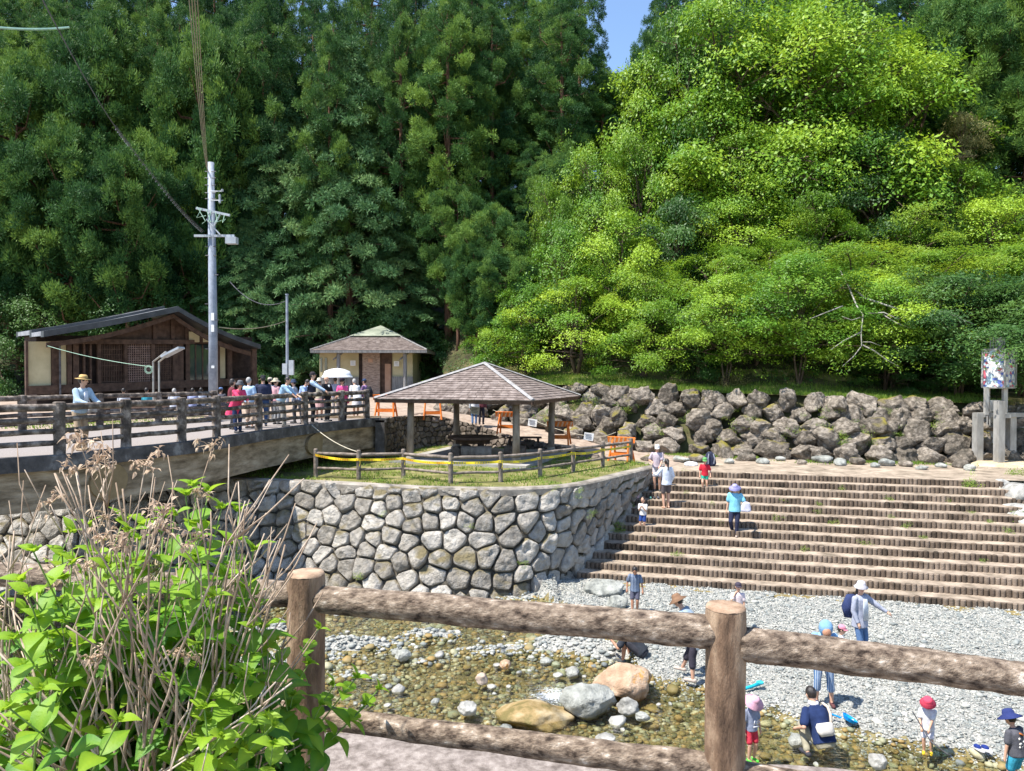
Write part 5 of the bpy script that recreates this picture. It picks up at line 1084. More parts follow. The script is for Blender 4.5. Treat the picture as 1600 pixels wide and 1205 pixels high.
def broad(seed, H, Rr, nl=26, mat='broad', name='broadleaf_tree', tufts=LV, per=30, layered=False, trunkmat='bark', low=.12, tr=1.0):
    r = random.Random(seed); t = empty(name, (0, 0, 0)); tb_ = MB(); top = Vector((r.uniform(-.3, .3), 0, H * .45))
    k = r.choice((2, 3)); 
    for q in range(k): tb_.tube([(r.uniform(-.2, .2), r.uniform(-.2, .2), -.5), (r.uniform(-.4, .4), r.uniform(-.3, .3), H * .22), tuple(top + Vector((r.uniform(-.7, .7), r.uniform(-.5, .5), 0)))], [.15 * tr, .11 * tr, .07 * tr], 7)
    P = []; S = []; D = []; T = []; lb = MB()
    for i in range(nl):
        f = low + (1 - low) * (i + r.random()) / nl; a = i * 2.39996 + r.uniform(-.5, .5); env = Rr * math.sin(math.pi * min(1, .22 + .72 * f)) ** .7 * r.choice((.4, .65, .85, 1.0, 1.15)) if not layered else Rr * (1.02 - .72 * f ** 1.6) * r.choice((.4, .7, .9, 1.15, 1.3))
        c = Vector((math.cos(a) * env, math.sin(a) * env, f * H * .92 + (-.12 * env if layered else 0))); lr = r.choice((.5, .7, .95, 1.25)) * (.72 if layered else 1) * Rr / 3.2; tone = r.uniform(.1, .9)
        st_ = Vector((0, 0, H * .15 + f * H * .35)); mid = st_.lerp(c, .55) + Vector((r.uniform(-.3, .3), r.uniform(-.3, .3), .25)); lb.tube([st_, mid, c], [.07 * tr, .045 * tr, .02], 5, cap=False)
        for j in range(5): e = c + Vector((r.gauss(0, lr * .6), r.gauss(0, lr * .6), r.gauss(0, lr * .25))); lb.tube([mid.lerp(c, r.uniform(.2, 1)), e], [.018, .006], 3, cap=False)
        for q in range(per):
            d = Vector((r.gauss(0, 1), r.gauss(0, 1), r.gauss(0, 1) + .75)); d.normalize(); rr = lr * r.uniform(.70, 1.08) * (r.uniform(1.2, 1.6) if r.random() < .16 else 1); fl = .40 if layered else .72
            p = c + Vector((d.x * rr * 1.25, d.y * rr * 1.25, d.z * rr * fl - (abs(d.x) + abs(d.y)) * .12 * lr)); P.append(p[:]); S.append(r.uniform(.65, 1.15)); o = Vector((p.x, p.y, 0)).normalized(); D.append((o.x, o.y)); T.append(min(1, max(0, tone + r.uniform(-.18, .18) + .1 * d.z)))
    tb_.build('trunk', M[trunkmat], t, smooth=True, local=True); lb.build('branches', M[trunkmat], t, local=True)
    build_tufts('crown', tufts, P, S, D, T, M[mat], t, seed, .45); return t
SU = [sugi(1, 20, 3.0, .20, 120, 9), sugi(2, 20, 2.7, .28, 110, 9), sugi(3, 20, 3.2, .16, 125, 9), sugi(4, 20, 2.5, .32, 105, 9)]
SB = [sugi(11, 10, 2.9, .22, 90, 11, rounded=1.6), sugi(12, 10, 2.6, .30, 80, 11, rounded=1.8)]
BL = [broad(31, 7, 3.3, 17, per=34), broad(32, 8, 3.6, 19, per=36), broad(33, 6.5, 3.2, 16, per=34), broad(34, 7.5, 3.4, 18, tufts=LV2, per=40)]
MP = [broad(41, 6.5, 4.2, 20, 'maple', 'maple_tree', LV2, 48, True), broad(42, 6, 4.0, 18, 'maple', 'maple_tree', LV2, 48, True)]
DB = [broad(51, 7, 3.4, 26, 'darkbroad', 'broadleaf_tree', LV), broad(52, 5, 3.2, 22, 'darkbroad', 'broadleaf_tree', LV2, 34, True)]
HK = [hinoki(61, 18, 5.2), hinoki(62, 17, 4.6, 230)]
used = {}
def plant(proto, px, ptop, Y, width=None, zb=None, rz=None, lab='', cat='tree', group=None, H0=None):
    X = (px - 800) / 1170 * Y; z0 = hill(X, Y) - .2 if zb is None else zb; zt = 1.75 - (ptop - 585) / 1170 * Y
    H_ = H0; sz = max(.35, (zt - z0) / H_); sx = sz if width is None else width
    if proto in BL: sx = max(sx, sz * (.85 if px > 1070 else .5))
    rz = random.uniform(0, 6.28) if rz is None else rz
    if proto.name not in used:
        used[proto.name] = 1; o = proto; o.location = (X, Y, z0); o.rotation_euler = (0, 0, rz); o.scale = (sx, sx, sz); tag(o, label=lab, cat=cat, group=group)
    else:
        o = copy_thing(proto, (X, Y, z0), rz, (sx, sx, sz), label=lab, cat=cat)
        if group: o['group'] = group
        elif 'group' in o: del o['group']
    return o
rt = random.Random(99)
# rows of cedars climbing the hill behind
GAP = lambda px: 915 < px < 1015
for (Y, step, t0, t1) in ((48.5, 3.6, -20, 130), (52.5, 3.7, -60, 50), (57, 3.9, -90, 10), (64, 4.4, -110, -20)):
    x = -0.74 * Y
    while x < 0.76 * Y:
        X = x + rt.uniform(-.8, .8); px = 800 + X / Y * 1170; ptop = rt.uniform(t0, t1)
        if px > 985: ptop = rt.uniform(t0, t1) + (10 if Y > 50 else 60)
        if 932 < px < 1012: ptop = 125 + rt.uniform(-10, 40)
        elif 860 < px <= 938: ptop = min(ptop, -10)
        q = rt.choice(SU); plant(q, px, ptop, Y + rt.uniform(-1, 1), rt.uniform(.72, 1.02) * (.8 if 880 < px < 1060 else 1), lab='dark tall cedar standing in the forest on the hillside', group='cedars of the hillside forest', cat='cedar tree', H0=20)
        x += step * rt.uniform(.85, 1.15)
# nearer lumpy round-topped cedars on the left
for i, (px, pt, Y, w_, lab) in enumerate([(112, 205, 44.5, 1.05, 'round-topped cedar above the dark roof at far left, its crown the widest there'), (200, 248, 43.5, .9, 'smaller round-topped cedar just left of the utility pole'), (30, 110, 46, 1.2, 'pale green cedar at the left edge behind the round-topped pair'), (150, 60, 47.5, 1.2, 'tall cedar behind the spiral cable'), (250, 190, 47, 1.0, 'cedar with bright tips left of the power lines'), (-20, 260, 44, 1.1, 'cedar cut by the left edge of the picture'), (330, 60, 48, 1.1, 'tall shaded cedar behind the power lines'), (300, 260, 46.5, .9, 'shaded cedar right behind the top of the utility pole')]):
    plant(SB[i % 2], px, pt, Y, w_, lab=lab, cat='cedar tree', H0=10)
for i, (px, pt, Y, w_) in enumerate([(790, 400, 42, .65), (770, 330, 44, .7), (880, 250, 46, .7), (745, 380, 43.5, .55), (715, 300, 46, .7)]):
    plant(SB[(i + 1) % 2], px, pt, Y, w_, lab=('shaded cedar sapling nearest the bright leaves right of centre', 'slim cedar above the sapling beside the bright slope', 'cedar rising just behind the bright leafy branch tip', 'small dark cedar over the gap of bare reddish twigs', 'dark cedar right of the layered cypresses')[i], cat='cedar tree', H0=10)
# the two pale layered cypresses behind the toilet block
plant(HK[0], 548, 78, 48.5, 1.0, zb=.8, lab='tall pale layered cypress behind the toilet block', cat='cypress tree', H0=18)
plant(HK[1], 440, 128, 48.8, .95, zb=.8, lab='second pale cypress between the utility pole and the tall cypress', cat='cypress tree', H0=17)
plant(HK[1], 630, 330, 49, .85, zb=.8, lab='lower dark cypress at the right shoulder of the tall cypress', cat='cypress tree', H0=17)
plant(HK[0], 385, 350, 46.5, .62, zb=.8, lab='low cypress whose sprays hang beside the thin grey pole', cat='cypress tree', H0=18)
for i, (px, pt, Y, w_, P_) in enumerate([(60, 440, 44, .9, 0), (150, 430, 45, .9, 1), (240, 420, 45, 1.0, 0), (330, 440, 45.5, .8, 1), (-30, 400, 43, 1, 1), (600, 470, 48.3, .8, 0), (665, 480, 48.3, .7, 1), (480, 480, 48.5, .8, 1), (700, 520, 49, .5, 0)]):
    plant(DB[P_], px, pt, Y, w_, zb=.6, lab='dark low tree at the forest edge, ' + ('behind the left end of the timber building', 'behind the ridge of the timber building', 'behind the lattice screens', 'just left of the utility pole foot', 'at the left edge of the picture', 'behind the parasol', 'at the right end of the toilet roof', 'behind the thin grey pole', 'by the bare reddish twigs')[i], cat='tree', group='dark low trees at the forest edge', H0=(7, 5)[P_])
# bright broadleaf slope on the right: (px, top, Y, width, prototype list)
RB = [(1012, 95, 47, .5, 'B'), (1062, 15, 47, .6, 'B'), (1000, 190, 44.5, .8, 'B'), (1090, 150, 45, .95, 'B'), (1120, -10, 48, .9, 'B'), (1180, 30, 47, 1.0, 'B'), (1270, 0, 47, 1.1, 'B'), (1250, 85, 45.5, 1.05, 'B'), (1350, 30, 46, 1.05, 'B'), (1420, 90, 46, .95, 'B'), (930, 222, 43.5, .7, 'B'), (870, 268, 42.5, .55, 'M'), (935, 300, 42, .75, 'B'), (1150, 210, 43.5, 1.1, 'B'), (1260, 190, 43, 1.1, 'B'), (1370, 210, 43, 1.0, 'D'), (1480, 250, 43, .8, 'B'),
      (880, 345, 40.5, .8, 'B'), (970, 330, 40, .95, 'B'), (1060, 300, 41, 1.0, 'D'), (820, 440, 40, .7, 'B'), (770, 505, 40.5, .5, 'B'), (900, 430, 38.5, .85, 'B'), (1170, 310, 41, 1.0, 'B'), (1270, 300, 40, .8, 'M'), (1420, 320, 40, .9, 'M'), (1550, 300, 40, 1.0, 'B'), (1620, 330, 39, 1.0, 'M'),
      (1010, 400, 37.3, .75, 'M'), (1120, 370, 38, .95, 'M'), (1210, 360, 37.5, .9, 'M'), (1330, 370, 37.5, 1.0, 'M'), (1450, 380, 37, 1.0, 'M'), (1560, 370, 36.5, 1.0, 'M'), (1090, 470, 36.5, .7, 'D'), (1180, 460, 36, .75, 'B'), (1000, 480, 37.2, .7, 'B'), (1290, 440, 36, .8, 'M'), (1380, 450, 35.8, .8, 'B'), (1500, 440, 34.8, .95, 'D'), (1470, 500, 33.6, .8, 'D'), (1590, 460, 34.2, .95, 'D'), (1660, 380, 34.5, 1.1, 'B'), (1400, 540, 33.8, .5, 'D')]
MARKS = [(770, 'bare reddish twigs'), (820, 'right slope of the gazebo roof'), (880, 'right corner of the gazebo roof'), (930, 'fourth orange barricade'), (970, 'last orange barricade'), (1010, 'left end of the steps'), (1050, 'ponytailed woman'), (1090, 'red-shirted child'), (1150, 'sky-blue woman'), (1210, 'right fence post'), (1270, 'blue-hooded person'), (1340, 'pointing woman'), (1390, 'bare forked branch'), (1440, 'toddler in red'), (1490, 'shaded end of the boulders'), (1550, 'monument'), (1590, 'slippers'), (1640, 'right edge of the picture')]
seenl = set()
cols = {'B': (BL, (7, 8, 6.5, 7.5), 'bright green leafy tree crowded on the sunny slope', 'leafy trees of the sunny slope'), 'M': (MP, (6.5, 6), 'yellow-green layered maple-like tree spreading over the slope', 'layered yellow-green trees'), 'D': (DB, (7, 5), 'deep green tree drooping over the shaded end of the bank', 'deep green trees by the monument')}
for i, (px, pt, Y, w_, c) in enumerate(RB):
    L_, Hs, lab, grp = cols[c]; lab = {'B': 'bright green leafy tree', 'M': 'yellow-green layered tree', 'D': 'deep green drooping tree'}[c] + ', ' + ('top tier' if pt < 130 else 'upper middle tier' if pt < 260 else 'middle tier' if pt < 345 else 'lower tier' if pt < 425 else 'lowest tier') + ', above the ' + min(MARKS, key=lambda m: abs(m[0] - px))[1]; lab = 'smaller ' + lab if lab in seenl else lab; seenl.add(lab); q = (i * 7 + i // 3) % len(L_)
    plant(L_[q], px, pt, Y, w_, lab=lab, cat='tree', group=grp, H0=Hs[q] * .98)
OH = [broad(81, 8.2, 4.0, 22, 'broad', 'broadleaf_tree', LV, 40, low=.30, tr=.5), broad(82, 7.6, 4.4, 24, 'darkbroad', 'broadleaf_tree', LV2, 48, True, low=.26, tr=.5)]
for i, (px, pt, Y, w_, q, lab) in enumerate([(1135, 430, 34.6, .75, 0, 'leafy tree leaning out over the middle of the boulder bank'), (1250, 400, 34.0, .9, 0, 'leafy tree whose high crown shades the bank behind the pointing woman'), (1385, 420, 33.6, .85, 0, 'leafy tree overhanging the bank just above the bare forked branch'), (1500, 410, 32.6, 1.0, 1, 'dark tree overhanging the bank left of the monument'), (1600, 420, 31.8, 1.0, 1, 'dark tree overhanging the bank behind and right of the monument'), (1680, 430, 29.5, 1.0, 1, 'dark tree mostly beyond the right edge')]):
    plant(OH[q], px, pt, Y, w_, lab=lab, cat='tree', H0=(8.2, 7.6)[q] * .98)
for px, pt, Y, w_ in ((285, -60, 60, .9), (300, -20, 55, .8), (792, 170, 50, .7), (812, 120, 53, .8), (770, 60, 55, .8), (830, 230, 47.8, .6)):
    plant(SU[1], px, pt, Y, w_, lab='dark tall cedar standing in the forest on the hillside', cat='cedar tree', group='cedars of the hillside forest', H0=20)
# extra cedars on the upper right
for i, (px, pt, Y, w_, lab) in enumerate([(1470, 20, 48, 1.1, 'cedar left of the tall shaded pair in the upper right corner'), (1545, -20, 47, 1.2, 'tall shaded cedar in the upper right corner'), (1600, 130, 45, 1.1, 'cedar cut by the right edge, olive green'), (1070, 90, 49, .8, 'cedar rising behind the leafy ridge right of the sky gap'), (1020, 60, 49, .55, 'slim cedar at the right side of the sky gap')]):
    plant(SB[i % 2], px, pt, Y, w_, lab=lab, cat='cedar tree', H0=10)
t = broad(71, 5, 2.6, 18, 'bronze', 'broadleaf_tree', LV, 26); plant(t, 1497, 175, 44, .55, zb=at(0, 235, 44).z - 1.5, lab='small tree with bronze new leaves high on the right', H0=5)
# bare pale branching limb hanging out of the shade
lt = empty('bare_branch', tuple(at(1355, 478, 31.0)), label='pale bare forked branch with sparse leaf tips hanging from the dark canopy', cat='branch')
mb = MB(); YB = 31.0
def bp(P, r0): mb.tube([at(a, b, YB + dy) for a, b, dy in P], [lerp(r0, r0 * .4, i / (len(P) - 1)) for i in range(len(P))], 6)
bp([(1310, 420, 5.5), (1326, 450, 2.4), (1338, 478, .6), (1348, 492, .2), (1345, 520, 0), (1346, 540, -.1), (1334, 556, -.2), (1316, 572, -.3)], .038); bp([(1346, 538, 0), (1366, 548, -.2), (1385, 562, -.2), (1404, 572, -.4)], .035); bp([(1344, 519, 0), (1318, 532, -.1), (1298, 546, -.3)], .035)
bp([(1346, 534, 0), (1360, 534, -.2), (1376, 540, -.3)], .02); bp([(1330, 450, 3.4), (1350, 465, 1.6), (1370, 472, .8), (1400, 482, .3), (1440, 486, 0), (1475, 487, -.2), (1520, 506, -.6)], .05); bp([(1350, 490, .3), (1380, 488, 0), (1402, 498, -.1), (1420, 492, -.3)], .035); bp([(1316, 478, .4), (1290, 488, 0), (1265, 498, -.2)], .03); bp([(1380, 492, .2), (1400, 504, -.1), (1420, 512, -.3)], .03); bp([(1346, 495, 0), (1330, 500, -.2), (1315, 494, -.3)], .025)
mb.build('limb', M['palebark'], lt, smooth=True)
P = []; 
for a, b in ((1312, 573), (1322, 566), (1330, 560), (1404, 573), (1396, 568), (1380, 540), (1298, 548), (1310, 540), (1420, 512), (1440, 478), (1452, 480), (1470, 475), (1490, 480), (1500, 478), (1265, 500), (1420, 492), (1330, 502), (1520, 506), (1386, 505), (1372, 552)): P.append(tuple(at(a, b, YB - .3) - Vector(lt.location)))
build_tufts('leaves', LV2, P, [.85] * len(P), [(0, -1)] * len(P), [.7] * len(P), M['maple'], lt, 3)
# undergrowth on the slope, grass and weeds: nobody could count these
P = []; S = []
for i in range(1500):
    x = rt.uniform(-34, 34); y0 = interp([(a, b) for a, b, c in HB], x)[0]; y = y0 + rt.uniform(1.2 if x < -4 else 3.2, 16) ; P.append((x, y, hill(x, y) + .15)); S.append(rt.uniform(.5, 1.3))
build_tufts('undergrowth', LV, P, S, [(0, -1)] * len(P), [rt.random() * .7 for _ in P], M['darkbroad'], None, 8); tag(bpy.data.objects['undergrowth'], kind='stuff')
def bushy(name, px, py, Y, z, n, rad, mat, lab, cat, tufts=LV, sc_=.5):
    p = at(px, py, Y); t = empty(name, (p.x, p.y, z), label=lab, cat=cat); P = []; S = []
    for i in range(n):
        d = Vector((rt.gauss(0, 1), rt.gauss(0, 1), abs(rt.gauss(0, 1)))).normalized() * rt.uniform(.5, 1); P.append((d.x * rad[0], d.y * rad[1], d.z * rad[2] + .05)); S.append(rt.uniform(.7, 1.3) * sc_)
    build_tufts('foliage', tufts, P, S, [(0, 0)] * n, [rt.uniform(.4, 1) for _ in P], M[mat], t, n); return t
bushy('shrub', 677, 600, 42, .65, 160, (1.0, .8, .85), 'maple', 'rounded yellow-green shrub just right of the toilet block', 'shrub')
bushy('shrub', 800, 560, 38.5, 1.0, 90, (.9, .6, 1.3), 'bronze', 'straggly dry shrub under the left end of the bright trees', 'shrub')
bushy('shrub', 1146, 600, 34.6, 1.1, 60, (.7, .5, .9), 'bronze', 'pale dry bush on the verge behind the boulder bank', 'shrub')
bushy('shrub', 1592, 795, 22, -2.9, 70, (1.0, .7, .55), 'weed', 'bright green bush at the right end of the steps', 'shrub', sc_=.38)
bushy('shrub', 1598, 735, 25, -1.7, 30, (.5, .4, .3), 'weed', 'small bright bush on the landing at the right edge', 'shrub', sc_=.32)
bushy('shrub', 975, 790, 24.4, stair_z(24.6), 45, (.3, .3, .55), 'weed', 'green weed growing between the stone wall and the steps, upper one', 'weed', sc_=.3)
bushy('shrub', 962, 808, 23.2, stair_z(23.4) - .1, 34, (.28, .3, .35), 'weed', 'green weed between the stone wall and the steps, lower one', 'weed', sc_=.3)
bushy('weed', 792, 596, 40, .2, 30, (.9, .4, .3), 'weed', 'low weeds behind the gazebo roof', 'weed', sc_=.35)
bushy('shrub', 528, 602, 38, .1, 40, (.6, .4, .5), 'maple', 'small yellow-green bush behind the bridge onlookers', 'shrub', sc_=.4)
# weeds in the joints of the steps
for i, (px, py) in enumerate([(1519, 757), (1318, 762), (1226, 781), (1281, 786), (1394, 778), (1482, 780), (1517, 800), (1395, 808), (1277, 799), (1301, 815), (1551, 815), (1420, 822), (1578, 831), (1355, 848), (1258, 858), (1445, 840), (1116, 788), (1072, 772), (1129, 817), (1068, 737), (1218, 811), (1538, 878), (1100, 760), (1020, 840), (1060, 870)]):
    p = stairpt(px, py + 3); w_ = empty('weed', tuple(p + Vector((0, -.02, .02))), label='tuft of weed rooted in a joint of the log steps', cat='weed', group='weeds in the joints of the steps'); s = .34 if i == 0 else rt.uniform(.12, .22)
    n_ = 14 if i == 0 else 6; build_tufts('leaves', LV, [(rt.gauss(0, s * .35), rt.gauss(0, s * .2), abs(rt.gauss(0, s * .4))) for _ in range(n_)], [s] * n_, [(0, -1)] * n_, [rt.uniform(.4, 1) for _ in range(n_)], M['weed'], w_, i)
for i, (px, py, Y) in enumerate([(598, 800, 20.6), (925, 802, 21), (735, 822, 20.3), (868, 760, 20.9), (560, 900, 20.3), (820, 880, 19.8), (700, 770, 21), (905, 770, 21.4)]):
    q = at(px, py, Y - .15); w_ = empty('weed', tuple(q), label='small plant rooted in a joint of the curved stone wall', cat='weed', group='weeds in the stone wall'); s = rt.uniform(.10, .2)
    build_tufts('leaves', LV, [(rt.gauss(0, s * .4), rt.gauss(0, s * .3), rt.gauss(0, s * .4)) for _ in range(6)], [s] * 6, [(0, -1)] * 6, [rt.uniform(.4, 1) for _ in range(6)], M['weed'], w_, i)
for i in range(38):       # plants in the boulder bank
    u = rt.uniform(.12, .62); b, t_ = BT(u); q = b.lerp(t_, rt.uniform(.2, .9)) + Vector((0, -.35, 0)); w_ = empty('weed', tuple(q), label='green plant sprouting between the boulders of the bank', cat='weed', group='plants between the boulders'); s = rt.uniform(.2, .42)
    build_tufts('leaves', LV, [(rt.gauss(0, s * .6), rt.gauss(0, s * .3), rt.gauss(0, s * .5)) for _ in range(12)], [s * .8] * 12, [(0, -1)] * 12, [rt.uniform(.4, 1) for _ in range(12)], M['weed'], w_, i)
# grass blades on lawn, verge and beside the landing
def grass(name, n, pick, h, mat):
    V = []; v = []
    for i in range(n):
        q = pick()
        if q is None: continue
        x, y, z = q; a = rt.uniform(0, 6.28); hh = h * rt.uniform(.5, 1.3); w_ = .012 + .01 * rt.random(); dx, dy = math.cos(a), math.sin(a); lx, ly = rt.gauss(0, .4) * hh, rt.gauss(0, .4) * hh
        V += [(x - dx * w_, y - dy * w_, z), (x + dx * w_, y + dy * w_, z), (x + lx, y + ly, z + hh)]; c = rt.random(); v += [c, c, c]
    return tag(mknp(name, V, np.arange(len(V)).reshape(-1, 3), M[mat], v), kind='stuff')
LP = [Vector(p) for p in lawn]
def inside(x, y):
    c = False; j = len(lawn) - 1
    for i in range(len(lawn)):
        xi, yi = lawn[i]; xj, yj = lawn[j]
        if (yi > y) != (yj > y) and x < (xj - xi) * (y - yi) / (yj - yi) + xi: c = not c
        j = i
    return c
def plawn():
    x, y = rt.uniform(-8.5, 5.4), rt.uniform(21, 34)
    if not inside(x, y) or (Vector((x, y)) - GC.to_2d()).length < 2.75 or fbm(x * 1.1, y * 1.1) < -.05: return None
    return x, y, ZL - .03
grass('lawn_grass', 30000, plawn, .085, 'weed')
def pverge():
    x = rt.uniform(-3.3, 20); y0 = interp([(a, b) for a, b, c in HB], x)[0]; y = y0 + rt.random() ** 1.5 * 4.4; return x, y, hill(x, y) - .03
grass('verge_grass', 26000, pverge, .14, 'weed')
def pland():
    x = rt.uniform(5.6, 19); b = interp(BBASE and [(a, b_) for a, b_, c in BBASE], x)[0]; y = b - abs(rt.gauss(0, .45)) - .1
    if fbm(x * .8, y * .8) < -.05: return None
    return x, y, -1.6
grass('landing_grass', 9000, pland, .10, 'weed')
def pplaza():
    x = rt.uniform(-30, -11.6); y = rt.uniform(24, 33); return (x, y, 0.0) if fbm(x * .4, y * .4) > -.1 or x < -14 else None
slab('plaza_lawn', [(-40, 27, .01), (-15.2, 26.5, .01), (-13.2, 30.5, .01), (-14, 32.5, .01), (-40, 33, .01)], -.2, M['grass'], kind='structure')
grass('plaza_grass', 9000, pplaza, .10, 'weed')
mb_tufts = []
for i in range(40):
    for _ in range(50):
        x, y = rt.uniform(-7, 5), rt.uniform(21.3, 28)
        if inside(x, y): break
    mb_tufts.append((x, y, ZL))
build_tufts('lawn_weeds', LV, [(a + rt.gauss(0, .15), b + rt.gauss(0, .1), c + .06) for a, b, c in mb_tufts for _ in range(6)], [.28] * 240, [(0, 0)] * 240, [rt.uniform(.4, 1) for _ in range(240)], M['weed'], None, 5); tag(bpy.data.objects['lawn_weeds'], kind='stuff')

# ================================================================ HYDRANGEA IN THE FOREGROUND
hb = empty('hydrangea_bush', (-1.55, 2.75, 0), label='hydrangea bush with bright green leaves and dry bare stems, left foreground', cat='bush')
rh = random.Random(17)
def leafgeo(base, d, up, L, W, fold=.22, droop=.35):
    d = d.normalized(); s = d.cross(up).normalized(); up = s.cross(d); V = []; nl = 7
    wid = [0.0, .62, .95, 1.0, .78, .40, 0.0]
    for i in range(nl):
        t = i / (nl - 1); c = base + d * L * t - up * droop * L * t * t + up * .06 * L * math.sin(t * 3)
        w_ = wid[i] * W / 2; V += [c + s * w_ + up * w_ * fold, c, c - s * w_ + up * w_ * fold]
    Fc = []
    for i in range(nl - 1): a = i * 3; Fc += [(a, a + 3, a + 4, a + 1), (a + 1, a + 4, a + 5, a + 2)]
    return V, Fc
def shoot(base, tip, nodes, L, parent, bud=True):
    base = Vector(base); tip = Vector(tip); sm = MB(); lm = MB(); mid = base.lerp(tip, .5) + Vector((rh.uniform(-.08, .08), rh.uniform(-.08, .08), -.04)); pts = [base.lerp(mid, t / 4) if t < 5 else mid.lerp(tip, (t - 4) / 4) for t in range(9)]
    pts = [base.lerp(mid, t / 8).lerp(mid.lerp(tip, t / 8), t / 8) for t in range(9)]
    sm.tube(pts, [.0048 - .0003 * i for i in range(9)], 6)
    for k in range(nodes):
        t = 1 - (k / nodes) * .62; i = min(7, int(t * 8)); p = pts[i].lerp(pts[i + 1], t * 8 - i) if t < 1 else tip; a0 = k * math.pi / 2 + rh.uniform(-.3, .3); ax = (pts[i + 1] - pts[i]).normalized() if i < 8 else Vector((0, 0, 1))
        sz = L * (.55 + .45 * min(1, k / 1.4)) * rh.uniform(.8, 1.15)
        for s in (0, math.pi):
            a = a0 + s; h = Vector((math.cos(a), math.sin(a), 0)); h = (h - ax * h.dot(ax)).normalized(); d = h + ax * (1.0 - .42 * min(k, 3)); lm.cur = max(0, min(1, .92 - .16 * k + rh.uniform(-.2, .15)))
            V, Fc = leafgeo(p, d, ax + Vector((0, 0, .6)), sz, sz * rh.uniform(.56, .70), droop=rh.uniform(.15, .5)); lm.add(V, Fc)
            for q_ in range(1, len(V), 3): lm.v[len(lm.v) - len(V) + q_] = min(1, lm.cur + .28)
    if bud:
        lm.cur = 1
        for _ in range(9):
            o = Vector((rh.gauss(0, 1), rh.gauss(0, 1), abs(rh.gauss(0, 1)) + .5)).normalized() * .012; V, Fc = leafgeo(tip, o, Vector((0, 1, .2)), .028, .012); lm.add(V, Fc)
    st_ = sm.build('leafy_shoot', pmat('green_stem', [(.1, (.10, .20, .03)), (.9, (.2, .3, .06))], 5, .6, 0), parent, smooth=True)
    lm.build('leaves', M['hyd'], st_, smooth=True); return st_
# leafy shoots (pixel column, pixel row of the tip, depth): real positions in the bush's volume
tips = []
for i in range(92):
    px = rh.uniform(-40, 430); top = interp([(-40, 960), (60, 850), (150, 800), (230, 775), (330, 760), (390, 900), (440, 1000)], px)[0]; py = top + (1190 - top) * rh.random() ** 1.1; tips.append((px, py, 2.25 + .9 * rh.random() * (1 - (py - 760) / 700)))
tips += [(345, 795, 2.7), (360, 850, 2.65), (325, 770, 2.8), (190, 815, 2.7), (255, 810, 2.8), (95, 870, 2.6), (20, 1000, 2.2), (60, 1080, 2.1), (10, 1110, 2.0), (120, 1010, 2.3), (180, 1130, 2.1), (380, 960, 2.6), (40, 930, 2.3), (150, 950, 2.4), (372, 800, 2.7), (395, 860, 2.65), (350, 900, 2.55), (385, 920, 2.6), (310, 840, 2.6), (335, 960, 2.5), (300, 760, 2.75), (410, 1010, 2.7), (360, 1020, 2.5)]
for px, py, Y in tips:
    tip = at(px, py, Y); b = Vector((-1.5 + rh.uniform(-.45, .5) + (tip.x + 1.5) * .35, 2.75 + rh.uniform(-.35, .3), rh.uniform(-.3, .1))); shoot(b, tip, rh.choice((5, 6, 6, 7)), rh.uniform(.11, .155) * (.85 if Y < 2.5 else 1), hb)
for px, py, Y in ((497, 985, 2.95), (480, 1040, 2.9), (520, 1075, 2.95), (455, 1090, 2.8), (555, 1062, 3.0), (590, 1080, 3.1), (430, 1130, 2.75), (400, 1080, 2.7), (570, 1105, 3.05), (500, 1105, 2.85)):
    tip = at(px, py, Y); shoot((-1.15 + rh.uniform(-.1, .1), 2.85, -.1), tip, 7, rh.uniform(.095, .125), hb)
# dry stems
def drystem(base, tip, r0, head):
    base = Vector(base); tip = Vector(tip); mb = MB(); mb.cur = rh.random(); bend = Vector((rh.uniform(-.16, .16), rh.uniform(-.12, .12), rh.uniform(-.06, .12))); mid = base.lerp(tip, .5) + bend; n = 9
    pts = [base.lerp(mid, t / n).lerp(mid.lerp(tip, t / n), t / n) + Vector((rh.gauss(0, .004), rh.gauss(0, .004), 0)) for t in range(n + 1)]
    mb.tube(pts, [r0 * (1 - .62 * i / n) * (1.25 if i % 3 == 0 else 1) for i in range(n + 1)], 6, jitter=.1)
    ends = [tip]
    for _ in range(rh.choice((2, 3, 3, 4))):
        i = rh.randint(3, n - 1); d = (pts[i + 1] - pts[i]).normalized(); s = Vector((rh.gauss(0, 1), rh.gauss(0, 1), .3)).normalized(); e = pts[i] + (d * 1.0 + s * .55).normalized() * rh.uniform(.08, .32); m2 = pts[i].lerp(e, .45) + s * .02; mb.tube([pts[i], m2, e], [r0 * .6, r0 * .5, r0 * .38], 5); ends.append(e)
    o = mb.build('dry_stem', M['dry'], hb, smooth=True)
    if head:
        for e in ends[:2]:
            fm = MB()
            for k in range(8):
                d = Vector((rh.gauss(0, 1), rh.gauss(0, 1), rh.gauss(.5, .7))).normalized(); q = e + d * rh.uniform(.02, .06); fm.cur = rh.random(); fm.tube([e, e.lerp(q, .5) + Vector((0, 0, .008)), q], [.0022, .0018, .0015], 3, cap=False)
                for _ in range(5):
                    dd = Vector((rh.gauss(0, 1), rh.gauss(0, 1), rh.gauss(0, 1))).normalized(); fm.cur = rh.random(); V, Fc = leafgeo(q + dd * rh.uniform(0, .012), dd, Vector((.3, .2, 1)), rh.uniform(.010, .024), rh.uniform(.006, .014), .5, .7); fm.add(V, Fc)
            fm.build('dead_flower_head', M['deadfl'], o)
top_tab = [(-60, 860), (0, 840), (60, 750), (120, 712), (200, 722), (260, 730), (330, 700), (360, 735), (420, 830), (450, 850)]
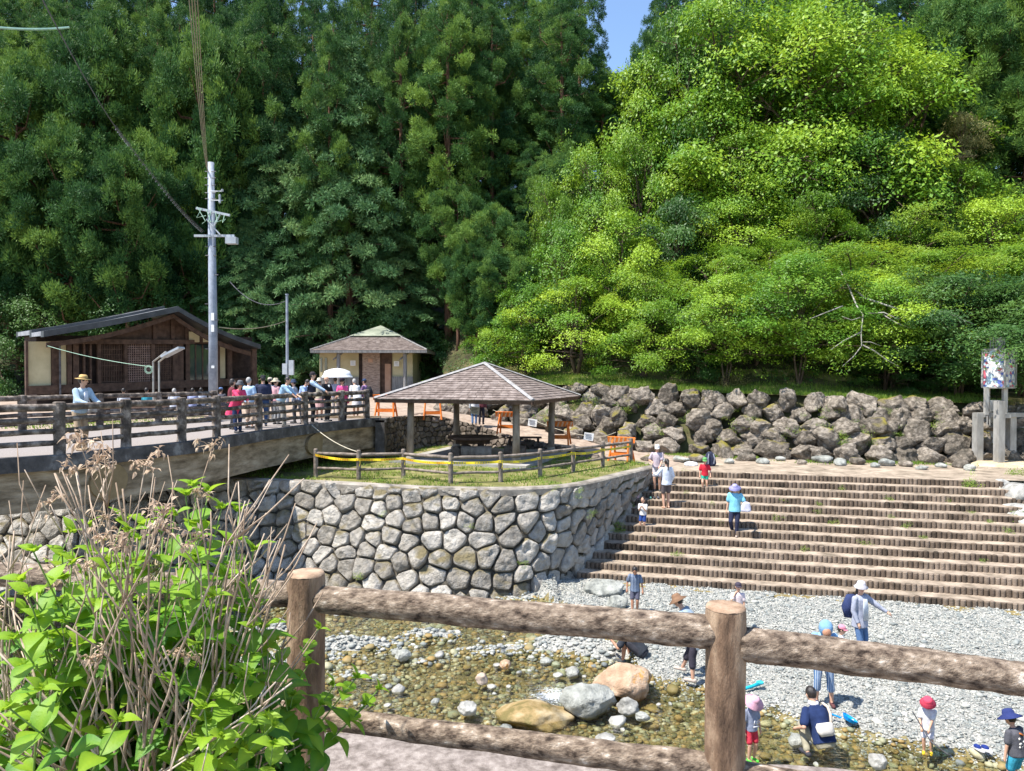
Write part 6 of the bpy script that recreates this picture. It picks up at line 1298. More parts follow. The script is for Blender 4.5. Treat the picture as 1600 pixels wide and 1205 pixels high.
for i in range(96):
    px = rh.uniform(-90, 445) if i % 9 else rh.uniform(380, 460); top = interp(top_tab, px)[0]; py = top + (rh.random() ** 1.6) * 330; Y = rh.uniform(2.15, 2.95); tip = at(px, py, Y); fx = rh.uniform(-.45, .5)
    bx_ = (-1.22, -1.6, -1.0, -1.22)[i % 4]; b = Vector((bx_ + rh.uniform(-.09, .09) + (tip.x + 1.3) * .08, 2.35 + rh.uniform(-.12, .3), .22)); drystem(b, tip, rh.uniform(.0030, .0062), i % 3 == 0 and py < top + 170 and px < 370)

# ================================================================ PEOPLE
BAKE = []
def capsule(mb, a, b, ra, rb, n=10):
    a = Vector(a); b = Vector(b); d = b - a; L_ = d.length
    if L_ < 1e-5: d = Vector((0, 0, 1)); 
    d.normalize(); u = d.cross(Vector((.3, .9, .1))).normalized(); w_ = d.cross(u); P = []
    for k in range(4): t = math.pi / 2 * (k + .35) / 4; P.append((a - d * ra * math.cos(t), ra * math.sin(t)))
    P += [(a, ra), (b, rb)]
    for k in range(3, -1, -1): t = math.pi / 2 * (k + .35) / 4; P.append((b + d * rb * math.cos(t), rb * math.sin(t)))
    V = [p + (u * math.cos(2 * math.pi * j / n) + w_ * math.sin(2 * math.pi * j / n)) * r for p, r in P for j in range(n)]; k = len(P)
    mb.add(V, [(i * n + j, i * n + (j + 1) % n, (i + 1) * n + (j + 1) % n, (i + 1) * n + j) for i in range(k - 1) for j in range(n)] + [tuple(range(n))[::-1], tuple(range((k - 1) * n, k * n))])
def ellip(mb, c, r, M3=None, nu_=12, nv=8):
    c = Vector(c); V = []
    for i in range(nv + 1):
        t = math.pi * (i + .02) / (nv + .04)
        for j in range(nu_): a = 2 * math.pi * j / nu_; p = Vector((r[0] * math.sin(t) * math.cos(a), r[1] * math.sin(t) * math.sin(a), r[2] * math.cos(t))); V.append(c + (M3 @ p if M3 else p))
    mb.add(V, [(i * nu_ + j, (i + 1) * nu_ + j, (i + 1) * nu_ + (j + 1) % nu_, i * nu_ + (j + 1) % nu_) for i in range(nv) for j in range(nu_)] + [tuple(range(nu_)), tuple(range(nv * nu_, (nv + 1) * nu_))[::-1]])
def loft(mb, secs, n=16):        # secs: (centre, xdir, rx, ydir, ry)
    V = [Vector(c) + Vector(xd) * rx * math.cos(2 * math.pi * j / n) + Vector(yd) * ry * math.sin(2 * math.pi * j / n) for c, xd, rx, yd, ry in secs for j in range(n)]; k = len(secs)
    mb.add(V, [(i * n + j, i * n + (j + 1) % n, (i + 1) * n + (j + 1) % n, (i + 1) * n + j) for i in range(k - 1) for j in range(n)] + [tuple(range(n))[::-1], tuple(range((k - 1) * n, k * n))])
def ik(a, b, l1, l2, pole):
    d = b - a; D = min(d.length, (l1 + l2) * .999); dn = d.normalized(); x = (D * D + l1 * l1 - l2 * l2) / (2 * D); h = math.sqrt(max(0, l1 * l1 - x * x)); p = Vector(pole); p = (p - dn * p.dot(dn)); p = p.normalized() if p.length > 1e-4 else Vector((0, 1, 0)); return a + dn * x + p * h, a + dn * D
def remesh(o, vox, smooth=2, disp=0):
    m = o.modifiers.new('r', 'REMESH'); m.mode = 'VOXEL'; m.voxel_size = vox; m.use_smooth_shade = True
    if smooth: s = o.modifiers.new('s', 'SMOOTH'); s.iterations = smooth; s.factor = .5
    BAKE.append((o, disp))
def person(loc, head, H, label, top=(.5, .6, .7), bottom=(.1, .1, .15), kind='trousers', sleeve='long', lean=0.0, hipz=None, hands=None, feet=None, look=0.0, nod=0.0, hair='short', hat=None, hatc=(.5, .4, .3), shoes=(.08, .08, .08), skin='skin', child=0.0, fat=1.0, vox=.016, topmat=None, botmat=None, hem=0.0, face=True, hairmat=None, twist=0.0, group=None, barefoot=False, vest=None):
    s = H / 1.7; hs = s * (1 + .45 * child); leg = 1 - .14 * child
    rt_ = empty('person', loc, rz=R(head), label=label, cat='person', group=group)
    th, sh, ua, fa = .42 * s * leg, .42 * s * leg, .27 * s, .245 * s
    hz = (.90 * s * leg) if hipz is None else hipz * s
    fwd = Vector((0, math.cos(R(lean)) * 0 + math.sin(R(lean)), math.cos(R(lean)))); spine = fwd; rt2 = Vector((1, 0, 0)); nrm = rt2.cross(spine) * -1  # forward normal of chest
    nrm = Vector((0, math.cos(R(lean)), -math.sin(R(lean))))
    back = 0 if hipz is not None else -.25 * s * math.sin(R(max(0, lean)))
    pel = Vector((0, back, hz)); tl = (.50 + .02) * s; tw = Matrix.Rotation(R(twist), 3, spine)
    xr_ = tw @ rt2; ny = tw @ nrm; chest = pel + spine * tl * .86; neckb = pel + spine * tl
    shw = .165 * s * fat ** .5 * (1 + .05 * child); SH = [chest - xr_ * shw + spine * .02 * s, chest + xr_ * shw + spine * .02 * s]
    hdir = Matrix.Rotation(R(-nod), 3, 'X') @ (spine * .55 + Vector((0, 0, .45))).normalized(); hc = neckb + hdir * (.085 * s + .095 * hs); HM = (Matrix.Rotation(R(look), 3, 'Z') @ Matrix.Rotation(R(-nod) + -R(lean) * .5, 3, 'X'))
    feet = feet or [(-.09, .0, 0), (.09, .04, 0)]; hands = hands or [(-.25, .06, hz / s - .10), (.25, .06, hz / s - .10)]
    A = [Vector(f) * s + Vector((0, 0, .07 * s)) for f in feet]; HIP = [pel + rt2 * -.085 * s, pel + rt2 * .085 * s]; KN = []
    for i in (0, 1): k_, a_ = ik(HIP[i], A[i], th, sh, (0.15 * (i * 2 - 1), 1, .2)); KN.append(k_); A[i] = a_
    HD = [Vector(h) * s for h in hands]; EL = []
    for i in (0, 1): e_, w_ = ik(SH[i], HD[i], ua, fa, (.5 * (i * 2 - 1), -.6, -.6)); EL.append(e_); HD[i] = w_
    sk = MB()
    loft(sk, [(pel - spine * .06 * s, rt2, .12 * s * fat, nrm, .09 * s * fat), (pel + spine * .04 * s, rt2, .15 * s * fat, nrm, .105 * s * fat), (pel + spine * .2 * s, xr_, .125 * s * fat, ny, .09 * s * fat), (pel + spine * .36 * s, xr_, .155 * s * fat, ny, .105 * s * fat), (chest, xr_, .165 * s * fat, ny, .095 * s * fat), (neckb - spine * .01 * s, xr_, .09 * s, ny, .065 * s), (neckb + spine * .01 * s, xr_, .055 * s, ny, .055 * s)])
    capsule(sk, neckb - spine * .03 * s, hc, .052 * s, .05 * s)
    ellip(sk, hc, (.074 * hs, .092 * hs, .112 * hs), HM); ellip(sk, hc + HM @ Vector((0, .03 * hs, -.055 * hs)), (.052 * hs, .058 * hs, .055 * hs), HM)
    capsule(sk, hc + HM @ Vector((0, .086 * hs, .012 * hs)), hc + HM @ Vector((0, .102 * hs, -.018 * hs)), .010 * hs, .015 * hs, 6)
    for i in (-1, 1): ellip(sk, hc + HM @ Vector((i * .076 * hs, -.004 * hs, -.005 * hs)), (.013 * hs, .02 * hs, .032 * hs), HM, 8, 6)
    for i in (0, 1):
        sg = i * 2 - 1
        capsule(sk, SH[i], EL[i], .048 * s, .038 * s); capsule(sk, EL[i], HD[i], .038 * s, .026 * s); capsule(sk, HIP[i], KN[i], .078 * s * fat, .055 * s); capsule(sk, KN[i] , KN[i].lerp(A[i], .35) + (KN[i] - HIP[i]).normalized() * .0, .053 * s, .054 * s); capsule(sk, KN[i].lerp(A[i], .35), A[i], .054 * s, .034 * s)
        capsule(sk, A[i] + Vector((0, -.03 * s, -.035 * s)), A[i] + Vector((.01 * sg * s, .13 * s, -.045 * s)), .036 * s, .028 * s)
        d = (HD[i] - EL[i]).normalized(); wv = d.cross(Vector((0, 1, .3))).normalized() if abs(d.y) < .9 else Vector((1, 0, 0)); dn_ = Vector((0, 0, -1)) - d * Vector((0, 0, -1)).dot(d); dn_ = dn_.normalized() if dn_.length > .1 else Vector((0, 1, 0)); wv = d.cross(dn_)
        pc = HD[i] + d * .045 * s; capsule(sk, HD[i] + d * .01 * s, pc + d * .02 * s, .027 * s, .032 * s)
        for q in range(4):
            o = wv * (q - 1.5) * .021 * s; b0 = pc + d * .025 * s + o; L_ = (.062, .072, .068, .052)[q] * s; m_ = b0 + d * L_ * .55 + dn_ * L_ * .12; capsule(sk, b0, m_, .0105 * s, .0095 * s, 6); capsule(sk, m_, b0 + d * L_ * .9 + dn_ * L_ * .5, .0095 * s, .008 * s, 6)
        tb0 = HD[i] + d * .02 * s + wv * -.028 * s * sg * -1; capsule(sk, tb0, tb0 + d * .045 * s + wv * .028 * s * sg + dn_ * .01 * s, .013 * s, .010 * s, 6)
    body = sk.build('body', M[skin], rt_, smooth=True, local=True); remesh(body, min(vox, .0125 * max(s, .75)), 1)
    # top
    g = .017 * s; tm = topmat or cloth(top); tp_ = MB(); f_ = fat
    hemz = hem * s
    loft(tp_, [(pel - spine * (.03 * s + hemz), rt2, .155 * s * f_ + g + hemz * .25, nrm, .125 * s * f_ + g + hemz * .2), (pel + spine * .05 * s, rt2, .155 * s * f_ + g, nrm, .12 * s * f_ + g), (pel + spine * .2 * s, xr_, .145 * s * f_ + g, ny, .115 * s * f_ + g), (pel + spine * .36 * s, xr_, .16 * s * f_ + g, ny, .115 * s * f_ + g), (chest, xr_, .17 * s * f_ + g, ny, .10 * s * f_ + g), (neckb - spine * .015 * s, xr_, .10 * s + g, ny, .07 * s + g), (neckb + spine * .015 * s, xr_, .058 * s + g * .6, ny, .058 * s + g * .6)])
    for i in (0, 1):
        if sleeve == 'long': capsule(tp_, SH[i], EL[i], .062 * s + g * .4, .052 * s + g * .4); capsule(tp_, EL[i], EL[i].lerp(HD[i], .93), .052 * s + g * .4, .040 * s + g * .3)
        elif sleeve == 'short': e = SH[i].lerp(EL[i], .72); capsule(tp_, SH[i], e, .062 * s + g * .4, .066 * s + g * .5)
        elif sleeve == 'rolled': capsule(tp_, SH[i], EL[i], .060 * s + g * .4, .050 * s + g * .4); capsule(tp_, EL[i], EL[i].lerp(HD[i], .35), .050 * s + g * .4, .045 * s + g * .4)
        else: capsule(tp_, SH[i], SH[i].lerp(EL[i], .15), .055 * s, .05 * s)
    to = tp_.build('shirt' if hem < .2 else 'coat', tm, rt_, smooth=True, local=True); remesh(to, vox, 2, .012 * s)
    if vest:
        vm = MB(); g2 = g + .012 * s; loft(vm, [(pel - spine * .05 * s, rt2, .16 * s * f_ + g2, nrm, .125 * s * f_ + g2), (pel + spine * .2 * s, xr_, .15 * s * f_ + g2, ny, .118 * s * f_ + g2), (chest, xr_, .16 * s * f_ + g2, ny, .10 * s * f_ + g2), (neckb - spine * .03 * s, xr_, .10 * s + g2, ny, .07 * s + g2)]); remesh(vm.build('vest', cloth(vest), rt_, smooth=True, local=True), vox, 2)
    # bottom
    bm_ = botmat or cloth(bottom); bt = MB(); kneeoff = {'shorts': .78, 'trousers': 1, 'cropped': 1, 'tiny': .45}.get(kind)
    if kind == 'skirt':
        kc = (KN[0] + KN[1]) / 2; down = Vector((0, 0, -1)) if hipz is None else (kc - pel).normalized(); yd = Vector((0, 1, 0))
        loft(bt, [(pel + spine * .06 * s, rt2, .15 * s * f_, nrm, .12 * s * f_), (pel - Vector((0, 0, .12 * s)), rt2, .19 * s * f_, yd, .17 * s), (pel - Vector((0, 0, .45 * s)), rt2, .24 * s * f_, yd, .22 * s)])
    else:
        loft(bt, [(pel - spine * .1 * s, rt2, .13 * s * f_, nrm, .10 * s * f_), (pel - spine * .02 * s, rt2, .155 * s * f_ + .008 * s, nrm, .115 * s * f_ + .008 * s), (pel + spine * .09 * s, rt2, .145 * s * f_ + .008 * s, nrm, .105 * s * f_ + .008 * s)])
        for i in (0, 1):
            if kind in ('shorts', 'tiny'): capsule(bt, HIP[i], HIP[i].lerp(KN[i], kneeoff), .092 * s * f_, .085 * s * f_)
            else:
                capsule(bt, HIP[i], KN[i], .090 * s * f_, .072 * s); capsule(bt, KN[i], KN[i].lerp(A[i], .92 if kind == 'trousers' else .45), .070 * s, .058 * s if kind == 'trousers' else .075 * s)
    bo_ = bt.build('skirt' if kind == 'skirt' else 'shorts' if kind in ('shorts', 'tiny') else 'trousers', bm_, rt_, smooth=True, local=True); remesh(bo_, vox, 2, .008 * s)
    if not barefoot:
        for i in (0, 1):
            fm = MB(); capsule(fm, A[i] + Vector((0, -.035 * s, -.038 * s)), A[i] + Vector((.01 * (i * 2 - 1) * s, .145 * s, -.045 * s)), .043 * s, .035 * s, 10); fm.build('shoe', cloth(shoes), rt_, smooth=True, local=True)
    # hair, face, hat
    hm_ = M[hairmat or 'hair']
    if hair != 'none':
        hm2 = MB(); ellip(hm2, hc + HM @ Vector((0, -.016 * hs, .018 * hs)), (.083 * hs, .094 * hs, .108 * hs), HM, 16, 12)
        if hair == 'long': loft(hm2, [(hc + HM @ Vector((0, -.05 * hs, 0)), HM @ Vector((1, 0, 0)), .075 * hs, HM @ Vector((0, 1, 0)), .05 * hs), (hc + HM @ Vector((0, -.08 * hs, -.14 * hs)), HM @ Vector((1, 0, 0)), .085 * hs, HM @ Vector((0, 1, 0)), .04 * hs), (hc + Vector((0, -.10 * hs, -.27 * hs)), HM @ Vector((1, 0, 0)), .06 * hs, HM @ Vector((0, 1, 0)), .03 * hs)])
        if hair == 'ponytail': capsule(hm2, hc + HM @ Vector((0, -.1 * hs, .03 * hs)), hc + HM @ Vector((0, -.13 * hs, -.02 * hs)), .03 * hs, .035 * hs); capsule(hm2, hc + HM @ Vector((0, -.13 * hs, -.02 * hs)), hc + HM @ Vector((0, -.12 * hs, -.26 * hs)), .035 * hs, .018 * hs)
        if hair == 'bob': ellip(hm2, hc + HM @ Vector((0, -.03 * hs, -.02 * hs)), (.094 * hs, .085 * hs, .11 * hs), HM)
        hm2.build('hair', hm_, rt_, smooth=True, local=True)
    if face:
        for i in (-1, 1): em = MB(); ellip(em, hc + HM @ Vector((i * .029 * hs, .083 * hs, .008 * hs)), (.012 * hs, .008 * hs, .007 * hs), HM, 8, 6); em.build('eye', M['eye'], rt_, smooth=True, local=True)
        em = MB(); ellip(em, hc + HM @ Vector((0, .086 * hs, -.052 * hs)), (.02 * hs, .007 * hs, .006 * hs), HM, 8, 6); em.build('mouth', M['lip'], rt_, smooth=True, local=True)
    if hat:
        hh = MB(); c = hc + HM @ Vector((0, -.006 * hs, .045 * hs)); k = hs
        if hat == 'brim': prof = [(.088, -.005), (.165, -.014), (.168, -.006), (.092, .008), (.088, .045), (.08, .078), (.05, .092), (.005, .09)]
        elif hat == 'bucket': prof = [(.09, .0), (.145, -.045), (.148, -.04), (.096, .012), (.088, .05), (.078, .082), (.045, .094), (.005, .095)]
        elif hat == 'floppy': prof = [(.09, .0), (.19, -.045), (.193, -.038), (.096, .014), (.09, .055), (.07, .088), (.04, .098), (.005, .099)]
        else: prof = [(.091, -.01), (.092, .0), (.09, .03), (.078, .062), (.05, .08), (.005, .084)]
        hh.lathe(c, [(a * k, b * k) for a, b in prof], 20, HM)
        if hat == 'cap':
            V = []
            for r_ in (.085, .155):
                for j in range(9): a = math.pi * (.14 + .72 * j / 8); V.append(c + HM @ Vector((math.cos(a) * r_ * k * (1 if r_ < .1 else .62), math.sin(a) * r_ * k, (.0 if r_ < .1 else -.018) * k)))
            V += [v - HM @ Vector((0, 0, .008 * k)) for v in V]; hh.add(V, [(j, j + 1, j + 10, j + 9) for j in range(8)] + [(18 + j, 27 + j, 28 + j, 19 + j) for j in range(8)] + [(9 + j, 10 + j, 28 + j, 27 + j) for j in range(8)])
        hh.build('hat', cloth(hatc), rt_, smooth=True, local=True)
        if hat in ('brim',): hb2 = MB(); hb2.lathe(c, [(.0935 * k, .008 * k), (.091 * k, .028 * k)], 20, HM); hb2.build('hat_band', cloth((.12, .08, .05)), rt_, local=True)
    rt_['_hc'] = tuple(hc); rt_['_sh'] = tuple(chest); rt_['_pel'] = tuple(pel)
    return rt_
def onp(rt_, mb, name, mat, **k): return mb.build(name, mat, rt_, smooth=True, local=True, **k)
def wloc(px, Y, z=ZD): return (round((px - 800) / 1170 * Y, 3), Y, z)

# --- on the bridge. headings: 0 faces away from the camera, 180 faces it, -90 faces right, 90 faces left
p = person(wloc(126, 16.75), -112, 1.68, 'man in a straw hat and light blue shirt leaning alone on the bridge railing', (.42, .54, .64), (.48, .36, .24), lean=13, hands=[(-.12, .44, 1.08), (.16, .42, 1.07)], look=-8 + 40, hat='brim', hatc=(.62, .42, .17), shoes=(.4, .3, .2), vox=.013)
mb = MB(); loft(mb, [(Vector(p['_sh']) + Vector((0, .12, -.28)), (1, 0, 0), .06, (0, 1, 0), .02), (Vector(p['_sh']) + Vector((0, .125, .02)), (1, 0, 0), .045, (0, 1, 0), .02)]); onp(p, mb, 'undershirt', cloth((.75, .76, .8)))
mb = MB(); loft(mb, [((-.28, .02, .86), (0, 1, 0), .13, (1, 0, 0), .06), ((-.28, .02, 1.02), (0, 1, 0), .11, (1, 0, 0), .05)]); capsule(mb, (-.26, 0, 1.0), (-.10, -.05, 1.42), .012, .012, 6); onp(p, mb, 'shoulder_bag', cloth((.66, .66, .68)))
person(wloc(371, 21.9), -125, 1.54, 'woman in a pink coat and grey cap leaning over the bridge railing', (.72, .07, .16), (.03, .05, .12), lean=22, hands=[(-.02, .50, 1.02), (.14, .50, 1.02)], hat='bucket', hatc=(.13, .13, .14), hem=.34, fat=1.12, hair='bob')
person(wloc(362, 23.2), -60, 1.56, 'brown-haired person in dark red half hidden behind the pink-coated woman', (.16, .04, .05), (.05, .05, .06), hairmat='redhair' if False else None, hair='bob', lean=5)
person(wloc(389, 23.8), -20, 1.60, 'person in a light blue shirt with bare grey head, back turned, on the bridge', (.40, .56, .76), (.52, .40, .30), kind='cropped', hairmat='greyhair', fat=1.15, face=False, sleeve='short')
person(wloc(411, 24.6), 25, 1.66, 'man in a navy jacket and black cap with his back turned', (.035, .04, .075), (.05, .10, .22), hat='cap', hatc=(.03, .03, .035), fat=1.25, hands=[(-.3, .2, 1.0), (.3, .05, .8)], face=False)
person(wloc(431, 25.6), -40, 1.55, 'person in a wide tan sun hat and pale pink top behind the bridge railing', (.60, .33, .36), (.3, .3, .3), hat='floppy', hatc=(.60, .50, .36))
person(wloc(422, 27), 10, 1.58, 'person in a knitted beige cap glimpsed between navy jacket and tan sun hat', (.45, .42, .40), (.2, .2, .2), hat='none_' if False else 'cap', hatc=(.5, .44, .36), face=False)
person(wloc(443, 24.4), -95, 1.66, 'dark-haired man in a pale blue shirt resting his arms on the railing', (.38, .56, .72), (.42, .40, .36), lean=24, hands=[(-.05, .52, 1.02), (.14, .50, .98)], sleeve='rolled', fat=1.1, twist=-15)
person(wloc(461, 26.3), 95, 1.52, 'grey-clad person in a navy sun hat with white veil behind the railing', (.42, .42, .45), (.12, .12, .13), hat='bucket', hatc=(.05, .07, .12), lean=10)
person(wloc(473, 25.9), -115, 1.60, 'black-haired man in a light blue shirt bending his head over the railing', (.36, .48, .74), (.06, .06, .07), lean=24, nod=24, hands=[(-.05, .48, 1.05), (.12, .48, 1.04)])
person(wloc(487, 26.0), -85, 1.78, 'tall man in a black cap and dark vest over a pale blue shirt', (.44, .56, .72), (.025, .025, .03), hands=[(-.1, .45, 1.05), (.2, .48, 1.08)], hat='cap', hatc=(.05, .04, .045), lean=6, vest=(.035, .035, .05), sleeve='long')
person(wloc(499, 28.0), 20, 1.55, 'person in a cream sun hat and pink skirt standing behind the tall man', (.56, .50, .36), (.60, .38, .36), kind='skirt', hat='bucket', hatc=(.66, .58, .46), face=False)
p = person(wloc(510, 27.3), -115, 1.64, 'bald elderly man in a black suit jacket on the bridge', (.022, .022, .026), (.03, .03, .035), hair='none', fat=1.12, hands=[(-.2, .25, .95), (.24, .1, .8)])
mb = MB(); loft(mb, [(Vector(p['_sh']) + Vector((0, .10, -.24)), (1, 0, 0), .02, (0, 1, 0), .025), (Vector(p['_sh']) + Vector((0, .12, .03)), (1, 0, 0), .05, (0, 1, 0), .02)]); onp(p, mb, 'shirt_front', cloth((.75, .75, .76)))
p = person(wloc(536, 27.7), 172, 1.56, 'woman in a bright pink jacket with visor and dark glasses at the railing end', (.78, .10, .28), (.06, .05, .06), lean=16, hands=[(-.12, .34, 1.02), (.10, .36, 1.03)], hair='bob', hem=.18, sleeve='long')
hc_ = Vector(p['_hc']); mb = MB(); mb.box(hc_ + Vector((0, .088, .012)), (.13, .02, .035)); onp(p, mb, 'sunglasses', M['eye']); mb = MB(); mb.lathe(hc_ + Vector((0, 0, .05)), [(.098, 0), (.10, .03), (.07, .07), (.01, .09)], 16); mb.box(hc_ + Vector((0, .12, .05)), (.16, .1, .012)); onp(p, mb, 'visor', cloth((.03, .02, .03)))
person(wloc(556, 29.5), 35, 1.58, 'person in a white blouse and long pale skirt bending behind the pink jacket', (.72, .72, .72), (.64, .62, .62), kind='skirt', lean=28, hairmat='greyhair', face=False, hem=.1)
p = person(wloc(524, 30.2), 0, 1.58, 'person carrying the white parasol behind the onlookers', (.32, .34, .48), (.55, .5, .45), hands=[(-.2, .15, .8), (.12, .22, 1.22)], face=False)
pr = Vector(wloc(527, 30.1)) ; ps = empty('parasol', tuple(pr + Vector((0, 0, 1.2))), label='open white parasol held above the heads on the bridge', cat='parasol')
mb = MB(); n = 8; z0 = at(0, 589, 30.1).z; hgt = .36; prof = [(.0, hgt), (.25, hgt * .92), (.5, hgt * .66), (.54, hgt * .32), (.62, 0)]
V = []
for r_, z in prof:
    for j in range(24): a = 2 * math.pi * j / 24; sc2 = 1 - .05 * abs(math.sin(a * n / 2)) ** .5 * 0 - .04 * (r_ > .7) * abs(math.sin(a * n / 2)); V.append((pr.x + math.cos(a) * r_ * sc2, pr.y + math.sin(a) * r_ * sc2, z0 + z))
mb.add(V, [(i * 24 + j, i * 24 + (j + 1) % 24, (i + 1) * 24 + (j + 1) % 24, (i + 1) * 24 + j) for i in range(4) for j in range(24)]); mb.build('canopy', cloth((.82, .82, .84)), ps, smooth=True)
mb = MB(); mb.tube([(pr.x + .05, pr.y + .15, 1.25), (pr.x, pr.y, z0 + hgt + .06)], .012, 6); mb.build('shaft', M['steel'], ps)
p = person(wloc(571, 30.0), 75, 1.52, 'person in a purple top and navy cap with a black backpack by the toilet block', (.26, .16, .30), (.10, .10, .12), hat='cap', hatc=(.05, .08, .16), hands=[(-.15, .3, .95), (.15, .3, .9)], lean=8)
mb = MB(); loft(mb, [(Vector(p['_sh']) + Vector((0, -.2, -.38)), (1, 0, 0), .14, (0, 1, 0), .09), (Vector(p['_sh']) + Vector((0, -.22, -.2)), (1, 0, 0), .16, (0, 1, 0), .11), (Vector(p['_sh']) + Vector((0, -.18, .02)), (1, 0, 0), .12, (0, 1, 0), .07)]); onp(p, mb, 'backpack', cloth((.03, .03, .035)))
# beyond the far railing, seen between its rails
for i, (px, Y, c, lab, hh) in enumerate([(193, 30.5, (.66, .68, .74), 'seated person in a white shirt seen through the railings behind the straw-hat man', None), (229, 31.5, (.06, .38, .48), 'seated person in a teal shirt seen through the railings under the lattice screen', None), (272, 30.0, (.60, .62, .70), 'grey-haired seated person in white near the foot of the lamp stand', 'g'), (301, 31, (.36, .40, .62), 'seated person in a lavender shirt left of the utility pole', None), (314, 31.6, (.62, .66, .76), 'seated person in pale blue beside the utility pole', None), (345, 32, (.10, .10, .12), 'seated person in black with a blue cap right of the utility pole', 'c')]):
    person(wloc(px, Y, .0), 0 if i % 2 else 20, 1.6, lab, c, (.1, .1, .12), hipz=.46, feet=[(-.12, .42, 0), (.12, .42, 0)], hands=[(-.15, .3, .6), (.15, .3, .6)], hairmat='greyhair' if hh == 'g' else None, hat='cap' if hh == 'c' else None, hatc=(.12, .2, .4), face=False)
be = MB()
for x0, x1, y in ((-16.6, -11.4, 30.2), (-16.5, -12, 31.3)): be.box(((x0 + x1) / 2, y, .40), (x1 - x0, .36, .06)); [be.box((lerp(x0, x1, t), y, .19), (.1, .3, .38)) for t in (.05, .5, .95)]
be.build('bench', M['timber'], label='long low wooden benches where people sit beyond the far railing', cat='bench')
# behind the gazebo
p = person(wloc(741, 33.6, -.5), 5, 1.45, 'person in white with jeans standing behind the gazebo holding a board', (.72, .72, .74), (.12, .22, .42), face=False)
person(wloc(752, 33.9, -.5), -10, 1.5, 'person in dark maroon next to the white-shirted one behind the gazebo', (.16, .05, .06), (.04, .04, .06), face=False)
person(wloc(641, 33.9, -.05), 150, 1.2, 'child in a beige dress on the path, head hidden by the gazebo roof edge', (.60, .52, .40), (.60, .52, .40), kind='skirt', child=.5, sleeve='short')
# on the steps
def onstep(px, py): p = stairpt(px, py); n = p.x * NN.x + p.y * NN.y; k = min(K - 1, max(-1, math.floor((n - (N1 + .12)) / tn))); return (p.x, p.y + .1, ZB + rz_ * (k + 1) + .004)
q = onstep(1028, 770)
person(q, 170, 1.55, 'person in a white cap and mauve T-shirt standing at the top left of the steps', (.50, .42, .46), (.55, .5, .5), kind='shorts', sleeve='short', hat='cap', hatc=(.78, .78, .76), nod=20, hands=[(-.1, .25, .95), (.2, .2, 1.1)])
person(onstep(1043, 801), 12, 1.58, 'woman with a ponytail, white sweater and dark shorts on the steps', (.66, .70, .78), (.12, .10, .10), kind='shorts', hair='ponytail', hands=[(-.34, .30, 1.18), (.22, .1, .9)], face=False, barefoot=True, hem=.06)
person(onstep(1006, 829), 150, 1.08, 'small boy in a white T-shirt and blue shorts on the left part of the steps', (.74, .72, .70), (.03, .07, .26), kind='shorts', sleeve='short', child=.7, hands=[(-.06, .2, 1.2), (.05, .2, 1.18)], barefoot=True, vox=.012)
p = person(onstep(1103, 767), 165, 1.15, 'child in a red T-shirt, green shorts and cap near the top of the steps', (.60, .03, .05), (.03, .36, .24), kind='tiny', sleeve='short', child=.6, hat='cap', hatc=(.14, .36, .12), hands=[(-.28, .05, .82), (.24, .1, .8)], feet=[(-.1, 0, 0), (.08, .1, .05)], nod=15, vox=.012)
p = person(onstep(1151, 838), 158, 1.56, 'woman in a sky-blue T-shirt and lilac sun hat walking down the steps', (.22, .56, .72), (.03, .035, .07), sleeve='short', hat='floppy', hatc=(.36, .34, .62), hands=[(-.3, .25, 1.02), (.26, .02, .86)], feet=[(-.05, .06, 0), (.1, -.1, .10)], nod=24, fat=1.1, hem=.05, shoes=(.4, .33, .28), vox=.013)
# white arm cover: same sleeve colour as the arms of the photo
# thing in her hand
def bagthing(loc, name, size, c, lab, cat, rz=0):
    t = empty(name, loc, rz=rz, label=lab, cat=cat); mb = MB(); a, b, h = size; X1, Y1 = (1, 0, 0), (0, 1, 0)
    loft(mb, [((0, 0, 0), X1, a * .42, Y1, b * .42), ((.01, 0, h * .12), X1, a * .52, Y1, b * .52), ((0, .01, h * .55), X1, a * .5, Y1, b * .46), ((.01, 0, h * .85), X1, a * .36, Y1, b * .3), ((0, 0, h), X1, a * .16, Y1, b * .12)], 18); o = mb.build('bag_body', cloth(c), t, smooth=True, local=True); remesh(o, .02 if max(size) > .2 else .012, 1, .03 * max(size)); return t
hpos = Vector(p.location) + Matrix.Rotation(p.rotation_euler.z, 3, 'Z') @ Vector((-.34, .36, .82))
bagthing(tuple(hpos), 'hand_towel', (.30, .14, .30), (.66, .64, .74), 'crumpled pale lilac cloth bag in the hand of the sky-blue woman', 'cloth bag')
bagthing(onstep(992, 786), 'bag', (.34, .26, .46), (.62, .42, .46), 'pink and white bag standing on the steps by the stone wall', 'bag')
q = at(1115, 731, 27.0); t = bagthing((q.x, 27.45, ZT), 'backpack', (.42, .30, .52), (.035, .04, .07), 'black backpack standing on the landing behind the red-shirted child', 'backpack')
mb = MB(); mb.tube([(-.1, -.16, .1), (-.12, -.19, .3), (-.08, -.14, .46)], .02, 6); mb.tube([(.1, -.16, .1), (.12, -.19, .3), (.08, -.14, .46)], .02, 6); mb.build('strap', cloth((.3, .32, .38)), t, local=True)
q = at(1083, 731, 27.2); bagthing((q.x, 27.5, ZT), 'plastic_bag', (.50, .3, .16), (.74, .74, .76), 'white plastic bag lying flat at the top of the steps', 'bag')
q = onstep(1018, 786); th_ = empty('sandals', q, label='dark sandals and small cups left on a step beside the ponytailed woman', cat='sandals')
for dx, c in ((0, (.12, .3, .26)), (.12, (.06, .06, .07)), (.25, (.10, .10, .12))): mb = MB(); capsule(mb, (dx, 0, .04), (dx + .02, .14, .04), .04, .035); mb.build('sandal', cloth(c), th_, smooth=True, local=True)
